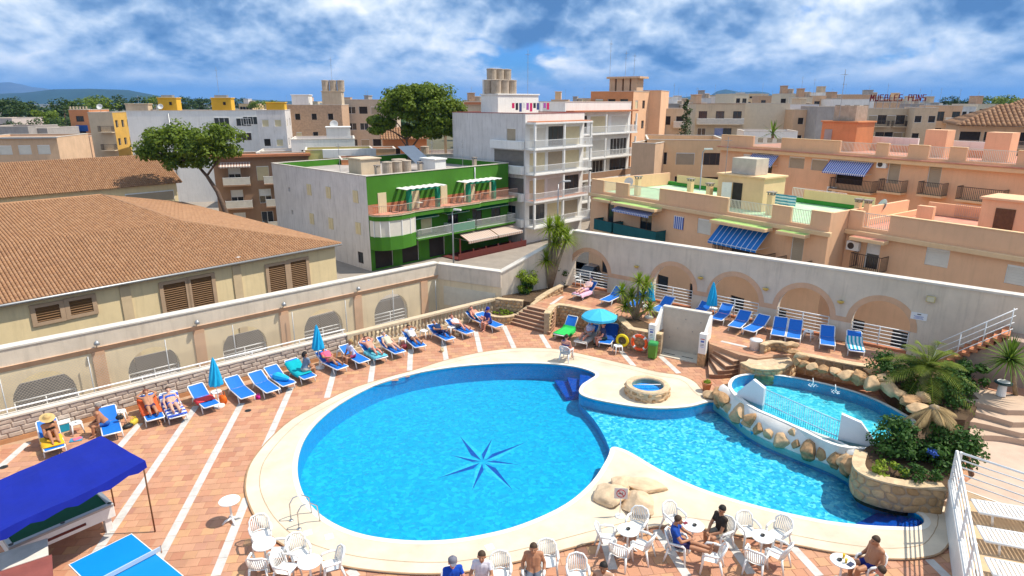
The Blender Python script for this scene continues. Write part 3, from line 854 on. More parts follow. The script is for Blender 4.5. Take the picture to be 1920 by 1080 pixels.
MB().bbox(-.17, .17, -.16, -.04, -.13, .13).build('housing', mat('yellowed_plastic', (0.55, 0.45, 0.22), 0.5), t); MB().box(-.13, .13, -.168, -.161, -.1, .1).build('lens', mat('lamp_lens', (0.6, 0.55, 0.4), 0.2, 0), t); MB().box(-.05, .05, -.04, .0, -.04, .04).build('bracket', GREY_METAL, t)
def sign_plate(label, fr_or, p, rz, w, h_, lines):
    t_ = thing('notice_sign', label, 'sign', p, rz)
    MB().box(-w / 2, w / 2, -.02, -.002, -h_ / 2, h_ / 2).build('plate', mat('white_sign', (0.76, 0.76, 0.76), 0.4, 0.03), t_)
    for k, (x0, x1, z0, z1, c) in enumerate(lines):
        MB().box(x0 * w, x1 * w, -.0235, -.0205, z0 * h_, z1 * h_).build('print', mat('sign_print_' + str(c), c, 0.5, 0), t_)
    return t_
BLUEP, REDP, BLKP = (0.08, 0.14, 0.42), (0.45, 0.04, 0.04), (0.05, 0.05, 0.06)
h = FRW.hit(1723, 593, y=0)
sign_plate('white rectangular notice on the arcade wall right of the last arch', None, FRW.world(h.x, 0, h.z), FRW.phi, .62, .32, [(-.12, .12, .2, .34, BLKP), (-.3, .3, -.05, .02, BLUEP), (-.25, .25, -.2, -.14, BLUEP), (-.3, .3, -.36, -.3, BLUEP)])

p0 = Vector((-.62, 35.95)); p1 = Vector((3.72, 38.44)); d = (p1 - p0); L = d.length; phi = math.degrees(math.atan2(d.y, d.x))
root = thing('raking_wall', 'grey rendered wall with a sloping top behind the corner planter', 'wall', (p0.x, p0.y, 0), R(phi))
b = MB(); b.add([(0, 0, -4.5), (L + .2, 0, -4.5), (L + .2, 0, 4.4), (0, 0, 2.45), (0, .3, -4.5), (L + .2, .3, -4.5), (L + .2, .3, 4.4), (0, .3, 2.45)], [(0, 1, 2, 3), (5, 4, 7, 6), (3, 2, 6, 7), (0, 3, 7, 4), (1, 5, 6, 2)])
b.build('wall', CONCRETE, root)
b = MB(); b.add([(-.04, -.05, 2.452), (L + .2, -.05, 4.402), (L + .2, .35, 4.402), (-.04, .35, 2.452), (-.04, -.05, 2.53), (L + .2, -.05, 4.48), (L + .2, .35, 4.48), (-.04, .35, 2.53)], [(0, 3, 2, 1), (4, 5, 6, 7), (0, 1, 5, 4), (1, 2, 6, 5), (2, 3, 7, 6), (3, 0, 4, 7)])
b.build('coping_stone', MATS['pale_wall_cap'], root)
LW = Frame(-4.53, 37.95, 42.0)
lw_arch = []
for (ul, ur, vb) in ((20, 146, 735), (241, 341, 702), (419, 503, 665), (571, 644, 628), (703, 766, 607)):
    a_ = LW.hit(ul, vb, y=0).x; c_ = LW.hit(ur, vb, y=0).x
    lw_arch.append(((a_ + c_) / 2, min((c_ - a_) / 2, 1.45), -.85, .0))
lw_arch = [(c, hw, sill, 1.28 - hw) for c, hw, sill, _ in lw_arch]
root = at_frame('arcade_wall', 'sunlit rendered arcade wall with a peach band and five arches on the left, beyond the parapet', 'wall', LW)
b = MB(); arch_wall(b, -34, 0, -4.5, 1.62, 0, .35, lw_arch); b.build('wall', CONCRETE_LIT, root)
b = MB(); b.box(-34, 0, -.06, .40, 1.85, 2.55); b.build('parapet', CONCRETE, root)
b = MB(); b.add([(-34, -.02, 1.62), (.02, -.02, 1.62), (.02, -.12, 1.85), (-34, -.12, 1.85), (-34, .40, 1.62), (.02, .40, 1.62), (.02, .40, 1.85), (-34, .40, 1.85)], [(0, 1, 2, 3), (5, 4, 7, 6), (0, 4, 5, 1), (3, 2, 6, 7), (1, 5, 6, 2)])
b.build('band', PEACH_TRIM, root)
MB().box(-34, .05, -.10, .44, 2.552, 2.62).build('coping_stone', MATS['pale_wall_cap'], root)
for i, (c, hw, sill, spr) in enumerate(lw_arch):
    rail_panel(root, c - hw, c + hw, sill + .03, 1.0, .15, 5)
    q = (lw_arch[i + 1][0] - lw_arch[i + 1][1] + c + hw) / 2 if i < 4 else c + hw + 1.2
    b = MB(); b.box(q - .24, q + .24, -.06, .0, -4.4, 1.62); b.build('pilaster', PEACH_TRIM, root)
for k, u in enumerate((180, 370, 533, 672)):
    h = LW.hit(u, 642 - k * 22, y=-.1);
    t = thing('wall_lamp', ['first', 'second', 'third', 'fourth'][k] + ' small grey lamp from the left on the peach band of the left arcade wall', 'lamp', LW.world(h.x, -.13, 1.98), LW.phi, 'lamps on the left arcade wall')
    MB().tube([(0, .07, -.12), (0, -.06, 0), (0, -.1, .1)], .025, 6).build('bracket', GREY_METAL, t); b = MB(); b.lathe([(.03, .2), (.11, .12), (.12, .02), (.06, 0)], 10, (0, -.12, .02)); b.build('lamp_head', GREY_METAL, t, True)
b = MB(); r_ = .005; sp_ = .13
for k in range(-10, int(30 / sp_)):
    for sg in (1, -1):
        x0 = -30 + k * sp_; a_ = (x0, -.32, -.5 if sg > 0 else 1.55); c_ = (x0 + 2.05, -.32, 1.55 if sg > 0 else -.5)
        if c_[0] > -.3: continue
        n_ = Vector((.7, 0, -sg * .7)) * r_
        b.add([Vector(a_) - n_, Vector(a_) + n_, Vector(c_) + n_, Vector(c_) - n_], [(0, 1, 2, 3)])
root = at_frame('sheet_fence', 'grey sheet metal fence in the street seen through the left arches', 'fence', LW)
for k in range(14): MB().box(-33 + k * 2.4, -30.63 + k * 2.4, 2.6, 2.66, -4.4, .05).build('fence_panel', mat('grey_sheet', (0.20, 0.19, 0.19), .7, .15), root)
root = at_frame('chain_link_fence', 'pale chain-link fence standing just before the left arcade wall', 'fence', LW)
tag(b.build('wire_mesh', mat('pale_wire', (0.60, 0.52, 0.42), 0.6, 0), root), kind='stuff')
for k in range(11): MB().tube([(-.4 - k * 3, -.30, -4.4), (-.4 - k * 3, -.30, 1.6)], .025, 6).build('fence_post', GREY_METAL, root, True)
p0 = Vector((-4.53, 37.95)); p1 = Vector((-.62, 35.95)); d = p1 - p0; L = d.length; phi = math.degrees(math.atan2(d.y, d.x))
root = thing('end_wall', 'grey rendered wall closing the lower passage between the arcade and the corner planter', 'wall', (p0.x, p0.y, 0), R(phi))
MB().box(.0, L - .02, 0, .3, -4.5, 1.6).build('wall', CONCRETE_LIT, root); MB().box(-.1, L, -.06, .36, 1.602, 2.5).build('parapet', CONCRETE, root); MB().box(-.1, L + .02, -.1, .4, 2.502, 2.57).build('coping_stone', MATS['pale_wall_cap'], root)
MB().box(.4, L - .4, -.02, -.001, .0, 1.2).build('patch', mat('pale_patch', (0.66, 0.60, 0.48), 0.9, 0.08), root)
struct('passage_floor', MB().poly([tuple(LW.world(-34, -6, -1.2)), tuple(LW.world(4, -6, -1.2)), tuple(LW.world(4, 0, -1.2)), tuple(LW.world(-34, 0, -1.2))]), PAVING)

# upper terrace
def P2(u, v, z=0.0): return Vector(at(u, v, z)[:2])
TERR_TILE = mat('terracotta_terrace', (0.50, 0.25, 0.145), 0.75, 0.16, 1.5, bump=0.05, detail=8)
wl = lambda s, y=-.0: tuple(FRW.world(s, y)[:2])
top_front = [(1.05, 34.2), (2.3, 33.3), (2.55, 34.2), (4.06, 33.2), (5.55, 32.25), (5.75, 30.55), (7.45, 30.3), (7.75, 30.45), (9.45, 29.3), (9.3, 28.35), (10.2, 27.0), (10.9, 26.55), (12.9, 27.05), (15.5, 25.55), (16.6, 25.9), (17.6, 25.1), (18.2, 24.0), (19.05, 23.35), (20.4, 22.5), (21.3, 24.0)]
TERR = [wl(21.8), wl(-.0)] + top_front
b = MB(); b.tess([ccw(TERR)], TZ); b.skirt(ccw(TERR), -.02, TZ)
terrace = struct('upper_terrace', b, mat('terrace_base', (0.44, 0.26, 0.16), 0.9, 0.15))
b = MB(); g2 = .34; TL = ccw(TERR)
for i in range(-5, 75):
    for j in range(-2, 45):
        x = FRW.world(i * g2 + (.17 if j % 2 else 0) - 1, -j * g2 - .2); p = (x.x, x.y)
        if not inside(p, TL) or edge_dist(p, TL) < .17: continue
        h_ = g2 / 2 - .006; dz = rnd(0, .002)
        q = [FRW.world(i * g2 + (.17 if j % 2 else 0) - 1 + a_, -j * g2 - .2 + c_, TZ + .008 + dz) for a_, c_ in ((-h_, -h_), (h_, -h_), (h_, h_), (-h_, h_))]
        b.poly(q)
tag(struct('terrace_tiling', b, DECK_TILE, terrace), kind='stuff')
for p, q in (((1055, 556), (1033, 571)), ((1033, 571), (1050, 576)), ((1352, 640), (1400, 651))):
    a_, c_ = P2(*p, TZ), P2(*q, TZ); d = (c_ - a_).normalized(); n = Vector((-d.y, d.x)) * .1
    struct('inlay_strip', MB().prism(ccw([tuple(a_ - n), tuple(c_ - n), tuple(c_ + n), tuple(a_ + n)]), TZ + .0, TZ + .016, False), STRIPM)
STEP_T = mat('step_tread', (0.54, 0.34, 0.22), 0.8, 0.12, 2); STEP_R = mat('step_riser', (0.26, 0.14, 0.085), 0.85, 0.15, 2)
def step(name, poly, z0, z1, root):
    bb = MB(); n = len(poly); poly = ccw(poly)
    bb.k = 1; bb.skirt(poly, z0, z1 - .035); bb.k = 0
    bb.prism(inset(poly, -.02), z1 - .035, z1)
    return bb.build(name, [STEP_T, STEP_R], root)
root = thing('stairs', 'straight terracotta stairs with dark risers beside the corner planter', 'stairs', (0, 0, 0))
lo_a, lo_b = P2(950, 606), P2(1031, 628); hi_a, hi_b = Vector((1.05, 34.2)), Vector((2.32, 33.3))
back_a, back_b = hi_a + Vector((.3, .45)), hi_b + Vector((.1, .3))
NS = 6
for k in range(NS):
    t0 = k / NS
    a_, b_ = lo_a.lerp(hi_a, t0), lo_b.lerp(hi_b, t0)
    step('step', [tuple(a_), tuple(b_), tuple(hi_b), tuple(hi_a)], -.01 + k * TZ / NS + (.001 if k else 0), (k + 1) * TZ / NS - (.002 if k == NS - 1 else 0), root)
root = thing('winding_stairs', 'short winding terracotta stairs with dark risers between the shower and the rock garden', 'stairs', (0, 0, 0))
pv = Vector((9.32, 28.45))
for k in range(5):
    a0 = R(-104 + k * 11.5); a1 = R(-36)
    poly = [tuple(pv)]
    for j in range(7):
        w = a0 + (a1 - a0) * j / 6; r_ = 1.75 + .0 * k
        poly.append((pv.x + r_ * math.cos(w), pv.y + r_ * math.sin(w)))
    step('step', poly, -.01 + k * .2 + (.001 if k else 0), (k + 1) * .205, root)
# planters and stone walls
side_px = [(972, 592, .45), (1000, 572, .95), (1028, 552, 1.25), (1056, 537, 1.55)]
wall_path = [tuple(P2(u, v, z)) for u, v, z in side_px]
lens = [0.0]
for i in range(1, 4): lens.append(lens[-1] + (Vector(wall_path[i]) - Vector(wall_path[i - 1])).length)
def z_side(s):
    for i in range(3):
        if s <= lens[i + 1]: return side_px[i][2] + (side_px[i + 1][2] - side_px[i][2]) * (s - lens[i]) / (lens[i + 1] - lens[i])
    return side_px[3][2]
stone_wall('planter_wall', 'rising rubble stone planter wall beside the straight stairs', 'planter wall', [tuple(p) for p in smooth_line([Vector(p) for p in wall_path], 3)], -.01, z_side, .3, .26, True, -1)
c = Vector((-.55, 34.7)); path = [(c.x + .85 * math.cos(w), c.y + .75 * math.sin(w)) for w in [R(190 + k * 14) for k in range(12)]]
stone_wall('round_planter', 'low rounded stone planter with bright groundcover at the foot of the stairs', 'planter', path, -.01, .42, .18, .24, True, -1)
struct('planter_soil', MB().prism([(c.x + .72 * math.cos(2 * PI * k / 16), c.y + .64 * math.sin(2 * PI * k / 16)) for k in range(16)], -.005, .40), SOIL)
back = [(-.35, 35.75), (.1, 35.0), (.5, 34.9)]
stone_wall('planter_wall', 'rubble stone wall of the upper corner planter with a yellow shrub', 'planter wall', [(-.95, 35.3), (-.5, 35.05), (.0, 34.95), (.6, 34.75)], .2, 1.1, .25, .25, True, -1)
struct('planter_soil', MB().prism(ccw([(-.6, 35.9), (-.5, 35.2), (.5, 34.95), (1.0, 34.7), (2.7, 36.9), (3.5, 38.1), (3.4, 38.2)]), -.005, 1.12), SOIL)
stone_wall('alcove_wall', 'curved rubble stone retaining wall around the shaded lounger alcove', 'retaining wall', [tuple(p) for p in smooth_line([Vector(q) for q in [(1.98, 32.45), (2.2, 33.2), (2.62, 34.0), (4.06, 33.12), (5.48, 32.15)]], 4)], -.01, 1.12, .28, .23, True, -1)
stone_wall('planter_front', 'rubble stone planter front with life rings, holding the yucca clump', 'planter', [tuple(q) for q in [(5.5, 32.1), (5.7, 31.0), (5.85, 30.3), (6.6, 29.85), (7.28, 29.45)]], -.01, lambda s: 1.05, .3, .22, True, -1)
struct('planter_soil', MB().prism(ccw([(5.8, 32.0), (6.05, 30.5), (7.3, 29.75), (7.5, 30.4), (6.6, 31.9)]), .5, 1.03 + .03), SOIL)
SHW = mat('shower_tiling', (0.55, 0.47, 0.38), 0.6, 0.1, 2)
B0, B1 = Vector((7.62, 30.35)), Vector((9.38, 29.25)); d = (B1 - B0); L = d.length; phi = math.atan2(d.y, d.x)
root = thing('shower_niche', 'pale poolside shower niche with a plain back wall and two notice pillars', 'shower', (B0.x, B0.y, 0), phi)
MB().box(-.1, L + .1, 0, .2, -.01, 2.2).build('back_wall', SHW, root); MB().box(-.14, L + .14, -.04, .24, 2.202, 2.27).build('wall_cap', MATS['pale_wall_cap'], root)
b = MB(); b.add([(L + .1, -.9, 0), (L + .1, 0, 0), (L + .1, 0, 2.2), (L + .1, -.9, 1.5), (L + .24, -.9, 0), (L + .24, 0, 0), (L + .24, 0, 2.2), (L + .24, -.9, 1.5)], [(0, 3, 2, 1), (4, 5, 6, 7), (3, 7, 6, 2), (0, 4, 7, 3)]); b.build('side_wall', WHITE_WALL, root)
b = MB(); b.add([(-.24, -.9, 0), (-.24, 0, 0), (-.24, 0, 2.2), (-.24, -.9, 1.5), (-.1, -.9, 0), (-.1, 0, 0), (-.1, 0, 2.2), (-.1, -.9, 1.5)], [(0, 3, 2, 1), (4, 5, 6, 7), (3, 7, 6, 2), (0, 4, 7, 3)]); b.build('side_wall', WHITE_WALL, root)
MB().box(-.1, L + .1, -1.0, -.001, -.01, .05).build('tray', mat('shower_tray', (0.62, 0.56, 0.46), 0.6, 0.08), root)
for x in (.25, 1.15): MB().box(x, x + .55, -.62, -.56, .048, .056).build('drain_slot', DRAIN, root)
for x, n_ in ((-.28, 'left'), (L + .12, 'right')):
    pl = MB().bbox(x - .12, x + .22, -1.2, -.92, .62, 1.6); pl.build('pillar', WHITE_WALL, root)
    MB().bbox(x - .13, x + .23, -1.21, -.91, -.01, .618).build('pillar_base', mat('rubble_pillar', (0.48, 0.30, 0.15), 0.9, 0.4, 12, bump=0.8, bscale=12), root)
for k in range(5):
    bx = .3 + (k * .37) % 1.5; bz = .7 + (k * .53) % 1.1
    b = MB(); b.lathe([(.03, 0), (.025, .04), (.01, .05)], 8);
    o = b.build('shower_nozzle', STEEL, root, True, loc=(bx, -.002, bz)); o.rotation_euler = (R(90), 0, 0)
for x, lab in ((-.23, 'left'), (L + .17, 'right')):
    p = root.matrix_basis @ Vector((x, -1.203, 1.15))
    sign_plate('white bathing rules notice on the %s pillar of the shower' % lab, None, p, phi, .26, .52, [(-.38, .38, .36, .44, REDP if lab == 'right' else BLUEP), (-.3, .3, .08, .26, BLUEP), (-.3, .3, -.1, -.06, BLKP), (-.34, .34, -.22, -.18, BLKP), (-.3, .3, -.36, -.32, BLUEP)])
# rock garden and wading pool
ROCK = mat('golden_limestone', (0.42, 0.25, 0.125), 0.92, 0.38, 2.2, bump=0.7, bscale=6, detail=8, coord='Object')
ROCK2 = mat('pale_limestone', (0.55, 0.37, 0.21), 0.92, 0.3, 1.8, bump=0.6, bscale=6, detail=8, coord='Object')
def rock_mesh(name, seed, m, sx_=1, sy_=1, sz_=.85, n=4, rough=.3, ncut=15, dmin=.46):
    import bmesh
    bm = bmesh.new(); bmesh.ops.create_icosphere(bm, subdivisions=n, radius=1.0)
    rg = random.Random(seed * 13 + 1)
    cuts = [(Vector((rg.uniform(-1, 1), rg.uniform(-1, 1), rg.uniform(-.6, 1))).normalized(), rg.uniform(dmin, .82)) for _ in range(ncut)]
    for v in bm.verts:
        p = v.co.copy(); k = 1 + rough * noise.noise(p * 1.1 + Vector((seed * 7.1, 0, 0))) + rough * .5 * noise.noise(p * 2.6 + Vector((0, seed * 3.3, 0)))
        q = p * min(k, 1.15)
        for nn, dd in cuts:
            e = q.dot(nn) - dd
            if e > 0: q -= nn * e * .85
        q += p * .035 * noise.noise(p * 7 + Vector((seed, 0, 0)))
        v.co = Vector((q.x * sx_, q.y * sy_, q.z * sz_))
    me = bpy.data.meshes.new(name); bm.to_mesh(me); bm.free()
    me.polygons.foreach_set('use_smooth', [True] * len(me.polygons)); me.materials.append(m)
    return me
ROCKS = [rock_mesh('rock', i, ROCK if i % 2 else ROCK2, n=4) for i in range(6)]
def put_rock(name, x, y, z, sx_, sy_, sz_, parent=None, i=None):
    o = link(name, ROCKS[random.randrange(6) if i is None else i], parent, (x, y, z)); o.scale = (sx_, sy_, sz_); o.rotation_euler = (rnd(-.2, .2), rnd(-.2, .2), rnd(0, 6.28))
    return o
wad_px = [(1372, 719), (1384, 706), (1420, 701), (1470, 705), (1530, 716), (1590, 731), (1640, 749), (1690, 775), (1712, 792), (1690, 815), (1645, 835), (1600, 836), (1560, 828), (1500, 800), (1450, 778), (1420, 765), (1390, 746), (1376, 731)]
WZ2 = 0.72
WAD = ccw(smooth_loop(W2(wad_px, WZ2 + .05), 3))
OUT = ccw([tuple(Vector(p)) for p in inset(WAD, -.14)])
WPALE = pool_mat('wading_mosaic', [(0.03, 0.46, 0.62), (0.06, 0.56, 0.70), (0.15, 0.68, 0.78), (0.32, 0.80, 0.84)], 0.09, wob=.25)
struct('wading_pool_floor', MB().tess([WAD], .28), WPALE)
b = MB(); b.skirt(list(reversed(WAD)), .28, WZ2 + .03); struct('wading_pool_wall', b, WALL_TILE)
struct('wading_water', MB().tess([WAD], WZ2), water_mat('wading_water', (0.72, 0.96, 1.0), 6.0, 0.5))
b = MB(); b.tess([OUT, WAD], WZ2 + .035); b.skirt(OUT, -1.0, WZ2 + .035); b.skirt(list(reversed(WAD)), WZ2 - .01, WZ2 + .035)
struct('wading_pool_rim', b, mat('whitewashed_render', (0.72, 0.69, 0.64), 0.85, 0.12, 2.0, bump=0.3, bscale=8))
struct('navy_floor', MB().prism(ccw(W2([(1392, 722), (1404, 712), (1452, 713), (1440, 722), (1415, 740)], .28)), .282, .30), NAVY_TILE)
edge = [(1345, 760), (1362, 772), (1380, 787), (1400, 803), (1420, 815), (1440, 825), (1465, 836), (1490, 846), (1515, 855), (1540, 864), (1565, 875), (1588, 887)]
root = thing('rock_edge', 'row of golden boulders set in white mortar between lagoon and wading pool', 'rock edging', tuple(at(1440, 825)))
rp = at(1440, 825)
for i, (u, v) in enumerate(edge):
    p = at(u, v, 0); n = Vector((.55, .83, 0)) if i > 1 else Vector((.8, .4, 0))
    s = (.36, .30, .40, .28, .33, .27, .40, .25, .42, .30, .34, .38)[i]
    q = p + n * .10 - rp
    put_rock('boulder', q.x, q.y, .17 + rnd(0, .1), s * .95, s * .9, s * rnd(.95, 1.2), root)
    if i % 2 == 0: q = p + n * .16 - rp; put_rock('boulder', q.x + rnd(.25, .4), q.y - .1, .58, s * .55, s * .5, s * .5, root)
eb = MB(); E2 = [(1338, 755)] + edge + [(1604, 900)]
for k, (u, v) in enumerate(E2):
    p = at(u, v, 0) - rp; n = Vector((.55, .83, 0)) if k > 2 else Vector((.8, .4, 0))
    for q, z in ((p - n * .02, -.3), (p - n * .01, .05), (p + n * .12, .38), (p + n * .3, .70), (p + n * .5, .745)): eb.v.append((q.x, q.y, z + .03 * noise.noise((u * .05, z * 3, 1))))
eb.f = [(k * 5 + j, (k + 1) * 5 + j, (k + 1) * 5 + j + 1, k * 5 + j + 1) for k in range(len(E2) - 1) for j in range(4)]; eb.m = [0] * len(eb.f)
eb.build('mortar_bank', MATS['whitewashed_render'], root, True)
for u, v, s in ((1352, 748, .42), (1366, 742, .36), (1345, 735, .3), (1378, 752, .38), (1392, 770, .45), (1408, 785, .35)):
    p = at(u, v, .4) - rp; put_rock('boulder', p.x, p.y, .42, s, s, s * .9, root)
for u, v, s in ((1600, 868, .55), (1618, 858, .5), (1635, 850, .45), (1590, 858, .4)):
    p = at(u, v, .45) - rp; put_rock('boulder', p.x, p.y, .4, s, s * .9, s * .8, root)
WFL = [tuple(P2(u, v, .75)) for u, v in ((1498, 703), (1530, 712), (1580, 722), (1632, 732))]
f0, f1 = P2(1497, 664, 1.2), P2(1640, 690, 1.2)
stone_wall('waterfall_wall', 'dark stone waterfall wall at the back of the wading pool', 'wall', [tuple(f0.lerp(f1, k / 4) + Vector((.0, -.12 * math.sin(PI * k / 4)))) for k in range(5)], .3, 1.16, .3, .36, True, -1, mt=island_mat('dark_stone', [(0.20, 0.12, 0.07), (0.30, 0.20, 0.10), (0.26, 0.19, 0.12), (0.36, 0.25, 0.14)], .85, .3, 5, .5, 12, by='object'))  # stones in darker browns than the other rubble walls
root = thing('rock_garden', 'golden limestone rocks bordering the back of the wading pool', 'rocks', tuple(at(1560, 720, .7)))
rp = at(1560, 720, .7); rp.z = 0
for i, (u, v, z, s) in enumerate([(1490, 700, .75, .34), (1504, 706, .7, .32), (1520, 711, .7, .36), (1540, 716, .7, .38), (1562, 721, .7, .36), (1584, 727, .7, .44), (1608, 733, .7, .46), (1634, 742, .75, .5), (1652, 735, .9, .55), (1664, 752, .75, .5), (1682, 765, .75, .42), (1700, 778, .72, .4), (1716, 790, .72, .38), (1660, 712, 1.0, .4), (1640, 722, .95, .45), (1725, 768, .85, .35), (1486, 684, .9, .3), (1480, 668, 1.05, .3), (1498, 690, .95, .34)]):
    p = at(u, v, z) - rp; put_rock('rock', p.x, p.y, z - .12, s * rnd(.85, 1.55), s * rnd(.7, 1.0), s * rnd(.55, .85), root)
root['label'] = root['label']
stone_wall('rock_basin', 'low curved stone basin between the winding stairs and the waterfall', 'stone basin', [tuple(p) for p in smooth_line([Vector(q) for q in [P2(1388, 690, .75), P2(1410, 701, .75), P2(1440, 704, .75), P2(1470, 700, .75), P2(1492, 688, .75)]], 3)], .3, .98, .3, .3, True, -1)
stone_wall('rock_basin', 'small stone backrest wall standing behind the curved basin', 'stone wall', [tuple(p) for p in smooth_line([Vector(q) for q in [P2(1432, 660, TZ + .1), P2(1445, 655, TZ + .1), P2(1462, 655, TZ + .1), P2(1478, 660, TZ + .1)]], 3)], TZ, TZ + .38, .2, .26, True, -1)
p = at(1416, 655, TZ); b = MB(); b.lathe([(.26, 0), (.26, .42), (.28, .43), (.28, .48)], 18); tag(b.build('white_drum', WHITE_PLASTIC, None, True, loc=p), 'white cylindrical drum standing on the terrace above the winding stairs', 'drum')
struct('stone_paving', MB().prism(ccw(W2([(1396, 680), (1408, 669), (1435, 664), (1476, 665), (1486, 676), (1466, 686), (1438, 690), (1410, 687)], .97)), .3, .97), mat('crazy_paving', (0.56, 0.42, 0.28), 0.9, 0.3, 3, bump=0.5, bscale=8))
WINGM = mat('white_wing_wall', (0.72, 0.74, 0.76), 0.7, 0.05, 2)
def wing(label, px, th):
    a_, c_ = (Vector(at(u, v, WZ2)) for u, v in px[:2])
    d = (c_ - a_); L = d.length; rz = math.atan2(d.y, d.x)
    t_ = thing('wing_wall', label, 'wall', (a_.x, a_.y, .3), rz)
    b_ = MB(); prof = px[2]
    n = len(prof)
    b_.add([(x * L, -th / 2, z) for x, z in prof] + [(x * L, th / 2, z) for x, z in prof], [tuple(range(n)), tuple(reversed(range(n, 2 * n)))] + [(i, n + i, n + (i + 1) % n, (i + 1) % n) for i in range(n)])
    b_.build('wall', WINGM, t_); return t_
wing('white sloped wing wall at the left of the wading pool railing', [(1384, 742), (1431, 760), [(0, 0), (1, 0), (1, 1.15), (.55, 1.35), (0, .62)]], .16)
wing('white sloped wing wall at the right of the wading pool railing', [(1571, 822), (1640, 838), [(0, 0), (1, 0), (1, .60), (.55, 1.22), (0, 1.38)]], .16)
a_, c_ = at(1433, 760, WZ2), at(1570, 822, WZ2); d = c_ - a_; L = d.length
root = thing('pool_railing', 'pale blue metal railing standing in the wading pool between the wing walls', 'railing', (a_.x, a_.y, .3), math.atan2(d.y, d.x))
PBLUE = mat('pale_blue_paint', (0.45, 0.68, 0.82), 0.5, 0.05)
for z in (.5, 1.08): MB().tube([(0, 0, z), (L, 0, z)], .02, 6).build('rail', PBLUE, root, True)
bar = MB().tube([(0, 0, 0), (0, 0, 1.08)], .011, 5).mesh('bar', PBLUE, True)
for k in range(33): link('bar', bar, root, (L * (k + .5) / 33, 0, 0))
SPLASH = mat('white_spray', (0.85, 0.92, 0.95), 0.2, 0.05)
for i, (u, v) in enumerate(((1524, 724), (1566, 736))):
    p = at(u, v, WZ2); b = MB(); b.tube([(0, 0, .02), (0, .02, .2), (.01, .1, .32)], [.03, .02, .012], 6)
    for k in range(26):
        w = rnd(0, 6.28); r_ = rnd(.02, .2); s = rnd(.012, .03); b.lathe([(s * .4, -s * .3), (s, 0), (s * .4, s * .8)], 6, (r_ * math.cos(w), r_ * math.sin(w), .01 + rnd(0, .03)))
    tag(b.build('water_jet', SPLASH, None, True, loc=p), ['small white water jet splashing at the back of the wading pool', 'low splash of water right of the tall jet in the wading pool'][i], 'water jet')
pl_px = [(1606, 846, .85), (1600, 868, .85), (1610, 886, .85), (1640, 900, .85), (1690, 912, .85), (1740, 917, .85), (1775, 920, .85)]
path = [tuple(p) for p in smooth_line([P2(u, v, z) for u, v, z in pl_px], 4)]
stone_wall('round_planter', 'large curved golden stone planter full of shrubs at the right end of the lagoon', 'planter', path, -.02, .85, .3, .34, True, -1)
struct('planter_soil', MB().prism(ccw([tuple(p) for p in inset(path, .1)][1:-1] + W2([(1800, 880), (1790, 830), (1740, 800), (1680, 815), (1625, 838)], .8)), -.2, .80), SOIL)
struct('planter_soil', MB().prism(ccw([(15.6, 25.3), (16.7, 25.6), (17.6, 24.8), (17.9, 23.5), (17.4, 21.9), (16.3, 20.9), (15.1, 21.1), (15.4, 22.4), (15.2, 23.6)]), .2, 1.0), SOIL)
# broad curved steps and walkway on the right
STEPP = mat('pinkish_step', (0.52, 0.38, 0.28), 0.85, 0.12, 1.2, detail=8)
fronts = [[(1800, 749), (1840, 757), (1890, 769)], [(1790, 764), (1840, 775), (1900, 792)], [(1772, 788), (1830, 792), (1915, 812)], [(1812, 826), (1835, 817), (1880, 818), (1935, 828)]]
zs = [1.04, .84, .63, .42]
root = thing('curved_steps', 'broad curved stone steps descending beside the palm bed', 'stairs', (0, 0, 0))
for k, (fpx, z) in enumerate(zip(fronts, zs)):
    fr_ = [tuple(P2(u, v, z)) for u, v in fpx]
    fr_ = [tuple(p) for p in smooth_line([Vector(q) for q in fr_], 4)]
    poly = fr_ + [(22.5, 21.4 - k * .3), (21.3, 24.2), (18.3, 24.1), (17.9, 22.5)]
    bb = MB(); bb.prism(ccw(poly), -.01, z); bb.build('step', STEPP, root)
struct('walkway', MB().prism(ccw([(18.25, 23.95), (19.0, 23.2), (20.5, 22.4), (21.3, 24.0), (20.2, 25.0), (18.6, 25.4)]), .9, TZ + .012), mat('walkway_tile', (0.50, 0.25, 0.16), 0.75, 0.14, 2))
struct('lower_paving', MB().prism(ccw([(13.3, 17.2), (15.2, 18.6), (16.2, 20.4), (17.4, 21.2), (18.5, 21.4), (22.5, 21.0), (22.5, 10), (18, 11.8)]), -.05, .2), mat('pink_paving', (0.55, 0.40, 0.31), 0.85, 0.13, 1.5, detail=8))
fy = -1.25
s0_ = FRW.hit(1752, 668, y=fy).x; s1_ = FRW.hit(1893, 617, y=fy).x
za, zb_ = TZ, 3.15
root = at_frame('wall_stairs', 'terracotta stairs with white rails climbing along the right end of the arcade wall', 'stairs', FRW)
NST = 10
b = MB(); L = s1_ - s0_
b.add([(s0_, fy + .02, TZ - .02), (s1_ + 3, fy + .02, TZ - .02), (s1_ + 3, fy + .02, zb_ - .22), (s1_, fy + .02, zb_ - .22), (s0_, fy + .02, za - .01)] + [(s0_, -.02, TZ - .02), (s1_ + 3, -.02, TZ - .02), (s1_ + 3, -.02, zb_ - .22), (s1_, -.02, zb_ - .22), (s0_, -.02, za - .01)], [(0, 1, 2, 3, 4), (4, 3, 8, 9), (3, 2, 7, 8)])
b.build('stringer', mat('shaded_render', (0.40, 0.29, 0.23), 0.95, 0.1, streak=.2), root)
for k in range(NST):
    x0 = s0_ + L * k / NST; z = za + (zb_ - za) * (k + 1) / NST
    MB().box(x0, x0 + L / NST + .06, fy - .16, -.05, z - .12, z).build('step', TERRA, root)
for dz in (.15, .42, .70, .98):
    MB().tube([(s0_ - .1, fy + .05, za + dz + .1), (s1_ + .1, fy + .05, zb_ + dz + .1)], .026 if dz > .9 else .02, 6).build('rail', WHITE_METAL, root, True)
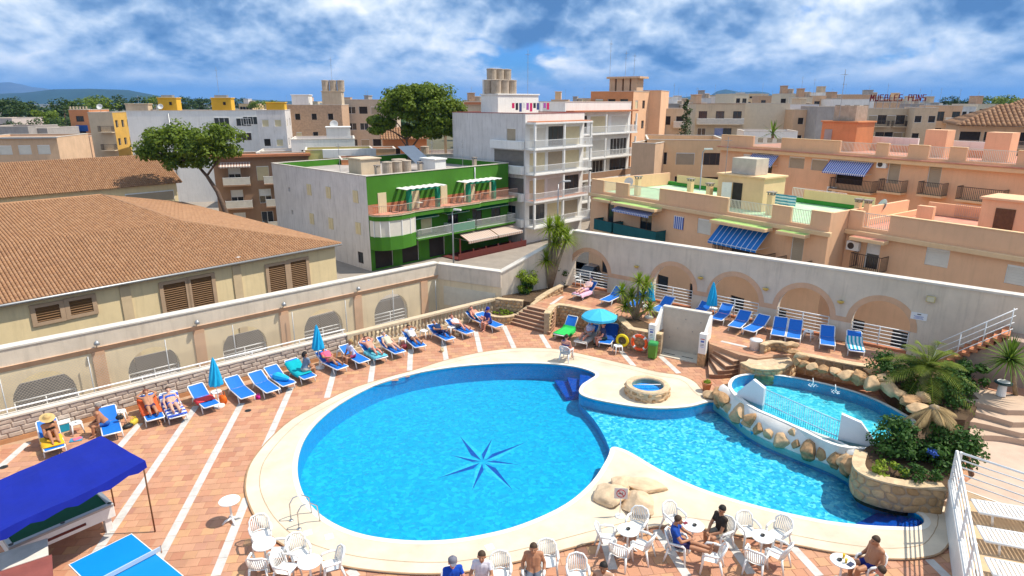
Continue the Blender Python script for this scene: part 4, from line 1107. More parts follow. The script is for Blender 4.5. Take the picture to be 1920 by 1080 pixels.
for k in range(4):
    x = s0_ + L * k / 3; z = za + (zb_ - za) * k / 3; MB().tube([(x, fy + .05, z), (x, fy + .05, z + 1.08)], .024, 6).build('rail_post', WHITE_METAL, root, True)
HW = Frame(20.9, 24.6, -63)
root = at_frame('hotel_wing', 'pale hotel wing with a low white wall at the right edge of the picture', 'building', HW)
MB().box(.1, 9, -.02, 5, -.02, 2.3).build('wall', WHITE_WALL, root)
MB().box(1.0, 1.9, -.05, -.022, TZ, 3.0).build('door', mat('grey_door', (0.50, 0.46, 0.42), 0.6), root)
MB().box(.05, 9, -.1, 5, 2.302, 2.42).build('wall_cap', MATS['pale_wall_cap'], root)
for k in range(5): MB().tube([(.1, -.03, 2.55 + k * .17), (9, -.03, 2.55 + k * .17)], .02, 5).build('rail', WHITE_METAL, root, True)
# raised sun platform with white railing, lower right
BC = Vector((13.10, 16.85)); d1 = Vector((math.cos(R(-119.3)), math.sin(R(-119.3)))); d2 = Vector((math.cos(R(-47)), math.sin(R(-47))))
plat = ccw([tuple(BC), tuple(BC + d1 * 9.5), tuple(BC + d1 * 9.5 + d2 * 7), tuple(BC + d2 * 7.5)])
b = MB(); b.prism(plat, -.02, 1.0); struct('sun_platform', b, WHITE_PAINT)
struct('platform_floor', MB().prism(inset(plat, .12), .99, 1.012), mat('platform_tile', (0.58, 0.40, 0.24), 0.8, 0.14, 2))
root = thing('platform_railing', 'white painted railing around the raised sun platform at the lower right', 'railing', (BC.x, BC.y, 1.0))
for dd, LL, nb in ((d1, 9.4, 7), (d2, 7.4, 5)):
    for k in range(5):
        z = .22 + k * .22; r_ = .022 if k < 4 else .034
        a_ = dd * (.02 if dd is d1 else .1); c_ = dd * LL
        MB().tube([(a_.x, a_.y, z), (c_.x, c_.y, z)], r_, 6).build('rail', WHITE_METAL, root, True)
    for k in range(nb):
        q = dd * (LL * k / (nb - 1) if dd is d1 else LL * (k + .0) / (nb - 1) + (.1 if k == 0 else 0)); MB().bbox(q.x - .035, q.x + .035, q.y - .035, q.y + .035, 0, 1.13, .006).build('rail_post', WHITE_METAL, root)
q = d1 * 9.4
b = MB(); n = Vector((-d1.y, d1.x)) * .07
b.add([(*(-n), 0), (*(q - n), 0), (*(q + n), 0), (*n, 0), (*(-n), .14), (*(q - n), .14), (*(q + n), .14), (*n, .14)], [(4, 5, 6, 7), (0, 1, 5, 4), (1, 2, 6, 5), (2, 3, 7, 6), (3, 0, 4, 7)]); b.build('kerb', WHITE_PAINT, root)

# buildings
WIN = {}
def slats_box(b_, w, h, z0, n, y0, y1):
    for k in range(n):
        z = z0 + h * k / n; b_.box(-w / 2, w / 2, y0, y1, z + h / n * .12, z + h / n)
def window_mesh(style, w, h):
    key = (style, round(w, 1), round(h, 1))
    if key in WIN: return WIN[key]
    w, h = key[1], key[2]
    fr_, pn = MB(), MB()
    x, z, t = w / 2, h / 2, .055
    fm, pm = WHITE_PAINT, GLASS
    sm = False
    if style in ('glass', 'half', 'glassdark'):
        if style == 'glassdark': fm = mat('bronze_frame', (0.10, 0.06, 0.04), 0.5, 0.1)
        for q in ((-x, -x + t, -z, z), (x - t, x, -z, z), (-x + t, x - t, -z, -z + t), (-x + t, x - t, z - t, z)): fr_.box(q[0], q[1], .08, .14, q[2], q[3])
        nm_ = max(1, round(w / .8)) - 1
        for k in range(1, nm_ + 1): xx = -x + w * k / (nm_ + 1); fr_.box(xx - .03, xx + .03, .085, .135, -z + t, z - t)
        pn.box(-x + t, x - t, .105, .115, -z + t, z - t)
        if style == 'half':
            fr_.box(-x + t, x - t, .09, .104, 0, z - t)
    elif style in ('shut', 'white', 'taupe'):
        pm = {'shut': CREAM_SHUT, 'white': WHITE_SHUT, 'taupe': TAUPE_SHUT}[style]
        for q in ((-x, -x + .04, -z, z), (x - .04, x, -z, z)): fr_.box(q[0], q[1], .05, .14, q[2], q[3])
        fr_.box(-x + .04, x - .04, .04, .14, z - .12, z)
        n = max(4, int(h / .16)); slats_box(pn, w - .08, h - .12, -z, n, .075, .12); pn.box(-x + .04, x - .04, .095, .115, -z, z - .12)
    elif style == 'shutters':
        fm = pm = CREAM_SHUT
        for sg in (-1, 1):
            xa, xb = (-x, -.012) if sg < 0 else (.012, x)
            fr_.box(xa, xb, -.03, .02, -z, z)
            for k in range(2): pn.box(xa + .06, xb - .06, -.045, -.031, -z + .08 + k * h / 2, -z + h / 2 - .06 + k * h / 2)
    elif style == 'louvre':
        pm = BROWN_LOUVRE; fm = mat('taupe_surround', (0.45, 0.31, 0.20), 0.9, 0.08)
        for q in ((-x - .25, -x, -z - .2, z + .2), (x, x + .25, -z - .2, z + .2), (-x, x, z, z + .2), (-x, x, -z - .2, -z)): fr_.box(q[0], q[1], -.07, .03, q[2], q[3])
        n = int(h / .14)
        for k in range(n): zc = -z + h * (k + .5) / n; pn.obox((0, -.02, zc), (w, .09, .018), 0, R(38))
        pn.box(-x, x, .0, .025, -z, z)
    elif style == 'door':
        fm = pm = CREAM_SHUT
        fr_.box(-x, x, -.02, .04, -z, z); pn.box(-x + .12, x - .12, -.028, -.021, -z + .15, z - .15)
    elif style == 'dark':
        pm = DARK_IN
        pn.box(-x, x, .16, .18, -z, z)
        for q in ((-x, -x + .04, -z, z), (x - .04, x, -z, z)): fr_.box(q[0], q[1], .1, .15, q[2], q[3])
    elif style == 'blue':
        pm = MATS['blue_white_stripe']
        pn.obox((0, -.02, 0), (w, .02, h)); fr_.box(-x, x, -.03, .05, z, z + .05)
    WIN[key] = (fr_.mesh('window', fm) if fr_.v else None, pn.mesh('pane', pm))
    return WIN[key]
stripe_mat('blue_white_stripe', (0.70, 0.72, 0.78), (0.03, 0.09, 0.42), 0.20, 0.62)
stripe_mat('blue_awning', (0.72, 0.78, 0.85), (0.01, 0.16, 0.50), 0.42, 0.90)
stripe_mat('beige_awning', (0.62, 0.54, 0.46), (0.30, 0.16, 0.12), 0.34, 0.45)
GREEN_AWN = mat('green_awning', (0.02, 0.22, 0.13), 0.8, 0.1)
def window(root, style, p, w, h, rz=0.0, name='window', sill=True):
    fm, pm = window_mesh(style, w, h)
    o = link(name, fm or pm, root, p, rz)
    if fm: link('pane' if style in ('glass', 'half', 'glassdark', 'dark') else 'shutter', pm, o)
    return o
def wallgrid(b_, s0, s1, z0, z1, holes, M, dep=.2):
    """a wall face with real openings and their reveals"""
    xs = sorted({s0, s1, *[q for h in holes for q in (h[0], h[1])]}); zs_ = sorted({z0, z1, *[q for h in holes for q in (h[2], h[3])]})
    xs = [x for x in xs if s0 <= x <= s1]; zs_ = [z for z in zs_ if z0 <= z <= z1]
    for i in range(len(xs) - 1):
        for j in range(len(zs_) - 1):
            cx, cz = (xs[i] + xs[i + 1]) / 2, (zs_[j] + zs_[j + 1]) / 2
            if any(h[0] < cx < h[1] and h[2] < cz < h[3] for h in holes): continue
            b_.add([M(xs[i], 0, zs_[j]), M(xs[i + 1], 0, zs_[j]), M(xs[i + 1], 0, zs_[j + 1]), M(xs[i], 0, zs_[j + 1])], [(0, 1, 2, 3)])
    for h in holes:
        a, c, e, g = h
        for (p, q) in (((a, e), (a, g)), ((c, g), (c, e)), ((a, g), (c, g)), ((c, e), (a, e))):
            b_.add([M(p[0], 0, p[1]), M(q[0], 0, q[1]), M(q[0], dep, q[1]), M(p[0], dep, p[1])], [(0, 1, 2, 3)])
        b_.add([M(a, dep, e), M(c, dep, e), M(c, dep, g), M(a, dep, g)], [(0, 1, 2, 3)])
def overlap(h, hs): return any(h[0] < q[1] + .02 and h[1] > q[0] - .02 and h[2] < q[3] + .02 and h[3] > q[2] - .02 for q in hs)
SURF = ('shutters', 'louvre', 'door', 'blue')
def building(name, label, fr, W, D, H, wall, front=(), left=(), right=(), parapet=.5, roof=None, x0=0.0, rightm=None, leftm=None, cat='building', group=None, cap=True, capm=None):
    """box building with recessed windows; lists hold (s, z, w, h, style)"""
    root = at_frame(name, label, cat, fr, group)
    faces = [('f', front, x0, W, lambda s, d, z: (s, d, z), 0.0, wall), ('l', left, 0, D, lambda s, d, z: (x0 + d, s, z), -PI / 2, leftm or wall), ('r', right, 0, D, lambda s, d, z: (W - d, s, z), PI / 2, rightm or wall)]
    for k, wins, a, c, M, rz, wm in faces:
        holes = []; keep = []
        for (s, z, w, h, st) in wins:
            w, h = round(w, 1), round(h, 1)
            q = (s - w / 2, s + w / 2, z - h / 2, z + h / 2)
            if q[0] < a + .05 or q[1] > c - .05 or q[3] > H - .05 or q[2] < 0: continue
            if overlap(q, holes): continue
            keep.append((s, z, w, h, st))
            if st not in SURF: holes.append(q)
        b_ = MB(); wallgrid(b_, a, c, 0, H, holes, M); b_.build('wall', wm, root)
        for (s, z, w, h, st) in keep:
            p = M(s, 0, z)
            if st in SURF:
                off = .035; p = (p[0] + (-off if k == 'l' else off if k == 'r' else 0), p[1] - (off if k == 'f' else 0), p[2])
            window(root, st, p, w, h, rz)
    b_ = MB(); b_.poly([(x0, D, 0), (W, D, 0), (W, D, H), (x0, D, H)]); b_.build('wall', wall, root)
    zr = H - parapet
    MB().poly([(x0, 0, zr), (W, 0, zr), (W, D, zr), (x0, D, zr)]).build('roof', roof or mat('flat_roof', (0.36, 0.25, 0.18), 0.95, 0.25, 0.5), root)
    if parapet > .06:
        b_ = MB(); t = .18
        for q in (((x0 + t, t), (W - t, t)), ((W - t, t), (W - t, D - t)), ((W - t, D - t), (x0 + t, D - t)), ((x0 + t, D - t), (x0 + t, t))):
            b_.add([(*q[0], zr), (*q[1], zr), (*q[1], H - .002), (*q[0], H - .002)], [(0, 1, 2, 3)])
        b_.build('parapet', wall, root)
        if cap:
            b_ = MB(); o_ = .05
            L1 = [(x0 - o_, -o_), (W + o_, -o_), (W + o_, D + o_), (x0 - o_, D + o_)]; L2 = [(x0 + t + .02, t + .02), (W - t - .02, t + .02), (W - t - .02, D - t - .02), (x0 + t + .02, D - t - .02)]
            b_.add([(*p, H) for p in L1] + [(*p, H) for p in L2] + [(*p, H + .07) for p in L1] + [(*p, H + .07) for p in L2],
                   [(i, (i + 1) % 4, 4 + (i + 1) % 4, 4 + i) for i in range(4)] + [(8 + i, 8 + (i + 1) % 4, 12 + (i + 1) % 4, 12 + i) for i in range(4)] + [(i, (i + 1) % 4, 8 + (i + 1) % 4, 8 + i) for i in range(4)] + [(4 + i, 12 + i, 12 + (i + 1) % 4, 4 + (i + 1) % 4) for i in range(4)])
            b_.build('parapet_cap', capm or MATS['pale_wall_cap'], root)
    root['_H'] = H
    return root
def bars(root, pts, z0, h, m=DARK_IRON, gap=.13, r_=.012, solid=None):
    """a balustrade of thin bars along a polyline"""
    b_ = MB(); tot = 0
    for i in range(len(pts) - 1):
        a, c = Vector(pts[i]), Vector(pts[i + 1]); L = (c - a).length; d = (c - a) / max(L, 1e-6)
        b_.tube([(*a, z0 + h), (*c, z0 + h)], .025, 5); b_.tube([(*a, z0 + .06), (*c, z0 + .06)], .018, 5)
        if solid is None:
            n = max(1, int(L / gap))
            for k in range(n + 1):
                p = a + d * (L * k / n); b_.box(p.x - r_, p.x + r_, p.y - r_, p.y + r_, z0, z0 + h)
    o = b_.build('railing', m, root)
    if solid is not None:
        for i in range(len(pts) - 1):
            a, c = Vector(pts[i]), Vector(pts[i + 1])
            n_ = (c - a).normalized(); n_ = Vector((-n_.y, n_.x)) * .012; q = MB()
            P = [a - n_, c - n_, c + n_, a + n_]; q.prism([tuple(p) for p in P], z0 + .05, z0 + h - .02); q.build('railing_panel', solid, o)
    return o
def balcony(root, s0, s1, z, depth, wall, rail='bars', railm=DARK_IRON, solid=None, th=.16, h=.95, slabm=None, y=0.0):
    o = MB().bbox(s0, s1, y - depth, y - .002, z - th, z, .015).build('balcony', slabm or wall, root)
    bars(o, [(s0 + .04, y - .03), (s0 + .04, y - depth + .05), (s1 - .04, y - depth + .05), (s1 - .04, y - .03)], z, h, railm, solid=solid)
    return o
def awning(root, s0, s1, z, out, drop, m, y=0.0, val=.18):
    w = s1 - s0; b_ = MB()
    b_.add([(0, -.03, 0), (w, -.03, 0), (w, -out, -drop), (0, -out, -drop), (w, -out, -drop - val), (0, -out, -drop - val)], [(0, 1, 2, 3), (3, 2, 4, 5)])
    o = b_.build('awning', m, root, loc=(s0, y, z))
    q = MB(); q.tube([(.05, -.02, -drop), (.05, -out, -drop)], .015, 5); q.tube([(w - .05, -.02, -drop), (w - .05, -out, -drop)], .015, 5); q.tube([(0, -out, -drop - .02), (w, -out, -drop - .02)], .02, 6); q.tube([(0, -.03, 0), (w, -.03, 0)], .035, 6)
    q.build('awning_frame', WHITE_METAL, o)
    return o
def ac_unit(root, p, rz=0.0):
    o = MB().bbox(-.42, .42, -.32, 0, -.3, .3, .02).build('air_conditioner', WHITE_PLASTIC, root, loc=p, rz=rz)
    b_ = MB(); b_.lathe([(.22, 0), (.22, .012), (.05, .014)], 16); f_ = b_.build('fan_grille', DARK_IRON, o, loc=(-.1, -.322, 0)); f_.rotation_euler = (R(90), 0, 0)
    return o
def chimney(root, x, y, z, h=1.2, w=.42, m=None):
    o = MB().bbox(x - w / 2, x + w / 2, y - w / 2, y + w / 2, z, z + h, .01).build('chimney', m or PEACH_PALE, root)
    q = MB(); q.box(x - w * .65, x + w * .65, y - w * .65, y + w * .65, z + h + .16, z + h + .24)
    for sx_ in (-1, 1):
        for sy_ in (-1, 1): q.box(x + sx_ * w * .4 - .04, x + sx_ * w * .4 + .04, y + sy_ * w * .4 - .04, y + sy_ * w * .4 + .04, z + h, z + h + .16)
    q.build('chimney_cap', mat('grey_cement', (0.30, 0.26, 0.23), 0.95, 0.15), o)
    return o
DISHM = mat('dish_enamel', (0.62, 0.62, 0.60), 0.4, 0.05)
def dish(root, x, y, z, az=0.0, s=.45):
    o = MB().tube([(x, y, z), (x, y, z + .7)], .025, 6).build('dish_mast', GREY_METAL, root, True)
    b_ = MB(); b_.lathe([(.02, 0), (s * .5, .04), (s * .85, .12), (s, .18), (s * .98, .19), (s * .8, .14), (.02, .02)], 18)
    d_ = b_.build('satellite_dish', DISHM, o, True, loc=(x, y - .05, z + .8)); d_.rotation_euler = (R(68), 0, az)
    return o
def antenna(root, x, y, z, h=3.0):
    b_ = MB(); b_.tube([(x, y, z), (x, y, z + h)], .025, 5)
    for k in range(6): b_.box(x - .3 + k * .03, x + .3 - k * .03, y - .25 + k * .12, y - .235 + k * .12, z + h * .9, z + h * .9 + .015)
    b_.box(x - .01, x + .01, y - .3, y + .45, z + h * .9, z + h * .9 + .02)
    for k in range(4): b_.box(x - .2, x + .2, y - .1 + k * .1, y - .09 + k * .1, z + h * .72, z + h * .72 + .012)
    return b_.build('antenna', GREY_METAL, root)
def tank(root, x, y, z, r_=.6, h=1.2, m=None):
    b_ = MB(); b_.lathe([(r_, 0), (r_, h), (r_ * 1.05, h), (r_ * 1.05, h + .1), (r_ * .3, h + .16)], 14, (x, y, z)); return b_.build('water_tank', m or TANK, root, False)
def roofbox(root, x0, x1, y0, y1, z, h, m, door=None, cap=True):
    o = MB().bbox(x0, x1, y0, y1, z, z + h, .02).build('stair_tower', m, root)
    if cap: MB().bbox(x0 - .12, x1 + .12, y0 - .12, y1 + .12, z + h + .002, z + h + .14, .02).build('roof_slab', m, o)
    if door: MB().box(door[0], door[1], y0 - .05, y0 - .002, z + .05, z + door[2]).build('door', door[3], o)
    return o
def grid(x0, x1, n, z0, dz, rows, w, h, styles):
    return [(x0 + (x1 - x0) * (i + .5) / n, z0 + dz * j, w, h, styles[(i * 3 + j * 5 + i * j) % len(styles)]) for i in range(n) for j in range(rows)]

# tiled halls on the left
ROOF_COLS = [(0.32, 0.17, 0.088), (0.35, 0.19, 0.10), (0.37, 0.21, 0.115), (0.295, 0.155, 0.083), (0.355, 0.187, 0.093)]
ROOFT = island_mat('clay_roof_tile', ROOF_COLS, 0.85, 0.2, 2.5, 0.25, 8)
ROOFB = mat('clay_roof_bed', (0.22, 0.10, 0.055), 0.9, 0.2, 3)
def tiled_slope(root, poly, eave, spacing=.20, row=.34):
    """barrel tiles over a roof polygon: poly in local 3D, eave = (point, point) giving the eave direction"""
    P = [Vector(p) for p in poly]; e = (Vector(eave[1]) - Vector(eave[0])).normalized()
    n = (P[1] - P[0]).cross(P[2] - P[0]).normalized()
    if n.z < 0: n = -n
    e = (e - n * e.dot(n)).normalized()
    dn = e.cross(n).normalized()
    if dn.z > 0: dn = -dn
    o = P[0]
    L = [((p - o).dot(e), (p - o).dot(dn)) for p in P]
    MB().poly(poly).build('roof_bed', ROOFB, root)
    b_ = MB(); s0, s1 = min(q[0] for q in L), max(q[0] for q in L)
    k = s0 + spacing / 2
    while k < s1:
        ts = []
        for i in range(len(L)):
            a, c = L[i], L[(i + 1) % len(L)]
            if (a[0] - k) * (c[0] - k) < 0: ts.append(a[1] + (c[1] - a[1]) * (k - a[0]) / (c[0] - a[0]))
        ts.sort()
        for j in range(0, len(ts) - 1, 2):
            t0, t1 = ts[j], ts[j + 1]; m_ = max(1, round((t1 - t0) / row))
            for q in range(m_):
                ta, tb = t0 + (t1 - t0) * q / m_, t0 + (t1 - t0) * (q + 1) / m_ + .03
                vs_ = []
                for tt, rr, hh in ((ta, spacing * .40, .0), (tb, spacing * .47, .035)):
                    for w in (0, 45, 90, 135, 180):
                        vs_.append(o + e * (k + rr * math.cos(R(w))) + dn * tt + n * (rr * .85 * math.sin(R(w)) + hh + .01))
                b_.add(vs_, [(i, i + 1, 6 + i, 5 + i) for i in range(4)] + [(5, 6, 7, 8, 9)])
        k += spacing
    return tag(b_.build('roof_tiling', ROOFT, root, True), kind='stuff')
SF = Frame(-14.28, 50.72, 47.2, STREET)
root = at_frame('school_hall', 'cream hall with a broad brown tiled hip roof and louvred windows beyond the left arcade', 'building', SF)
ze = 5.5
wins = []
for (u, v, w, h) in ((90, 587, 1.25, .95), (152, 574, 1.25, .9), (329, 556, 1.35, 2.2), (379, 545, 1.35, 2.2), (520, 520, 1.3, 2.2), (560, 511, 1.3, 2.2)):
    q = SF.hit(u, v, y=0); wins.append((q.x, q.z if h < 1.5 else q.z - .15, w, h, 'louvre'))
b = MB(); b.poly([(-40, 0, 0), (0, 0, 0), (0, 0, ze), (-40, 0, ze)]); b.build('wall', CREAM_WALL, root)
b = MB(); b.poly([(0, 0, 0), (0, 18, 0), (0, 18, ze), (0, 0, ze)]); b.build('wall', CREAM_WALL, root)
for (s, z, w, h, st) in wins: window(root, st, (s, -.035, z), w, h)
for u in (233, 447): q = SF.hit(u, 540, y=0); MB().box(q.x - .3, q.x + .3, -.08, -.001, 0, ze - .3).build('pilaster', mat('cream_pilaster', (0.62, 0.47, 0.29), 0.9, 0.08), root)
MB().tube([(-40, -.38, ze - .06), (.4, -.38, ze - .06)], .09, 6).build('gutter', GREY_METAL, root, True)
brk = SF.hit(343, 416, z=ze + 2.2); pk = SF.hit(190, 366, z=ze + 3.6)
zb1, yb = ze + 2.2, brk.y
A, B_, C_, D_ = (-42, -.35, ze), (.4, -.35, ze), (brk.x, brk.y, zb1), (-42, brk.y, zb1)
tiled_slope(root, [A, B_, C_, D_], (A, B_))
pkp = (pk.x, pk.y, ze + 3.6)
E_ = (-42, pk.y, ze + 3.6)
tiled_slope(root, [D_, C_, pkp, E_], (D_, C_))
F_ = (.4, 2 * pk.y + .6, ze)
tiled_slope(root, [B_, F_, C_], (B_, F_)); tiled_slope(root, [C_, F_, pkp], (B_, F_))
MB().tube([B_, C_, pkp], .13, 6).build('hip_ridge', ROOFT, root, True); MB().tube([pkp, E_], .13, 6).build('roof_ridge', ROOFT, root, True)
S2 = Frame(*at(330, 341, 3.0)[:2], 47.2, STREET)
root = at_frame('school_hall', 'rear cream hall with a long dark window band under a brown tiled gable roof', 'building', S2)
H2 = 7.5; q = S2.hit(268, 291, y=5.0)
MB().poly([(-46, 0, 0), (0, 0, 0), (0, 0, H2), (-46, 0, H2)]).build('wall', CREAM_WALL, root)
MB().poly([(0, 0, 0), (0, 10, 0), (0, 10, H2), (0, 5, q.z), (0, 0, H2)]).build('wall', CREAM_WALL, root)
for (u0, u1, v) in ((232, 325, 356), (128, 168, 365), (0, 105, 376)):
    a_, c_ = S2.hit(u0, v, y=0), S2.hit(u1, v + (4 if u0 else 6) * 0, y=0)
    window(root, 'taupe', ((a_.x + c_.x) / 2, -.12, 6.1), c_.x - a_.x, 1.1)
tiled_slope(root, [(-46, -.5, H2 - .1), (.4, -.5, H2 - .1), (.4, 5, q.z), (-46, 5, q.z)], ((-46, 0, 0), (.4, 0, 0)))
tiled_slope(root, [(-46, 10.5, H2 - .1), (.4, 10.5, H2 - .1), (.4, 5, q.z), (-46, 5, q.z)], ((-46, 0, 0), (.4, 0, 0)))
MB().tube([(.42, -.5, H2), (.42, 5, q.z + .1), (.42, 10.5, H2)], .12, 6).build('verge', ROOFT, root, True)

# green building
GF = Frame(-14.16, 62.93, 45.6, STREET)
HG = 9.5
DG = GF.hit(509.6, 314, x=0).y
side = []
for (u, v) in ((580, 355.5), (616, 361), (667, 368.5), (585, 410), (621, 419), (672, 428)):
    q = GF.hit(u, v, x=0); side.append((q.y, q.z, .95, 1.25, 'shutters'))
for (u, v) in ((542, 355), (548, 398)): q = GF.hit(u, v, x=0); side.append((q.y, q.z, .4, .5, 'dark'))
q = GF.hit(676, 483, x=0); side.append((q.y, q.z, 1.0, 1.2, 'glassdark'))
zt = GF.hit(691, 404, y=-.3).z
fr_w = []
for (u, v, w, h) in ((716, 370, 1.0, 2.0), (775, 368, 1.5, 2.2), (832, 358, .9, 2.0), (880, 356, 1.6, 2.2), (922, 350, .8, 2.0)):
    q = GF.hit(u, v, y=0); fr_w.append((q.x, zt + h / 2 + .02, w, h, 'door'))
z1f = zt - 3.0
for u in (760, 800, 850, 895, 930): q = GF.hit(u, 420, y=0); fr_w.append((q.x, z1f + 1.25, 1.5, 2.2, 'glassdark' if u % 20 else 'shut'))
for u in (720, 770, 820): q = GF.hit(u, 470, y=0); fr_w.append((q.x, 1.35, 2.2, 2.4, 'dark'))
LG = 19.6
root = building('green_building', 'green fronted building with roof terrace, white pergolas and a bare white side wall', GF, LG, DG, HG, GREEN_WALL, fr_w, side, parapet=.7, leftm=OLD_WHITE, roof=mat('grey_roof', (0.36, 0.32, 0.29), 0.95, 0.25, .6))
MB().box(.02, LG - .02, -.03, -.003, zt + .02, zt + .95).build('wainscot', mat('brick_wainscot', (0.45, 0.17, 0.08), 0.9, 0.25, 6), root)
def outline(d, bulge): return [(.02, -.02), (.05, -d * .55), (.45, -d * .9), (1.2, -d - bulge * .6), (2.6, -d - bulge), (3.8, -d - bulge * .6), (4.6, -d), (8.4, -d), (9.0, -d - .35), (13.2, -d - .35), (13.8, -d), (LG - .02, -d)]
ol = outline(1.5, .5)
tr = MB().prism(ccw(ol + [(LG - .02, -.02)]), zt - .55, zt).build('terrace_slab', GREEN_WALL, root)
MB().prism(ccw(inset(ccw(ol + [(LG - .02, -.02)]), .06)), zt + .001, zt + .02).build('terrace_paving', SALMON, tr)
MB().prism(ccw(inset(ccw(ol + [(LG - .02, -.02)]), -.05)), zt - .1, zt - .02).build('slab_edge', mat('pale_slab_edge', (0.62, 0.50, 0.38), 0.9, .1), tr)
RUSTY = mat('pinkish_railing', (0.55, 0.38, 0.30), 0.6, 0.1)
bars(tr, ol, zt, .95, RUSTY, gap=.16)
bay = [q for q in ol if q[0] <= 4.7]
bo = MB().prism(ccw(bay + [(4.6, -.02)]), z1f - .5, z1f + .85).build('bay', GREEN_WALL, root)
gb = inset(ccw(bay + [(4.6, -.02)]), .08)
MB().prism(gb, z1f + .851, zt - .551).build('bay_glazing', WHITE_SHUT, bo)
for p_ in bay[1:]:
    MB().box(p_[0] - .04, p_[0] + .04, p_[1] - .03 + .06, p_[1] + .06 + .05, z1f + .85, zt - .56).build('mullion', WHITE_METAL, bo)
for (xa, xb, sol) in ((4.9, 9.6, None), (9.8, 13.0, mat('green_tinted_panel', (0.15, 0.30, 0.22), 0.25, 0.05)), (13.2, LG - .1, None)):
    balcony(root, xa, xb, z1f, 1.35, GREEN_WALL, railm=WHITE_METAL, solid=sol)
for xa, xb in ((4.9, 8.2), (9.3, 12.6), (13.6, 18.8)): awning(root, xa, xb, zt - .6, .9, .35, GREEN_AWN, val=.12)
awning(root, 10.8, 15.3, 2.75, 2.6, .9, MATS['beige_awning'], val=.3); awning(root, 15.4, 19.4, 2.75, 2.6, .9, MATS['beige_awning'], val=.3)
MB().box(9.0, LG, -3.0, -.05, .0, .12).build('restaurant_floor', MAROON, root)
for k in range(6): MB().box(9.2 + k * 1.9, 9.35 + k * 1.9, -3.0, -2.9, .1, 1.0 if k else 2.4).build('terrace_post', MAROON, root)
MB().box(9.0, LG, -3.02, -2.95, .13, .75).build('restaurant_parapet', MAROON, root)
PERG = mat('green_pergola', (0.01, 0.25, 0.14), 0.7, 0.1)
for (xa, xb) in ((GF.hit(752, 346, y=-1.0).x, GF.hit(832, 340, y=-1.0).x), (GF.hit(866, 336, y=-1.0).x, GF.hit(936, 330, y=-1.0).x)):
    pr = MB().box(xa + .8, xb - .8, -1.15, -.95, zt + 2.0, zt + 2.2).build('pergola', PERG, root)
    for x in (xa + .9, xb - .9): MB().bbox(x - .22, x + .22, -1.2, -.8, zt, zt + 2.0).build('pergola_post', PERG, pr)
    n = 7
    for k in range(n):
        x = xa + (xb - xa) * k / n; MB().obox((x + .27, -.85, zt + 2.32), (.42, 1.9, .05), 0, 0, R(-9)).build('roof_slat', WHITE_PAINT, pr)
for k, x in enumerate((3.0, 5.6, 8.0, 11.5, 15.0)):
    q = MB(); q.lathe([(.35, .7), (.36, .74), (.05, .75)], 12, (x, -1.0, zt)); q.tube([(x, -1, zt), (x, -1, zt + .7)], .03, 5); q.build('terrace_table', WHITE_PLASTIC if k % 2 else DARK_IRON, root)
for (x, y, s) in ((6, 5, .55), (7.3, 5, .55), (8.6, 5, .5), (9, 7, .8)): tank(root, x, y, HG - .7, s, 1.3)
roofbox(root, 4, 6.5, 7, 9.5, HG - .7, 1.6, BEIGE); roofbox(root, 11, 12.6, 3, 5.5, HG - .7, 1.4, WHITE_WALL)
b = MB(); b.add([(10.0, 5, HG + .2), (12.4, 5, HG + .2), (12.4, 8.5, HG + 2.0), (10.0, 8.5, HG + 2.0)], [(0, 1, 2, 3)]); b.build('skylight', mat('slate_panel', (0.10, 0.13, 0.18), 0.4, .1), root)
for (x, y) in ((2, 8), (13, 6), (16, 4)): antenna(root, x, y, HG - .5, 3.2)
MB().tube([(14.2, -.08, zt + 1.6), (14.2, -.08, HG - .1)], .06, 6).build('downpipe', WHITE_METAL, root, True)
for x in (3, 8.5, 16.5): chimney(root, x, 2.5, HG - .7, 1.2, .4, TANK)

# white apartment blocks in the centre
p = aty(985, 213, 76.0); WF = Frame(p.x, p.y, 45.6, STREET); HW_ = p.z - STREET
LWF = WF.hit(1094, 280, y=0).x
DW = WF.hit(848, 211, x=0).y
lv = [WF.hit(987, v, y=-1.3).z for v in (281, 329, 381, 430)]
fl = [lv[0] + 3.05] + lv
side = []
for z in lv:
    q0 = WF.hit(948, 300, x=0).y
    side += [(q0 * .72, z + 1.55, 1.5, 1.5, 'taupe' if z in lv[:1] else 'glassdark'), (q0 * .30, z + 1.45, 1.6, 1.7, 'glassdark')]
fw = []
for z in lv:
    for k in range(3): fw.append((LWF * (.2 + .3 * k), z + 1.25, LWF * .26, 2.3, ('shut', 'white', 'glassdark', 'shut', 'taupe')[(k + int(z)) % 5]))
root = building('white_apartment_block', 'white five storey apartment block with rounded front balconies and a blank stained side wall', WF, LWF, DW, HW_, WHITE_WALL, fw, side, parapet=.5, leftm=OLD_WHITE, capm=mat('maroon_cap', (0.30, 0.07, 0.07), 0.8, 0.1))
for i, z in enumerate(lv + [lv[0] + 3.0]):
    if z > lv[0] + 1:
        MB().bbox(.1, LWF - .1, -1.5, -.002, z - .25, z - .05, .02).build('canopy', WHITE_WALL, root); MB().bbox(.3, LWF - .3, -1.4, -.01, z - .048, z + .06).build('canopy_tiles', TERRA, root)
        continue
    o = balcony(root, .02, LWF - .02, z, 1.5, WHITE_WALL, railm=WHITE_METAL, solid=None)
    for x in (.25, LWF * .5, LWF - .25): MB().box(x - .12, x + .12, -1.42, -1.2, z + .001, z + 2.78).build('balcony_column', WHITE_WALL, o)
    if i == 2: MB().box(.1, LWF - .1, -1.42, -.1, z + .002, z + .03).build('balcony_tiles', TERRA, o)
    MB().bbox(-.55, -.003, .1, DW * .42, z - .1, z + .85, .05).build('side_parapet', WHITE_WALL, root)
    MB().box(-.02, -.004, .2, DW * .4, z + .86, z + 2.6).build('side_glazing', mat('smoky_glass', (0.16, 0.15, 0.14), .15, .1), root) if i in (1, 2) else None
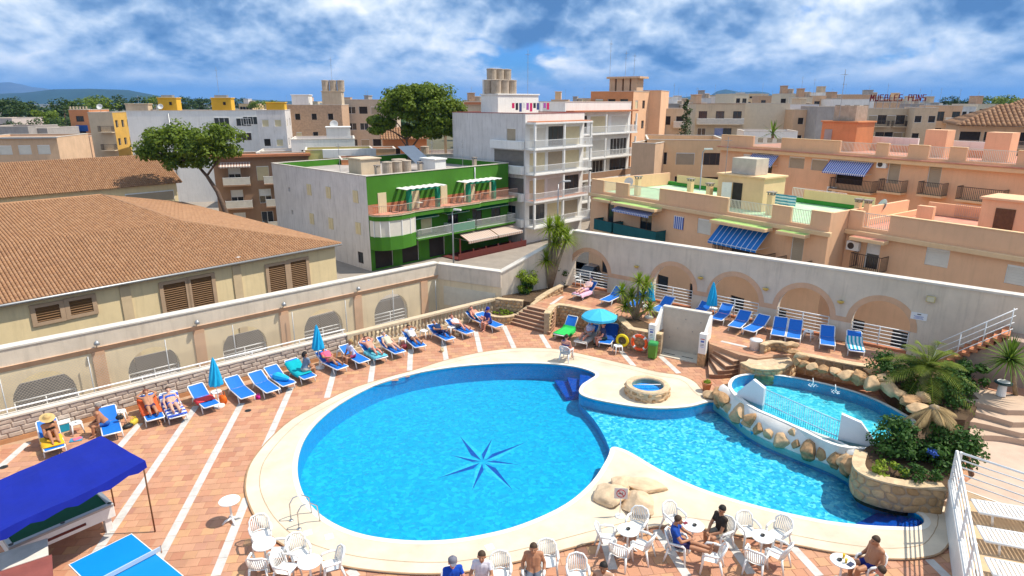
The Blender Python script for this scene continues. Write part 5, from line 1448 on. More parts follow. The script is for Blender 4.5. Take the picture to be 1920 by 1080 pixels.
roofbox(root, 1.5, LWF - 2.0, 6, 9, HW_ - .5, 2.6, WHITE_WALL)
for k in range(5): tank(root, 1.9 + (k % 3) * 1.35, 6.7 + (k // 3) * 1.2, HW_ + 2.25, .62, 1.5)
for k in range(3): tank(root, 2.6 + k * 1.3, 8.2, HW_ + 3.9, .6, 1.2)
MB().bbox(1.6, 6, 7.6, 8.8, HW_ + 2.24, HW_ + 3.9).build('tank_stand', OLD_WHITE, root)
antenna(root, 6.8, 6, HW_ + 2, 5.5)
LA = [(0.55, 0.02, 0.12), (0.02, 0.02, 0.03), (0.05, 0.06, 0.2), (0.6, 0.6, 0.62), (0.35, 0.08, 0.35)]
b = MB(); b.tube([(.8, 3, HW_ + 1.2), (LWF - .6, 3, HW_ + 1.2)], .012, 4); cl = b.build('washing_line', GREY_METAL, root)
for k in range(11):
    c = LA[k % 5]; MB().obox((1.1 + k * .62, 3, HW_ + .85 - .1 * (k % 3)), (.42, .03, .6 + .2 * (k % 3))).build('laundry', mat('laundry_%d' % (k % 5), c, .9, .1), cl)
p = WF.world(LWF + 1.2, 4.2); q = WF.hit(1098, 191, y=4.2); W2F = Frame(p.x, p.y, 45.6, STREET); H2_ = q.z
L2 = W2F.hit(1181, 250, y=0).x
lv2 = [W2F.hit(1100, v, y=-1.2).z for v in (252, 298, 338, 378)]
fw = [(L2 * (.18 + .32 * k), z + 1.25, L2 * .27, 2.3, ('glassdark', 'shut', 'white', 'glass')[(k + i) % 4]) for k in range(3) for i, z in enumerate(lv2)]
root = building('white_apartment_block', 'second white apartment block with glazed balconies, just right of the block with laundry', W2F, L2, 11, H2_, WHITE_WALL, fw, [(2, z + 1.3, 1.3, 1.5, 'glassdark') for z in lv2], parapet=.9)
for i, z in enumerate(lv2):
    o = balcony(root, .02, L2 - .02, z, 1.35, WHITE_WALL, railm=WHITE_METAL, solid=None if i != 2 else BROWN_WALL)
    for x in (.2, L2 * .5, L2 - .2): MB().box(x - .1, x + .1, -1.25, -1.05, z + .001, z + 2.6).build('balcony_column', WHITE_WALL, o)
MB().bbox(.2, L2 - .1, -1.4, -.002, lv2[0] + 2.9, lv2[0] + 3.1).build('canopy', TERRA, root)

# peach apartment rows on the right
def parapet_gaps(root, fr, y, zc, zt_, s0, s1, gaps, m, railm, th=.22):
    x = s0
    for a, c in sorted(gaps):
        if a > x: MB().box(x, a, y, y + th, zc, zt_).build('parapet', m, root)
        MB().box(a, c, y, y + th, zc, zc + .22).build('parapet', m, root)
        bars(root, [(a, y + .1), (c, y + .1)], zc + .22, zt_ - zc - .26, railm, gap=.12, r_=.016)
        x = c
    MB().box(x, s1, y, y + th, zc, zt_).build('parapet', m, root)
    x = s0
    for a, c in sorted(gaps) + [(s1, s1)]:
        if a > x: MB().bbox(x, a, y - .04, y + th + .04, zt_ + .001, zt_ + .06, .01).build('parapet_cap', PEACH_PALE, root)
        x = c
PF = Frame(7.44, 60.71, -55.3, STREET); LPF = PF.hit(1559, 400, y=0).x
ZR = 8.3; ZP = 9.5
wins = []
for (u, v, w, h, st) in ((1273, 418, 1.0, 1.0, 'blue'), (1320, 425, 1.3, 1.2, 'white'), (1495, 463, .9, 2.1, 'taupe'), (1145, 400, .8, 1.9, 'glassdark'), (1211, 411, 1.4, 1.9, 'glassdark'), (1390, 452, 1.6, 2.0, 'glassdark')):
    q = PF.hit(u, v, y=0); wins.append((q.x, q.z, w, h, st))
wins += [(x, 1.6, 1.2, 1.3, 'glassdark') for x in (2.5, 6.0, 9.5, 13, 17, 20.5)]
DP = 10.5
root = building('peach_apartment_row', 'peach apartment row with a mint green roof terrace just beyond the arcade wall', PF, LPF, DP, ZR, PEACH, wins, [], [(2, 4.5, 1.2, 1.2, 'white')], parapet=.02, roof=MINT)
MB().bbox(-.1, LPF + .25, -.3, -.001, ZR - .30, ZR - .02, .03).build('cornice', PEACH_PALE, root)
def gp(fr, u0, u1, v, y=0): return (fr.hit(u0, v, y=y).x, fr.hit(u1, v, y=y).x)
gaps = [gp(PF, 1132, 1155, 350), gp(PF, 1178, 1237, 360), gp(PF, 1364, 1448, 390), gp(PF, 1482, 1520, 408)]
parapet_gaps(root, PF, .0, ZR, ZP, 0, LPF, gaps, PEACH, mat('pale_bars', (0.66, 0.62, 0.52), .5, .05))
MB().box(LPF - .22, LPF, .22, DP, ZR, ZP).build('parapet', PEACH, root); MB().box(0, .22, .22, DP, ZR, ZP).build('parapet', PEACH, root)
MB().box(.22, LPF - .22, DP - .22, DP, ZR, ZR + .35).build('parapet', GREEN_SKIRT, root)
bars(root, [(LPF * .3, DP - .1), (LPF * .42, DP - .1)], ZR + .35, .8, WHITE_METAL); bars(root, [(LPF * .6, DP - .1), (LPF * .8, DP - .1)], ZR + .35, .8, WHITE_METAL)
for a, c in ((.6, 5), (6.5, 9)): MB().box(LPF * a / 10, LPF * c / 10, DP - .3, DP - .224, ZR + .352, ZR + 1.1).build('parapet', PEACH_PALE, root)
def canopy(root, u0, u1, v, out, m, fr, zc):
    a, c = gp(fr, u0, u1, v, -out / 2); o = MB().bbox(a, c, -out, -.302, zc - .22, zc, .03).build('canopy', PEACH_PALE, root); MB().box(a + .06, c - .06, -out + .06, -.31, zc + .001, zc + .02).build('canopy_coating', m, o); return a, c
MINT2 = mat('lime_roof_coating', (0.36, 0.52, 0.16), 0.85, 0.2, 1.0)
a, c = canopy(root, 1155, 1238, 375, 1.3, MINT2, PF, ZR - .32); awning(root, a + .1, c - .7, ZR - .6, 1.2, .35, MATS['blue_white_stripe'])
a, c = canopy(root, 1340, 1446, 412, 1.3, MINT2, PF, ZR - .32); awning(root, a + .2, c - .35, ZR - .6, 1.5, 1.25, MATS['blue_awning'])
canopy(root, 1462, 1518, 430, 1.0, MINT2, PF, ZR - .32); canopy(root, 1118, 1150, 362, 1.0, MINT2, PF, ZR - .32)
TEAL = mat('teal_balcony_screen', (0.01, 0.10, 0.11), 0.8, 0.12)
zf = PF.hit(1190, 448, y=-1.2).z
for (u0, u1, v, sol) in ((1116, 1150, 425, TEAL), (1152, 1234, 435, TEAL), (1338, 1440, 470, None), (1458, 1509, 485, None)):
    a, c = gp(PF, u0, u1, v, -1.0); balcony(root, a, c, zf, 1.25, PEACH_PALE, solid=sol, h=1.0)
ro = roofbox(root, *[PF.hit(u, 350, y=3.2).x for u in (1345, 1432)], 3.2, 6.0, ZR, 2.5, PEACH_PALE)
q0 = PF.hit(1383, 350, y=3.2).x; MB().box(q0 - .4, q0 + .45, 3.14, 3.198, ZR + .02, ZR + 2.0).build('door', DARK_IN, ro); MB().obox((q0 - .75, 2.85, ZR + 1.0), (.75, .05, 2.0), R(35)).build('open_door', WHITE_PAINT, ro)
b = MB(); b.box(q0 - 1.0, q0 + 1.2, 3.6, 5.2, ZR + 2.66, ZR + 3.9); b.build('water_tank', mat('fibre_cement', (0.55, 0.50, 0.42), 0.9, .12), ro); antenna(ro, q0 - 1.5, 3.5, ZR + 2.5, 3.0)
for (u, v, y) in ((1197, 330, 2), (1295, 345, 4.5), (1331, 350, 3.2), (1446, 372, 2.6)):
    q = PF.hit(u, v, y=y); chimney(root, q.x, y, ZR, 1.5)
for (u, y) in ((1181, 1.0), (1445, 4.5)): q = PF.hit(u, 345, y=y); dish(root, q.x, y, ZR + .4, .3)
q = PF.hit(1473, 362, y=3.5); b = MB(); b.tube([(q.x - 1.4, 3.5, ZR + 1.5), (q.x + 1.4, 3.5, ZR + 1.5)], .012, 4); cl = b.build('washing_line', GREY_METAL, root)
b = MB()
b.add([(q.x - .9 + .2 * k, 3.5 + .06 * math.sin(k * 1.7), ZR + (1.5 if j else .7 + .05 * math.sin(k))) for j in (0, 1) for k in range(10)], [(k, k + 1, 11 + k, 10 + k) for k in range(9)]); b.build('laundry', stripe_mat('striped_towel', (0.60, 0.72, 0.75), (0.06, 0.30, 0.42), .22, .5, 2), cl)
PF2 = Frame(*PF.world(LPF + .02, 2.2)[:2], -55.3, STREET)
wins = []
for (u, v, w, h, st) in ((1635.5, 477, .9, 2.2, 'half'), (1756.7, 483, 1.3, 1.15, 'white'), (1909, 517, 1.2, 1.15, 'white')):
    q = PF2.hit(u, v, y=0); wins.append((q.x, q.z, w, h, st))
wins += [(x, 1.6, 1.2, 1.3, 'glassdark') for x in (1.5, 4.5, 8.0, 11)]
root = building('peach_apartment_row', 'peach apartment row with a salmon roof terrace at the right edge of the picture', PF2, 15, 11, ZR, PEACH, wins, parapet=.02, roof=SALMON)
MB().bbox(-.02, 15, -.3, -.001, ZR - .30, ZR - .02, .03).build('cornice', PEACH_PALE, root)
parapet_gaps(root, PF2, 0, ZR, ZP, 0.0, 15, [gp(PF2, 1619, 1670, 405)], PEACH, mat('pale_bars', (0.6, .6, .5)))
MB().box(.0, .22, .22, 11, ZR, ZR + .4).build('parapet', PEACH, root)
canopy(root, 1601, 1668, 430, 1.0, SALMON, PF2, ZR - .32)
zf = PF2.hit(1625, 508, y=-.9).z
a, c = gp(PF2, 1594, 1655, 490, -.8); balcony(root, a, c, zf, .95, PEACH_PALE, h=1.0)
q = PF2.hit(1603, 460, y=0); ac_unit(root, (q.x, -.03, q.z))
x_ = PF2.hit(1885, 400, y=3.0).x
roofbox(root, x_ - 1.3, x_ + 3, 3.0, 5.5, ZR, 2.5, PEACH, (x_ - .5, x_ + .5, 2.05, WOOD_DARK))
for (u, y) in ((1610, 1.5), (1628, 1.5)): q = PF2.hit(u, 380, y=y); chimney(root, q.x, y, ZR, 1.6, .35)
q = PF2.hit(1735, 390, y=4); MB().bbox(q.x - .5, q.x + .5, 4, 4.4, ZR, ZR + 1.5).build('roof_pier', PEACH, root)
q = PF2.hit(1660, 375, y=5); dish(root, q.x, 5, ZR + .2, -.6, .5)
MB().box(.3, 14, 10.7, 10.9, ZR, ZR + .9).build('parapet', PEACH, root); bars(root, [(2.2, 10.6), (4.6, 10.6)], ZR + .1, .9, RUSTY)
P3F = Frame(26.71, 65.54, -58.3, STREET)
s_l = P3F.hit(1352, 268, y=0).x; s_r = 27
ZR3 = P3F.hit(1462, 282, y=0).z; ZP3 = P3F.hit(1462, 259, y=0).z
wins = []
for (u, v, w, h, st) in ((1493.5, 304.6, 1.7, 1.15, 'taupe'), (1536, 309, 1.7, 1.15, 'taupe'), (1676, 322, 1.0, 2.0, 'taupe'), (1752, 328, 1.0, 2.0, 'taupe'), (1857, 338, 2.6, 2.1, 'taupe'), (1433, 305, 2.0, 2.0, 'glassdark'), (1593, 325, 2.6, 2.0, 'dark'), (1400, 300, 1.0, 1.2, 'white')):
    q = P3F.hit(u, v, y=0); wins.append((q.x, q.z, w, h, st))
wins += [(x, 5.4, 1.3, 1.2, 'taupe') for x in (1.0, 6, 11, 16, 21)]
root = building('peach_apartment_row', 'rear peach apartment row with blue awnings and iron balconies behind the roof terraces', P3F, s_r, 12, ZR3, PEACH, wins, parapet=.02, roof=SALMON, x0=s_l)
MB().bbox(s_l - .1, s_r, -.45, -.001, ZR3 - .38, ZR3 - .03, .04).build('cornice', PEACH_PALE, root)
MB().bbox(s_l - .1, s_r, -.55, -.35, ZR3 - .029, ZR3 + .06, .02).build('cornice_tiles', SALMON, root)
gaps = [gp(P3F, 1412, 1465, 268), gp(P3F, 1575, 1643, 275), gp(P3F, 1666, 1703, 280), gp(P3F, 1741, 1780, 287), gp(P3F, 1811, 1907, 295)]
parapet_gaps(root, P3F, .0, ZR3, ZP3, s_l, s_r, gaps, PEACH, mat('pale_bars', (0.6, .6, .5)))
for u0, u1, v in ((1412, 1462, 283), (1558, 1640, 297)):
    a, c = gp(P3F, u0, u1, v); awning(root, a, c, ZR3 - .5, 1.1, 1.0, MATS['blue_white_stripe'], val=.15)
for (u0, u1, v) in ((1555, 1636, 350), (1646, 1692, 352), (1720, 1768, 358), (1792, 1882, 370)):
    a, c = gp(P3F, u0, u1, v, -.8); balcony(root, a, c, P3F.hit((u0 + u1) / 2, v + 8, y=-.8).z, .95, PEACH_PALE, h=1.0)
q = P3F.hit(1656.5, 308, y=0); ac_unit(root, (q.x, -.03, q.z)); q = P3F.hit(1562, 356, y=0); ac_unit(root, (q.x, -.03, q.z))
a, c = P3F.hit(1540, 245, y=5).x, P3F.hit(1606, 245, y=5).x
ro = roofbox(root, a, c, 5, 8, ZR3, 2.7, ORANGE_WALL, (a + .4, a + 1.2, 2.0, GREY_WALL)); MB().bbox(a + .8, c - .6, 5.5, 7.5, ZR3 + 2.85, ZR3 + 4.3).build('water_tank', TANK, ro); antenna(ro, a + 1.6, 5.2, ZR3 + 2.7, 5)
for (u, y) in ((1752, 5), (1870, 4)):
    q = P3F.hit(u, 270, y=y); MB().bbox(q.x - .9, q.x + .9, y, y + 1.4, ZR3, ZR3 + 2.3).build('stair_tower', PEACH, root)
for (u0, u1, y) in ((1620, 1720, 9), (1772, 1862, 8)):
    a, c = P3F.hit(u0, 275, y=y).x, P3F.hit(u1, 275, y=y).x; MB().box(a, c, y, y + .2, ZR3, ZR3 + 1.3).build('roof_screen', WHITE_WALL, root); MB().box(a, c, y - 1, y - .8, ZR3, ZR3 + .6).build('parapet', ORANGE_WALL, root)

# the town behind
def town(label, uL, uR, vT, y, phi, wall, rows=3, cols=3, styles=('glassdark',), ww=1.3, wh=1.3, D=11.0, side=None, name='apartment_building', x_in=.06, balc=None, par=.5, rightm=None, leftm=None, top=1.9, capm=None, railm=None):
    p = aty(uL, vT, y); fr = Frame(p.x, p.y, phi, STREET)
    H = p.z - STREET
    W = max(3.0, fr.hit(uR, vT + 1, y=0).x)
    if W > 80: W = 30
    wins = [(W * x_in + W * (1 - 2 * x_in) * (i + .5) / cols, H - top - 3.0 * j, ww, wh, styles[(i * 2 + j * 3 + i * j) % len(styles)]) for i in range(cols) for j in range(rows)]
    sd = [(D * (k + .5) / 3, H - top - 3.0 * j, 1.0, 1.2, styles[(k + j) % len(styles)]) for k in range(3) for j in range(rows)] if side else []
    root = building(name, label, fr, W, D, H, wall, wins, sd if side in ('l', 'lr') else [], sd if side in ('r', 'lr') else [], parapet=par, rightm=rightm, leftm=leftm, capm=capm)
    if balc:
        for j in range(rows):
            z = H - top - 3.0 * j - wh / 2 - .35
            for (a, c) in balc:
                balcony(root, W * a, W * c, z, 1.1, wall, railm=railm or WHITE_METAL, solid=None if railm else mat('pale_panel', (0.62, 0.57, 0.50), .6, .1), h=.95)
    return root, fr, W, H
# left of the white long block
r_, f_, W_, H_ = town('low brown flat roofed house with two white shuttered windows behind the rear hall', -60, 106, 259, 92, 12, TAN, 1, 4, ('white', 'half'), 1.6, 1.3, par=.25, top=1.7); MB().box(-.1, W_ + .2, -.35, 0, H_ - .12, H_ - .02).build('eave', GREY_METAL, r_)
town('grey low house with a pale upper storey at the far left edge', -40, 52, 238, 128, 8, GREY_WALL, 1, 4, ('glassdark',), 1.5, 1.1, par=.3)
town('pale house with blue trim at the left edge among the pines', -30, 22, 222, 165, 0, mat('pale_pink_plaster', (0.60, 0.50, 0.46), .9, .08), 2, 4, ('glassdark', 'blue'), 1.4, 1.0)
town('grey long shed roof in front of the dark pines at left', 48, 88, 241, 132, 4, GREY_WALL, 1, 2, ('taupe',), 2.0, 1.2)
r_, f_, W_, H_ = town('salmon apartment tower with notched roof edge at left', 128, 166, 206, 145, 6, ORANGE_WALL, 3, 1, ('glassdark',), 1.6, 1.2, D=9)
for k in range(6): MB().box(W_ * (.05 + .16 * k), W_ * (.12 + .16 * k), .05, .3, H_ + .07, H_ + .7).build('merlon', BEIGE, r_)
q = f_.hit(154, 240, y=0); MB().box(q.x - 1.2, q.x + 1.2, -.06, -.003, q.z - .7, q.z + .6).build('blue_shutter', mat('cobalt_shutter', (0.02, 0.09, 0.32), .6, .1), r_)
town('pinkish terrace houses below the salmon tower', 106, 168, 256, 120, 8, PEACH_TRIM, 1, 4, ('glassdark', 'white'), 1.2, 1.0, par=.35, top=1.4)
r_, f_, W_, H_ = town('beige building with stacked loggias and an ochre side wall', 164, 210, 211, 112, 8, BEIGE, 4, 2, ('dark',), 2.2, 1.8, D=7, side='r', rightm=OCHRE, balc=[(.42, .98)], railm=DARK_IRON)
# long white block with yellow roof boxes
r_, f_, W_, H_ = town('long white apartment block with yellow roof boxes behind the left pine', 236, 482, 208, 108, 10, WHITE_WALL, 0, 1, D=10, par=.35)
for (u, v) in ((416, 228), (457, 229), (425, 255), (458, 256), (470, 226)):
    q = f_.hit(u, v, y=0); window(r_, 'glass', (q.x, -.15, q.z), 2.4, 1.3)
for (u0, u1) in ((297, 332), (397, 434)):
    a, c = f_.hit(u0, 200, y=2).x, f_.hit(u1, 200, y=2).x; o = roofbox(r_, a, c, 2, 4.5, H_ - .35, 2.3, YELLOW_WALL); MB().box(a + .5, c - .7, 2.4, 3.8, H_ + 2.12, H_ + 2.5).build('roof_tank', GREY_METAL, o); MB().box((a + c) / 2 + .3, (a + c) / 2 + .7, 1.95, 1.998, H_ + .9, H_ + 1.4).build('vent', DARK_IN, o)
antenna(r_, f_.hit(408, 180, y=2).x, 3, H_ + 1.5, 5.5); antenna(r_, f_.hit(256, 195, y=2).x, 3, H_, 2.5)
a = f_.hit(250, 200, y=1).x; roofbox(r_, a - 1.2, a + 2.2, 1, 3, H_ - .3, 1.3, BEIGE); dish(r_, a - 5, 1, H_ - .2); dish(r_, a + 4, 1.5, H_ - .2)
b = MB(); b.tube([(0, -.1, H_ - .4), (0, -.1, 4)], .09, 6); b.build('downpipe', GREY_METAL, r_, True, loc=(f_.hit(318, 230, y=0).x, 0, 0))
r_, f_, W_, H_ = town('white bare gabled building with one orange roof box beside the long block', 480, 534, 207, 104, 12, OLD_WHITE, 2, 2, ('shut', 'dark'), 1.0, 1.1, side='r'); roofbox(r_, W_ * .3, W_ * .95, 2, 5, H_ - .4, 1.5, YELLOW_WALL)
r_, f_, W_, H_ = town('tan brick building with a satellite dish and a corner notch in the left centre', 534, 640, 197, 112, 8, BRICK_WALL, 2, 3, ('dark', 'shut'), .9, 1.0, D=12); dish(r_, W_ * .85, -.4, H_ - 4, 0, .7); roofbox(r_, W_ * .62, W_ * .98, 3, 7, H_ - .4, 2.6, BEIGE)
for k in range(3): tank(r_, W_ * .68 + k * 1.3, 4.5, H_ + 2.3, .62, 1.7)
roofbox(r_, W_ * .05, W_ * .36, 4, 8, H_ - .4, 2.0, WHITE_WALL); antenna(r_, W_ * .8, 5, H_ + 3, 5)
town('pale beige apartment building half hidden behind the central pines', 640, 742, 187, 126, 6, mat('pale_beige', (0.58, 0.46, 0.35), .92, .08, streak=.25), 3, 4, ('glass', 'taupe', 'dark'), 1.6, 1.3, D=12)
r_, f_, W_, H_ = town('white stepped terrace house with a tall white parapet in front of the brick building', 545, 665, 262, 96, 14, WHITE_WALL, 1, 3, ('dark', 'taupe'), 1.1, 1.0, D=9, par=.7, top=2.0)
a, c = f_.hit(612, 250, y=1).x, f_.hit(657, 250, y=1).x; roofbox(r_, a, c, 1, 3.6, H_ - .6, 2.2, WHITE_WALL)
r_, f_, W_, H_ = town('lemon yellow and lime house below the white stepped terrace', 572, 700, 282, 88, 16, LEMON, 1, 4, ('taupe', 'dark'), 1.3, 1.3, D=6, par=.5); MB().bbox(W_ * .25, W_ + .3, -.9, -.003, H_ - 1.0, H_ + .1).build('white_band', WHITE_WALL, r_)
town('pale white gabled house left of the lemon house', 480, 575, 287, 92, 14, WHITE_WALL, 1, 2, ('shut', 'dark'), 1.0, 1.2, D=8)
r_, f_, W_, H_ = town('brown apartment building with white balconies below the left pine', 398, 578, 297, 84, 20, BROWN_WALL, 4, 3, ('half', 'glass', 'shut'), 1.5, 1.9, D=10, side='l', balc=[(.08, .36), (.5, .78)], top=2.1)
MB().bbox(-.3, W_ + .3, -.8, 0.2, H_ + .08, H_ + .4).build('roof_eave', TERRA, r_); awning(r_, W_ * .06, W_ * .38, H_ - .6, 1.2, .4, MATS['beige_awning'])
town('pink and orange old house with tanks behind the green building', 640, 705, 300, 82, 18, ORANGE_WALL, 1, 2, ('dark', 'shut'), .9, 1.1, D=6)
r_, f_, W_, H_ = town('orange house with tiled roof at the foot of the central pines', 718, 800, 262, 98, 12, ORANGE_WALL, 1, 2, ('dark', 'glassdark'), 1.4, 1.2, D=7); tiled_slope(r_, [(-.4, -.5, H_ + .05), (W_ + .4, -.5, H_ + .05), (W_ + .4, 4, H_ + 1.6), (-.4, 4, H_ + 1.6)], ((-.4, -.5, H_), (W_, -.5, H_)), .4, .8)
town('small orange house with cream shutters left of the central pines', 696, 742, 280, 92, 14, PEACH, 1, 2, ('shut',), .9, 1.1, D=5)
r_, f_, W_, H_ = town('weathered white annex with antennas right of the central pines', 792, 868, 290, 92, 14, OLD_WHITE, 1, 3, ('dark',), 1.0, .8, D=8); antenna(r_, W_ * .3, 2, H_, 4.5); tank(r_, W_ * .1, 2, H_ - .4, .6, 1.3); chimney(r_, W_ * .6, 1, H_ - .5, 3.2, .35, TAN)
# behind the white blocks
r_, f_, W_, H_ = town('beige flat roofed block with red tiles left of the laundry block', 870, 950, 197, 118, 6, BEIGE, 2, 3, ('dark',), 1.1, 1.1); MB().bbox(0, W_, -.3, .2, H_ + .08, H_ + .5).build('roof_eave', TERRA, r_)
r_, f_, W_, H_ = town('orange apartment tower with arched roof pavilions behind the second white block', 1108, 1188, 172, 104, -34, ORANGE_WALL, 5, 3, ('shut', 'glassdark', 'dark'), 1.3, 1.6, D=8, side='r', rightm=PEACH, balc=[(.55, .98)], railm=DARK_IRON)
for k in range(4): MB().bbox(W_ * (.3 + .17 * k), W_ * (.43 + .17 * k), 2, 4.5, H_ - .4, H_ + 1.9).build('roof_pier', TAN, r_)
MB().bbox(W_ * .25, W_ + .2, 1.6, 5, H_ + 1.902, H_ + 2.2).build('roof_slab', TAN, r_); antenna(r_, W_ * .3, 2, H_ + 2, 5.5); antenna(r_, W_ * .8, 3, H_ + 2, 3.5); antenna(r_, W_ * .6, 3, H_ + 2, 4)
town('flat peach apartment block with drain streaks right of the orange tower', 1186, 1240, 170, 106, -20, PEACH, 0, 1, D=10)
town('beige block with bare walls between the peach block and the conifer', 1236, 1292, 204, 112, -12, BEIGE, 3, 2, ('dark', 'white'), 1.3, 1.4, balc=[(.5, .95)])
r_, f_, W_, H_ = town('long low peach building with a band of dark windows behind the mint roof', 1214, 1362, 262, 84, -10, PEACH_PALE, 2, 5, ('dark', 'taupe', 'glassdark'), 2.3, 1.5, D=12, par=.7, top=2.3)
town('pinkish low annex left of the long peach building', 1185, 1222, 268, 82, -30, TAN, 2, 2, ('taupe',), 1.6, 1.3, D=6, par=.6)
town('apartment building with three long balcony floors right of the conifer', 1306, 1398, 195, 122, -8, BEIGE, 3, 5, ('glassdark', 'blue', 'dark', 'glass'), 1.5, 1.9, balc=[(.02, .98)], top=2.2, capm=BROWN_WALL)
town('cream blank gabled block right of the long balconies', 1397, 1482, 194, 124, -6, mat('cream_blank', (0.66, 0.56, 0.42), .92, .06, streak=.15), 0, 1, side='r')
town('white low building with an arched vent behind the roof palm', 1395, 1496, 246, 106, -10, WHITE_WALL, 1, 5, ('glassdark',), .8, .7, D=7, par=.3, top=1.4)
town('grey rendered party wall with a pale square in the right centre', 1490, 1540, 206, 118, -6, TAN, 2, 2, ('dark',), 1.0, 1.1, D=9)
town('white blank wall block between two grey blocks', 1502, 1536, 196, 126, -4, mat('lilac_white', (0.66, 0.65, 0.70), .9, .05), 0, 1, D=8)
town('tall grey rendered block behind the orange stair tower', 1534, 1628, 200, 112, -8, GREY_WALL, 0, 1, D=10)
town('white and pink apartment building with roof clutter left of the roof sign', 1560, 1640, 186, 150, -6, WHITE_WALL, 3, 4, ('dark', 'taupe'), 1.3, 1.3)
r_, f_, W_, H_ = town('beige apartment building with long balconies under the red roof sign', 1624, 1742, 204, 122, -10, BEIGE, 4, 6, ('taupe', 'dark', 'glassdark', 'shut'), 1.5, 1.6, D=12, balc=[(.02, .38), (.44, .66)], railm=DARK_IRON)
town('cream stepped apartment building with small windows right of the roof sign building', 1716, 1760, 202, 116, -20, mat('cream_step', (0.62, 0.48, 0.33), .92, .08, streak=.2), 4, 3, ('glass', 'dark'), 1.1, 1.2, D=9)
town('terracotta building with green awnings and yellow balconies at the right', 1756, 1806, 198, 124, -14, TAN, 4, 3, ('glassdark', 'dark'), 1.3, 1.7, balc=[(.35, .98)], D=9)
r_, f_, W_, H_ = town('large tan building with deep loggias and a low tiled roof at the right edge', 1800, 1990, 236, 98, -26, TAN, 3, 7, ('dark',), 2.6, 1.8, D=14, balc=[(.01, .99)], par=.05, top=1.7, railm=RUSTY)
tiled_slope(r_, [(-.6, -1.4, H_ + .1), (W_ + .5, -1.4, H_ + .1), (W_ - 5, 7, H_ + 3), (6, 7, H_ + 3)], ((0, -1, H_), (W_, -1, H_)), .6, 1.2); tiled_slope(r_, [(-.6, -1.4, H_ + .1), (-.6, 14, H_ + .1), (6, 7, H_ + 3)], ((-.6, -1, H_), (-.6, 14, H_)), .6, 1.2)
r_, f_, W_, H_ = town('tan tower with a tiled cap above the loggia building at the right edge', 1876, 1990, 206, 118, -20, TAN, 1, 3, ('dark',), 1.4, 1.2, D=10, par=.05); tiled_slope(r_, [(-.6, -.6, H_ + .1), (W_ + .5, -.6, H_ + .1), (W_ - 4, 5, H_ + 2), (5, 5, H_ + 2)], ((0, -1, H_), (W_, -1, H_)), .6, 1.2)
# roof sign: red letters on a frame
a_ = aty(1631, 189, 122); c_ = aty(1737, 189, 122); L = (c_ - a_).length
root = thing('roof_sign', 'red letters MUEBLES PONS on a thin frame above the rooftops at right', 'sign', tuple(a_), math.atan2(c_.y - a_.y, c_.x - a_.x))
SIGNR = mat('red_letter', (0.24, 0.012, 0.02), 0.6, 0.05)
STROKES = {'M': [((0, 0), (0, 1)), ((0, 1), (.5, .4)), ((.5, .4), (1, 1)), ((1, 1), (1, 0))], 'U': [((0, 1), (0, .0)), ((0, 0), (1, 0)), ((1, 0), (1, 1))], 'E': [((0, 0), (0, 1)), ((0, 1), (1, 1)), ((0, .5), (.8, .5)), ((0, 0), (1, 0))],
           'B': [((0, 0), (0, 1)), ((0, 1), (.85, 1)), ((.85, 1), (.85, .55)), ((0, .52), (1, .52)), ((1, .5), (1, 0)), ((0, 0), (1, 0))], 'L': [((0, 1), (0, 0)), ((0, 0), (1, 0))], 'S': [((1, 1), (0, 1)), ((0, 1), (0, .5)), ((0, .5), (1, .5)), ((1, .5), (1, 0)), ((1, 0), (0, 0))],
           'P': [((0, 0), (0, 1)), ((0, 1), (1, 1)), ((1, 1), (1, .5)), ((1, .5), (0, .5))], 'O': [((0, 0), (0, 1)), ((0, 1), (1, 1)), ((1, 1), (1, 0)), ((1, 0), (0, 0))], 'N': [((0, 0), (0, 1)), ((0, 1), (1, 0)), ((1, 0), (1, 1))]}
txt = 'MUEBLES PONS'; cw = L / len(txt)
for i, ch in enumerate(txt):
    if ch == ' ': continue
    b = MB(); lw, lh = cw * .62, 1.05
    for (p, q) in STROKES[ch]:
        pa, pb = Vector((p[0] * lw, 0, p[1] * lh)), Vector((q[0] * lw, 0, q[1] * lh)); d = pb - pa; b.obox((pa + pb) / 2, (d.length + .1, .12, .13), 0, 0, -math.atan2(d.z, d.x))
    b.build('letter', SIGNR, root, loc=(i * cw + .1, 0, 0))
b = MB(); b.box(0, L, .1, .16, -.2, -.13); b.box(0, L, .1, .16, .5, .56)
for k in range(9): b.box(L * k / 8 - .04, L * k / 8 + .04, .1, .18, -3.0, .7)
b.build('frame', GREY_METAL, root)
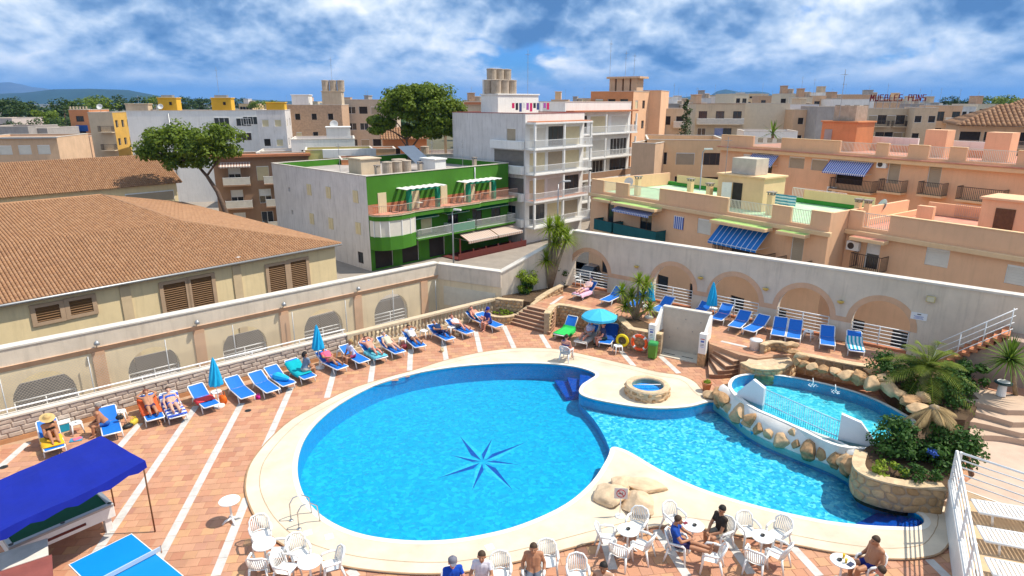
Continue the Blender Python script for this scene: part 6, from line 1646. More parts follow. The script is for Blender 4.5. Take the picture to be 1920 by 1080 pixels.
# small houses filling the distance
random.seed(21)
palette = [WHITE_WALL, BEIGE, TAN, PEACH_PALE, OLD_WHITE, GREY_WALL, MATS['cream_blank'], BRICK_WALL]
pn_ = ['white', 'beige', 'tan', 'pale peach', 'weathered white', 'grey', 'cream', 'brick coloured']
spots = []
places = ['behind the long white block', 'behind the brick building', 'left of the laundry block', 'behind the orange tower', 'behind the long balcony building', 'near the roof sign', 'on the far right skyline']
k = 0
for (u0, u1, n_, v0, v1, y0, y1, pl) in ((440, 620, 5, 190, 197, 190, 330, 0), (620, 720, 3, 188, 194, 180, 300, 1), (860, 960, 5, 186, 194, 180, 320, 2), (1030, 1110, 5, 184, 193, 160, 300, 3), (1236, 1310, 7, 181, 200, 150, 300, 3), (1310, 1520, 14, 173, 190, 170, 340, 4), (1480, 1640, 12, 173, 192, 150, 320, 5), (1640, 1760, 8, 185, 196, 160, 300, 5), (1240, 1320, 5, 186, 206, 128, 150, 3), (1476, 1540, 3, 190, 204, 132, 146, 5), (640, 720, 3, 190, 200, 150, 180, 1), (860, 960, 3, 190, 200, 130, 160, 2), (1740, 1860, 7, 192, 212, 150, 240, 6), (1150, 1230, 3, 184, 192, 180, 300, 3)):
    for i in range(n_):
        u = u0 + (u1 - u0) * (i + rnd(.1, .7)) / n_; y = rnd(y0, y1); v = rnd(v0, v1); w = rnd(18, 34); ci = random.randrange(8); k += 1
        rr = random.randint(2, 3); cc = random.randint(2, 4); sx_ = rnd(-14, 14)
        lab = 'distant %s block %s, %s' % (pn_[ci], places[pl], ('number %d' % k) if False else ['with a flat parapet', 'with roof tanks', 'with rows of small windows', 'partly hidden', 'with a stair tower'][k % 5])
        r_, f_, W_, H_ = town(lab, u, u + w, v, y, sx_, palette[ci], rr, cc, ('dark', 'taupe', 'glassdark', 'white'), 1.3, 1.4, D=10)
        r_['group'] = 'distant blocks ' + places[pl] + ' ' + pn_[ci]
        if k % 5 in (1, 4): roofbox(r_, W_ * .2, W_ * .55, 2, 5, H_ - .4, 2.3, palette[(ci + 1) % 8])
        if k % 5 == 1: tank(r_, W_ * .7, 3, H_ - .4, .7, 1.5); tank(r_, W_ * .85, 3, H_ - .4, .7, 1.5)
        if k % 2: antenna(r_, W_ * .4, 3, H_, rnd(3, 5))
seen_l = {}
for o in list(COL.objects):
    if o.parent is None and str(o.get('label', '')).startswith('distant '): seen_l.setdefault(o['label'], []).append(o)
for lb, os_ in seen_l.items():
    if len(os_) > 1:
        os_.sort(key=lambda o: o.location.x / o.location.y)
        for i, o in enumerate(os_): o['label'] = lb + ', ' + (['leftmost', 'second from left', 'third from left', 'fourth from left', 'fifth from left'][min(i, 4)])

# trees
PINE_L = leaf_mat('pine_needles', (0.08, 0.135, 0.012), (0.20, 0.27, 0.025), .4)
PINE_D = leaf_mat('dark_pine_needles', (0.022, 0.05, 0.012), (0.06, 0.10, 0.018))
SHRUB_L = leaf_mat('shrub_leaves', (0.025, 0.075, 0.012), (0.06, 0.14, 0.02))
LIME_L = leaf_mat('lime_leaves', (0.13, 0.22, 0.012), (0.33, 0.42, 0.035), .4)
YUC_L = leaf_mat('yucca_leaves', (0.07, 0.14, 0.015), (0.17, 0.26, 0.035), .3)
PALM_L = leaf_mat('palm_leaflets', (0.09, 0.14, 0.012), (0.22, 0.27, 0.03), .35)
DRY_L = leaf_mat('dry_fronds', (0.30, 0.20, 0.09), (0.50, 0.36, 0.17), .2)
BARK = mat('pine_bark', (0.13, 0.085, 0.06), 0.95, 0.35, 4, bump=0.6, bscale=8)
PALE_BARK = mat('yucca_bark', (0.26, 0.20, 0.13), 0.95, 0.3, 5, bump=0.6, bscale=10)
def leaves(b_, clumps, per, ls, flat=.0, up=.35):
    """clumps: (centre, radius xyz); leaf-sized faces spread over each clump"""
    for c, rr in clumps:
        for k in range(per):
            d = Vector((random.gauss(0, 1), random.gauss(0, 1), random.gauss(0, 1))); d.normalize()
            q = rnd(.55, 1.06); p = Vector((c[0] + d.x * rr[0] * q, c[1] + d.y * rr[1] * q, c[2] + d.z * rr[2] * q))
            nn = (d + Vector((rnd(-.8, .8), rnd(-.8, .8), rnd(-.5, .8) + up))).normalized()
            a = nn.orthogonal().normalized(); w = rnd(0, 6.28); t_ = nn.cross(a); a2 = a * math.cos(w) + t_ * math.sin(w); t2 = nn.cross(a2)
            s = ls * rnd(.6, 1.3)
            b_.add([p - a2 * s * .5, p + t2 * s * .32, p + a2 * s * .62, p - t2 * s * .32], [(0, 1, 2, 3)])
def clump_set(n, c, R_, r0, r1, hollow=.55, dome=True):
    out = []
    for k in range(n):
        while True:
            d = Vector((rnd(-1, 1), rnd(-1, 1), rnd(-.55 if dome else -1, 1)))
            if hollow < d.length < 1: break
        r_ = rnd(r0, r1); out.append(((c[0] + d.x * R_[0], c[1] + d.y * R_[1], c[2] + d.z * R_[2]), (r_ * 1.25, r_ * 1.25, r_ * .8)))
    return out
def hero_pine(label, base, crowns, trunkpts, branches, per, ls):
    root = thing('pine_tree', label, 'tree', tuple(base))
    tp = [Vector(p) - base for p in trunkpts]; n = len(tp)
    MB().tube(tp, [.34 - .2 * i / (n - 1) for i in range(n)], 8).build('trunk', BARK, root, True)
    b_ = MB()
    for p, q in branches:
        p, q = Vector(p) - base, Vector(q) - base; mid = (p + q) / 2 + Vector((rnd(-.3, .3), rnd(-.3, .3), .3)); b_.tube([p, mid, q], [.13, .09, .04], 5)
    b_.build('limbs', BARK, root, True)
    b_ = MB()
    for (c, R_, cnt, r0, r1) in crowns:
        c = Vector(c) - base; leaves(b_, clump_set(cnt, c, R_, r0, r1), per, ls)
    b_.build('crown', PINE_L, root)
    return root
random.seed(5)
y1_ = 72.0
cA, cB = aty(325, 276, y1_), aty(398, 270, y1_); tb = aty(425, 404, y1_); tb.z = STREET
tt = aty(372, 312, y1_)
hero_pine('umbrella pine with a leaning bare trunk before the long white block', tb, [(cA, (3.4, 3.0, 2.2), 38, .75, 1.25), (cB, (2.7, 2.6, 2.2), 32, .7, 1.15), (aty(352, 300, y1_), (2.4, 2, .9), 12, .6, .9)], [tb, aty(424, 400, y1_), aty(408, 360, y1_), aty(388, 330, y1_), tt], [(tt, cA + Vector((0, 0, .2))), (tt, cB), (aty(388, 330, y1_), cB + Vector((1.2, 0, -.8))), (tt, cA + Vector((-2, 0, -.6)))], 150, .36)
y2_ = 88.0
tb = aty(768, 300, y2_); tb.z = STREET
hub = aty(762, 262, y2_); c1, c2, c3, c4 = aty(757, 200, y2_), aty(818, 215, y2_), aty(716, 240, y2_), aty(783, 186, y2_)
hero_pine('broad stone pine clump with forked trunks left of the white blocks', tb, [(c1, (3.2, 3, 2.4), 40, .7, 1.2), (c4, (3.0, 3, 1.8), 28, .7, 1.2), (c2, (3.2, 3, 3.6), 50, .8, 1.3), (c3, (1.5, 1.5, 1.5), 14, .6, .9), (aty(775, 246, y2_), (1.1, 1.1, .8), 8, .4, .7), (aty(828, 245, y2_), (2.2, 2, 1.8), 18, .6, 1)], [tb, aty(770, 320, y2_), aty(766, 285, y2_), hub], [(hub, c1), (hub, c4), (hub, c3), (aty(766, 285, y2_), c2), (hub, aty(740, 225, y2_)), (hub, aty(800, 235, y2_)), (aty(770, 300, y2_), aty(745, 252, y2_))], 150, .42)
random.seed(11)
far_me = []
for s in range(4):
    b = MB(); leaves(b, clump_set(16, (0, 0, 0), (1, 1, .62), .26, .42, .3), 60, .16); far_me.append(b.mesh('crown', PINE_L if s % 2 else PINE_D))
ftr = MB().tube([(0, 0, 0), (.05, 0, .5), (0, 0, 1)], [.06, .045, .03], 6).mesh('trunk', BARK, True)
def far_tree(label, u, v, y, w, group, squash=1.0):
    c = aty(u, v, y); r_ = w * y / FPX / 2
    root = thing('pine_tree', label, 'tree', (c.x, c.y, STREET), rnd(0, 6), group)
    o = link('crown', random.choice(far_me), root, (0, 0, c.z - STREET)); o.scale = (r_, r_, r_ * squash)
    t_ = link('trunk', ftr, root); t_.scale = (r_ * 1.6, r_ * 1.6, c.z - STREET)
ltrees = [(10, 205, 210, 62), (58, 210, 190, 58), (90, 222, 180, 52), (115, 236, 165, 44), (78, 238, 170, 50), (120, 206, 230, 60), (150, 200, 260, 50), (185, 196, 280, 56), (222, 196, 290, 50), (262, 197, 300, 46), (290, 192, 310, 40), (345, 196, 300, 44), (375, 196, 310, 40), (455, 196, 300, 36), (485, 198, 280, 32), (510, 197, 300, 30), (60, 250, 150, 46), (28, 200, 240, 50), (108, 248, 152, 40), (1275, 230, 100, 0), (20, 240, 160, 40)]
words_ = ['on the left edge', 'at the left', 'above the grey shed', 'beside the salmon tower', 'below the salmon tower', 'left of the salmon tower', 'behind the salmon tower', 'behind the beige loggias', 'above the ochre wall', 'behind the roof dishes', 'left of the first yellow box', 'between the yellow boxes', 'left of the second yellow box', 'right of the second yellow box', 'above the white gable', 'left of the brick building', 'beside the pale house', 'far behind the pale house', 'in front of the pinkish terraces', '', 'low beside the grey house']
for i, (u, v, y, w) in enumerate(ltrees):
    if w: far_tree(('rounded green pine ' if i % 2 else 'dark spreading pine ') + words_[i], u, v, y, w, 'pines on the left skyline', .85)
for i, (u, v, w) in enumerate(((1784, 190, 30), (1815, 197, 46), (1850, 195, 50), (1888, 194, 54), (1916, 196, 40), (1835, 205, 50), (1800, 206, 40))):
    far_tree('dark pine on the wooded ridge at the right, ' + ['leftmost', 'second from left', 'below the highest crown', 'broadest', 'at the picture edge', 'lowest in the middle', 'lowest at the left'][i], u, v, 260 + 10 * i, w, 'pines on the right skyline', .8)
b = MB(); random.seed(3)
for k in range(1500):
    y = 340 * (1 + 9 * random.random() ** 2); x = rnd(-.95, .95) * y; s = rnd(3.5, 7)
    base_z = STREET
    c = (x, y, base_z + s * .7)
    for j in range(4):
        d = Vector((rnd(-1, 1), rnd(-.3, .3), rnd(-.3, .5))) * s * .7; q = Vector(c) + d; r_ = s * rnd(.45, .7)
        P = [q + Vector((math.cos(w), rnd(-.3, .3), math.sin(w) * .8)) * r_ * rnd(.75, 1.1) for w in (0, .9, 1.8, 2.7, 3.6, 4.5, 5.4)]
        T = q + Vector((0, -r_ * .8, r_ * .3)); b.add(P + [T], [(i, (i + 1) % 7, 7) for i in range(7)])
tag(b.build('woodland', PINE_D), kind='stuff')
random.seed(9)
c = aty(1287, 222, 96); root = thing('conifer_tree', 'narrow dark conifer between the beige block and the long balconies', 'tree', (c.x, c.y, STREET))
top = aty(1287, 190, 96).z - STREET; b = MB()
cl = [((rnd(-.3, .3), rnd(-.3, .3), top - k * .42), (.25 + k * .075, .25 + k * .075, .4)) for k in range(16)]
leaves(b, cl, 60, .28); b.build('crown', PINE_D, root); MB().tube([(0, 0, 0), (0, 0, top)], [.2, .05], 6).build('trunk', BARK, root, True)

# spiky plants, palms, shrubs
def spear(b_, p, d, L, w, droop=.25, up=Vector((0, 0, 1)), seg=3):
    d = d.normalized(); s = d.cross(up)
    if s.length < 1e-3: s = Vector((1, 0, 0))
    s.normalize(); vs_ = []
    for k in range(seg + 1):
        t_ = k / seg; q = p + d * (L * t_) - up * (droop * L * t_ * t_); ww = w * (1 - t_) ** .7 * (.6 + .8 * t_ if t_ < .4 else 1)
        vs_ += [q - s * ww, q + s * ww]
    b_.add(vs_, [(2 * k, 2 * k + 1, 2 * k + 3, 2 * k + 2) for k in range(seg)])
def rosette(b_, p, n, L, w, droop=.3, lo=-.35):
    for k in range(n):
        a = k * 2.399; z = lo + (1.25 - lo) * ((k + .5) / n); z = min(z, .97)
        r_ = math.sqrt(max(0, 1 - z * z)); spear(b_, p, Vector((r_ * math.cos(a), r_ * math.sin(a), z)), L * rnd(.8, 1.1), w, droop * (1 - z * .5))
def yucca(label, base, heads, n=46, L=.8, w=.028, m=None, trunk_r=.11, name='yucca_plant'):
    root = thing(name, label, 'plant', tuple(base))
    base = Vector(base)
    for h in heads:
        h = Vector(h) - base; mid = Vector((h.x * .45, h.y * .45, h.z * .5))
        MB().tube([(0, 0, -.05), mid, h], [trunk_r, trunk_r * .8, trunk_r * .55], 7).build('stem', PALE_BARK, root, True)
        b_ = MB(); rosette(b_, h, n, L, w); b_.build('leaf_rosette', m or YUC_L, root)
    return root
pb = at(1031, 541, 1.12)
hd = [aty(u, v, pb.y) for u, v in ((1030, 428), (1052, 436), (1040, 455), (1062, 450), (1024, 488), (1045, 425))]
yucca('tall branching yucca in the corner planter before the raking wall', pb, hd, 110, 1.0, .045, LIME_L, .14)
pb = at(1192, 598, 1.05)
hd = [aty(u, v, pb.y) for u, v in ((1198, 528), (1212, 534), (1166, 548), (1184, 556), (1206, 556), (1172, 575), (1218, 578))]
yucca('bushy yucca clump in the stone planter behind the open parasol', pb, hd, 80, .72, .04, LIME_L, .09)
pb = at(1905, 740, 1.05)
hd = [aty(1893, 674, pb.y - .2)]
yucca('spiky yucca with a thin bent stem at the right edge', pb, hd, 150, 1.15, .045, YUC_L, .09)
pb = aty(1449, 258, 66); yucca('small agave palm standing on the rear peach roof', pb, [aty(1449, 250, 66)], 26, 1.6, .11, YUC_L, .16)
def shrub(label, base, R_, n, per, ls, m, name='shrub', dome=True, zc=None, hollow=.35):
    root = thing(name, label, 'plant', tuple(base)); b_ = MB()
    leaves(b_, clump_set(n, (0, 0, zc if zc is not None else R_[2] * .7), R_, min(R_) * .3, min(R_) * .5, hollow, dome), per, ls, up=.4); b_.build('foliage', m, root)
    q = MB()
    for k in range(5): w = k * 1.3; q.tube([(0, 0, -.05), (R_[0] * .4 * math.cos(w), R_[1] * .4 * math.sin(w), R_[2] * .8)], [.03, .012], 5)
    q.build('stems', BARK, root); return root
random.seed(17)
shrub('yellow-green upright shrub in the corner planter left of the tall yucca', at(986, 548, 1.12), (.55, .55, .85), 22, 70, .11, LIME_L)
shrub('dark low bush at the foot of the yellow-green shrub', at(984, 549, 1.12), (.5, .45, .38), 14, 60, .09, SHRUB_L)
shrub('leafy bush behind the tall yucca against the arcade wall', at(1049, 533, 1.12), (.5, .5, .75), 18, 60, .12, SHRUB_L)
shrub('bright green groundcover in the low round planter', (-.55, 34.7, .38), (.62, .55, .16), 20, 50, .07, LIME_L)
shrub('rounded dark shrub beside the wading pool, left of the palm', at(1680, 722, 1.0), (.95, .85, .8), 30, 110, .11, SHRUB_L)
shrub('rounded dark shrub right of the palm trunk', at(1770, 752, 1.0), (.8, .75, .75), 26, 110, .11, SHRUB_L)
shrub('broad leafy bush behind the palm by the walkway', at(1808, 722, 1.0), (.85, .7, .55), 20, 50, .16, SHRUB_L)
shrub('large glossy shrub filling the left of the lower right planter', at(1690, 852, .8), (.8, .7, .75), 30, 110, .12, SHRUB_L)
shrub('flowering shrub with a blue bloom at the right of the lower right planter', at(1775, 868, .8), (.8, .75, .75), 30, 110, .12, SHRUB_L)
shrub('small low bush at the front of the lower right planter', at(1668, 893, .8), (.5, .35, .3), 12, 60, .08, LIME_L)
shrub('dark undergrowth between the two planter shrubs', at(1725, 902, .8), (.7, .35, .3), 14, 60, .09, SHRUB_L)
fl_ = [o for o in COL.objects if o.parent is None and str(o.get('label', '')).startswith('flowering shrub')][0]
for i, (u, v) in enumerate(((1752, 850), (1746, 846))):
    p = at(u, v, 1.5); b = MB(); leaves(b, [((0, 0, 0), (.12, .12, .12))], 40, .07); b.build('blossom', leaf_mat('blue_petals', (0.02, 0.05, 0.35), (0.06, 0.16, 0.55)), fl_, loc=p - fl_.location)
def palm(label, base, hub, n, L, m, droop=.75, dry=False, thick=.16, name='palm_tree'):
    base, hub = Vector(base), Vector(hub); root = thing(name, label, 'palm', tuple(base)); h = hub - base
    b_ = MB(); N = 9
    pts = [Vector((h.x * t_ * t_, h.y * t_ * t_, h.z * t_)) for t_ in [k / (N - 1) for k in range(N)]]
    b_.tube(pts, [thick * (1.25 - .35 * k / (N - 1)) * (1 + .08 * (k % 2)) for k in range(N)], 10); b_.build('trunk', PALE_BARK, root, True)
    for k in range(n):
        a = k * 2.399 + .3; el = R(78 - 95 * (k / n)) if not dry else R(rnd(-78, 15)); d = Vector((math.cos(a) * math.cos(el), math.sin(a) * math.cos(el), math.sin(el)))
        f_b = MB(); seg = 14; LL = L * rnd(.85, 1.1); P = []
        for j in range(seg + 1):
            t_ = j / seg; P.append(h + d * LL * t_ - Vector((0, 0, droop * LL * t_ ** 2.0 * (1 if not dry else .35))))
        f_b.tube(P, [.02 * (1 - j / seg) + .004 for j in range(seg + 1)], 4)
        for j in range(1, seg + 1):
            t_ = j / seg; tan = (P[j] - P[j - 1]).normalized(); s = tan.cross(Vector((0, 0, 1)))
            if s.length < .05: s = Vector((1, 0, 0))
            s.normalize(); ll = LL * .24 * math.sin(PI * min(.97, .12 + t_ * .85)) + .08
            for sg in (-1, 1):
                for e_ in (0, .5): spear(f_b, P[j - 1].lerp(P[j], e_), (tan * .75 + s * sg + Vector((0, 0, .25 if not dry else -.6))), ll, .017, .35, seg=2)
        f_b.build('frond', m, root)
    return root
random.seed(23)
pb = at(1728, 742, 1.0); palm('feathery green palm with arching fronds beside the wading pool', pb, aty(1740, 690, pb.y), 26, 1.9, PALM_L, .5, thick=.2)
pb = at(1742, 850, .8); ph = aty(1752, 762, pb.y); palm('short palm trunk hung with dry straw-coloured fronds in the lower right planter', pb, ph, 22, .85, DRY_L, .9, True, .16)

# pool furniture
# sun lounger with blue sling
HZ, HY = .34, .25
def lounger_proto():
    root = thing('sun_lounger', 'x', 'sun lounger')
    b_ = MB()
    for sx_ in (-1, 1): b_.tube([(sx_ * .31, HY + .02, HZ), (sx_ * .31, -.88, HZ - .01), (sx_ * .29, -.95, HZ - .01)], .024, 6)
    b_.tube([(-.29, -.95, HZ - .01), (.29, -.95, HZ - .01)], .026, 6); b_.tube([(-.31, HY, HZ - .03), (.31, HY, HZ - .03)], .02, 6)
    b_.build('frame', WHITE_PLASTIC, root, True)
    for sx_, y, ty in ((-1, -.62, -.74), (1, -.62, -.74), (-1, .3, .5), (1, .3, .5)):
        MB().tube([(sx_ * .31, y, HZ - .01), (sx_ * .32, ty, 0.0)], [.026, .022], 6).build('leg', WHITE_PLASTIC, root, True)
    s = MB(); n = 8
    for k in range(n + 1):
        y = -.93 + (HY + .93) * k / n
        for j in range(5): x = -.285 + .57 * j / 4; s.v.append((x, y, HZ + .012 - .025 * (1 - (x / .285) ** 2)))
    s.f = [(k * 5 + j, k * 5 + j + 1, (k + 1) * 5 + j + 1, (k + 1) * 5 + j) for k in range(n) for j in range(4)]; s.m = [0] * len(s.f)
    s.build('seat_sling', BLUE_SLING, root, True)
    bk = MB(); L = .72
    bk.tube([(-.31, 0, 0), (-.31, L - .06, 0), (-.27, L, 0), (.27, L, 0), (.31, L - .06, 0), (.31, 0, 0)], .024, 6)
    o = bk.build('backrest', WHITE_PLASTIC, root, True, loc=(0, HY, HZ))
    s = MB(); n = 9
    for k in range(n + 1):
        y = .01 + (L - .03) * k / n
        for j in range(5): x = -.285 + .57 * j / 4; s.v.append((x, y, .012 - .03 * (1 - (x / .285) ** 2) + .006 * (k % 2)))
    s.f = [(k * 5 + j, k * 5 + j + 1, (k + 1) * 5 + j + 1, (k + 1) * 5 + j) for k in range(n) for j in range(4)]; s.m = [0] * len(s.f)
    s.build('back_sling', BLUE_SLING, o, True)
    MB().tube([(-.25, .42, -.01), (-.25, .15, -.26), (.25, .15, -.26), (.25, .42, -.01)], .014, 5).build('back_prop', WHITE_PLASTIC, o, True)
    return root
LP = lounger_proto(); used_l = [False]; LOUNGE = {}
def place_lounger(key, head, foot, zb, label, alpha=24, ang=None, group='blue sun loungers on the deck'):
    hz = HZ + .70 * math.sin(R(alpha))
    F = at(*foot, zb + HZ); Hh = at(*head, zb + hz)
    a = math.atan2(Hh.y - F.y, Hh.x - F.x) if ang is None else R(ang)
    o = LP if not used_l[0] else copy_tree(LP); used_l[0] = True
    o.location = (F.x + math.cos(a) * .95, F.y + math.sin(a) * .95, zb + .004); o.rotation_euler = (0, 0, a - PI / 2)
    for c in o.children:
        if c.name.startswith('backrest'): c.rotation_euler = (R(alpha), 0, 0)
    o['label'] = label; o['group'] = group
    LOUNGE[key] = (o, alpha)
    return o
G1, G2, G3 = 'sun loungers along the left parapet', 'sun loungers in the alcove', 'sun loungers on the upper terrace'
for key, h, f_, lab, al, an in [
    (1, (86, 796), (103, 842), 'blue lounger at the far left with the crouching woman in a straw hat', 38, 131), (2, (172, 782), (211, 813), 'blue lounger under the seated shirtless man near the blue canopy', 30, 126),
    (3, (281, 748), (292, 786), 'blue lounger covered with an orange towel', 28, 128), (4, (320, 736), (335, 781), 'blue lounger with a blue and white towel under the woman in a blue bikini', 28, 128),
    (5, (372, 726), (398, 761), 'empty blue lounger with a red towel folded over its seat', 26, 134), (6, (440, 706), (466, 744), 'empty blue lounger right of the first closed parasol', 24, 133), (7, (484, 697), (513, 733), 'empty blue lounger next to the one holding a folded parasol', 24, 134),
    (8, (517, 688), (543, 721), 'blue lounger with a folded turquoise parasol lying on it', 24, 134), (9, (551, 676), (582, 708), 'blue lounger draped with a turquoise towel', 26, 134), (10, (611, 664), (643, 690), 'blue lounger under the woman in a pink top', 28, 138),
    (11, (658, 650), (684, 678), 'blue lounger under the fair-haired woman in a pale blouse', 26, 134), (12, (691, 639), (717, 671), 'blue lounger with a pale turquoise towel under a bather', 26, 130), (13, (725, 632), (751, 661), 'blue lounger under the bather in a pale swimsuit', 26, 130),
    (14, (775, 620), (789, 650), 'blue lounger between two white stools by the balustrade', 28, 120), (15, (819, 608), (845, 636), 'blue lounger under the man in a dark blue shirt', 24, 128), (16, (854, 598), (882, 624), 'blue lounger under the person in a white top and grey shorts', 24, 132),
    (17, (898, 584), (915, 606), 'blue lounger under the man in turquoise shorts by the balustrade', 22, 128), (18, (918, 592), (937, 612), 'blue lounger nearest the stairs with the man in a blue cap', 26, 130)]:
    place_lounger(key, h, f_, 0, lab, al, an, G1)
place_lounger(19, (1076, 594), (1047, 628), 0, 'steep-backed blue lounger with a green towel in the alcove', 52, 58, G2)
place_lounger(20, (1114, 611), (1086, 642), 0, 'blue lounger covered by a grey towel below the open parasol', 40, 58, G2)
place_lounger(21, (1142, 611), (1133, 644), 0, 'blue lounger with a blue towel beside the yellow ring', 48, 68, G2)
for key, h, f_, lab, al, an in [
    (22, (1105, 528), (1080, 553), 'blue lounger with a pale pink towel by the first arch', 36, 50), (23, (1151, 543), (1133, 564), 'empty blue lounger left of the yucca clump on the terrace', 34, 52), (24, (1190, 550), (1180, 574), 'blue lounger half hidden behind the yucca clump', 34, 55),
    (25, (1243, 561), (1226, 583), 'empty blue lounger just right of the yucca clump', 30, 50), (26, (1314, 573), (1302, 589), 'blue lounger beside the closed parasol behind the shower', 32, 52), (27, (1353, 583), (1342, 599), 'blue lounger behind the right corner of the shower', 32, 54),
    (28, (1391, 587), (1376, 613), 'empty blue lounger under the right side of the third arch', 30, 54), (29, (1422, 595), (1402, 620), 'empty angled blue lounger between the third and fourth arches', 30, 46), (30, (1465, 601), (1458, 629), 'left one of the two paired loungers under the fourth arch', 30, 64),
    (31, (1493, 605), (1487, 634), 'right one of the two paired loungers under the fourth arch', 30, 64), (32, (1553, 618), (1552, 647), 'lone blue lounger between the fourth and fifth arches', 30, 66), (33, (1607, 626), (1607, 659), 'blue lounger with a striped turquoise towel under the fifth arch', 30, 68)]:
    place_lounger(key, h, f_, TZ + .012, lab, al, an, G3)
def lmat(key):
    o, al = LOUNGE[key]; bpy.context.view_layer.update(); return o.matrix_world.copy(), al
def profile(y, al, up=.03):
    """surface of the lounger at y along it (y beyond the hinge climbs the back)"""
    if y <= HY: return (y, HZ + up)
    t_ = y - HY; return (HY + t_ * math.cos(R(al)) - up * math.sin(R(al)), HZ + t_ * math.sin(R(al)) + up * math.cos(R(al)))
def towel(key, label, m, y0, y1, w=.66, hang=.1, x0=0.0, rag=.02):
    o, al = LOUNGE[key]; n = 12; b_ = MB(); xs = [-w / 2 - .02, -w / 2, -w / 4, 0, w / 4, w / 2, w / 2 + .02]
    for th in (.012, .0):
        for k in range(n + 1):
            y = y0 + (y1 - y0) * k / n; yy, zz_ = profile(y, al, .022 + th)
            for j, x in enumerate(xs):
                z = zz_ - (hang if j in (0, 6) else 0) + rnd(-.006, .006); b_.v.append((x + x0 + rnd(-rag, rag), yy + rnd(-rag, rag) * .5, z))
    N = 7; M_ = (n + 1) * N
    for k in range(n):
        for j in range(N - 1):
            a = k * N + j; b_.f.append((a, a + 1, a + N + 1, a + N)); b_.f.append((M_ + a, M_ + a + N, M_ + a + N + 1, M_ + a + 1))
    b_.m = [0] * len(b_.f)
    t_ = b_.build('towel', m, None, True, loc=o.location, rz=o.rotation_euler.z)
    return tag(t_, label, 'towel')
def cloth(name, c): return mat(name, c, .95, .1, 8)
towel(3, 'orange towel spread over a lounger at left', cloth('orange_towel', (0.70, 0.11, 0.03)), -.45, .85)
towel(4, 'blue and white patterned towel under the woman in a blue bikini', stripe_mat('blue_patch_towel', (0.72, 0.74, 0.80), (0.02, 0.07, 0.45), .3, .5, 1), -.9, .9)
towel(5, 'red towel folded across an empty lounger', cloth('red_towel', (0.68, 0.05, 0.06)), -.42, .1)
towel(9, 'turquoise towel over the lounger beside the second parasol', cloth('turq_towel', (0.0, 0.36, 0.42)), -.5, .85)
towel(12, 'pale turquoise towel under a bather in the middle of the row', cloth('aqua_towel', (0.12, 0.45, 0.55)), -.9, .3)
towel(19, 'bright green towel in the alcove', cloth('green_towel', (0.03, 0.50, 0.10)), -.9, .4, .7, .22)
towel(20, 'grey towel under the man below the open parasol', cloth('grey_towel', (0.40, 0.36, 0.33)), -.92, .5)
towel(21, 'dark blue towel on the lounger beside the yellow ring', cloth('navy_towel', (0.01, 0.07, 0.34)), -.4, .9)
towel(22, 'pale pink towel on the terrace lounger by the first arch', cloth('pink_towel', (0.70, 0.42, 0.55)), -.9, .2, .68, .16)
towel(33, 'turquoise and white striped towel on the terrace lounger under the fifth arch', stripe_mat('turq_stripe', (0.65, 0.72, 0.75), (0.0, 0.33, 0.45), .16, .5, 0), -.8, .6)
towel(1, 'yellow towel corner under the woman with the straw hat', cloth('yellow_towel', (0.75, 0.42, 0.02)), -.75, .2, .64, .12)
# white loungers on the sun platform
WL = thing('plastic_lounger', 'x', 'sun lounger')
b = MB();
for sx_ in (-1, 1): b.tube([(sx_ * .32, -.95, .33), (sx_ * .32, .9, .33)], .035, 6)
b.tube([(-.32, -.95, .33), (.32, -.95, .33)], .035, 6); b.tube([(-.32, .9, .33), (.32, .9, .33)], .035, 6); b.build('frame', WHITE_PLASTIC, WL, True)
sl = MB().bbox(-.30, .30, -.035, .035, 0, .03, .008).mesh('slat', WHITE_PLASTIC)
for k in range(19): link('slat', sl, WL, (0, -.88 + k * .097, .335))
for sx_, y in ((-1, -.75), (1, -.75), (-1, .6), (1, .6)): MB().tube([(sx_ * .3, y, .33), (sx_ * .31, y - .05, 0)], .03, 6).build('leg', WHITE_PLASTIC, WL, True)
for i, (u, v, an) in enumerate(((1880, 955, -18), (1895, 1008, -19), (1915, 1072, -20))):
    o = WL if i == 0 else copy_tree(WL); p = at(u, v, 1.37)
    o.location = (p.x + .25, p.y - .1, 1.014); o.rotation_euler = (0, 0, R(an - 90 + 180)); o['label'] = ['white slatted plastic lounger nearest the platform corner', 'white slatted plastic lounger in the middle of the sun platform', 'white slatted plastic lounger at the bottom right corner'][i]; o['group'] = 'white loungers on the platform'
# stools and small tables
STOOLP = thing('stool', 'x', 'stool')
b = MB(); n = 20; prof = []
for z, s in ((.40, .19), (.425, .20), (.44, .19)):
    prof.append([(s * (abs(math.cos(w)) ** .6) * (1 if math.cos(w) > 0 else -1), s * (abs(math.sin(w)) ** .6) * (1 if math.sin(w) > 0 else -1), z) for w in [2 * PI * k / n for k in range(n)]])
b.add([p for r_ in prof for p in r_], [(i * n + k, i * n + (k + 1) % n, (i + 1) * n + (k + 1) % n, (i + 1) * n + k) for i in range(2) for k in range(n)] + [tuple(range(2 * n, 3 * n)), tuple(reversed(range(n)))])
b.build('seat', WHITE_PLASTIC, STOOLP)
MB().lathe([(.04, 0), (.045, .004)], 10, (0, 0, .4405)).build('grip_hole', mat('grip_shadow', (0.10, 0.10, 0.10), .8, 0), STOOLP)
for sx_ in (-1, 1):
    for sy_ in (-1, 1): MB().tube([(sx_ * .15, sy_ * .15, .41), (sx_ * .19, sy_ * .19, 0)], [.032, .022], 6).build('leg', WHITE_PLASTIC, STOOLP, True)
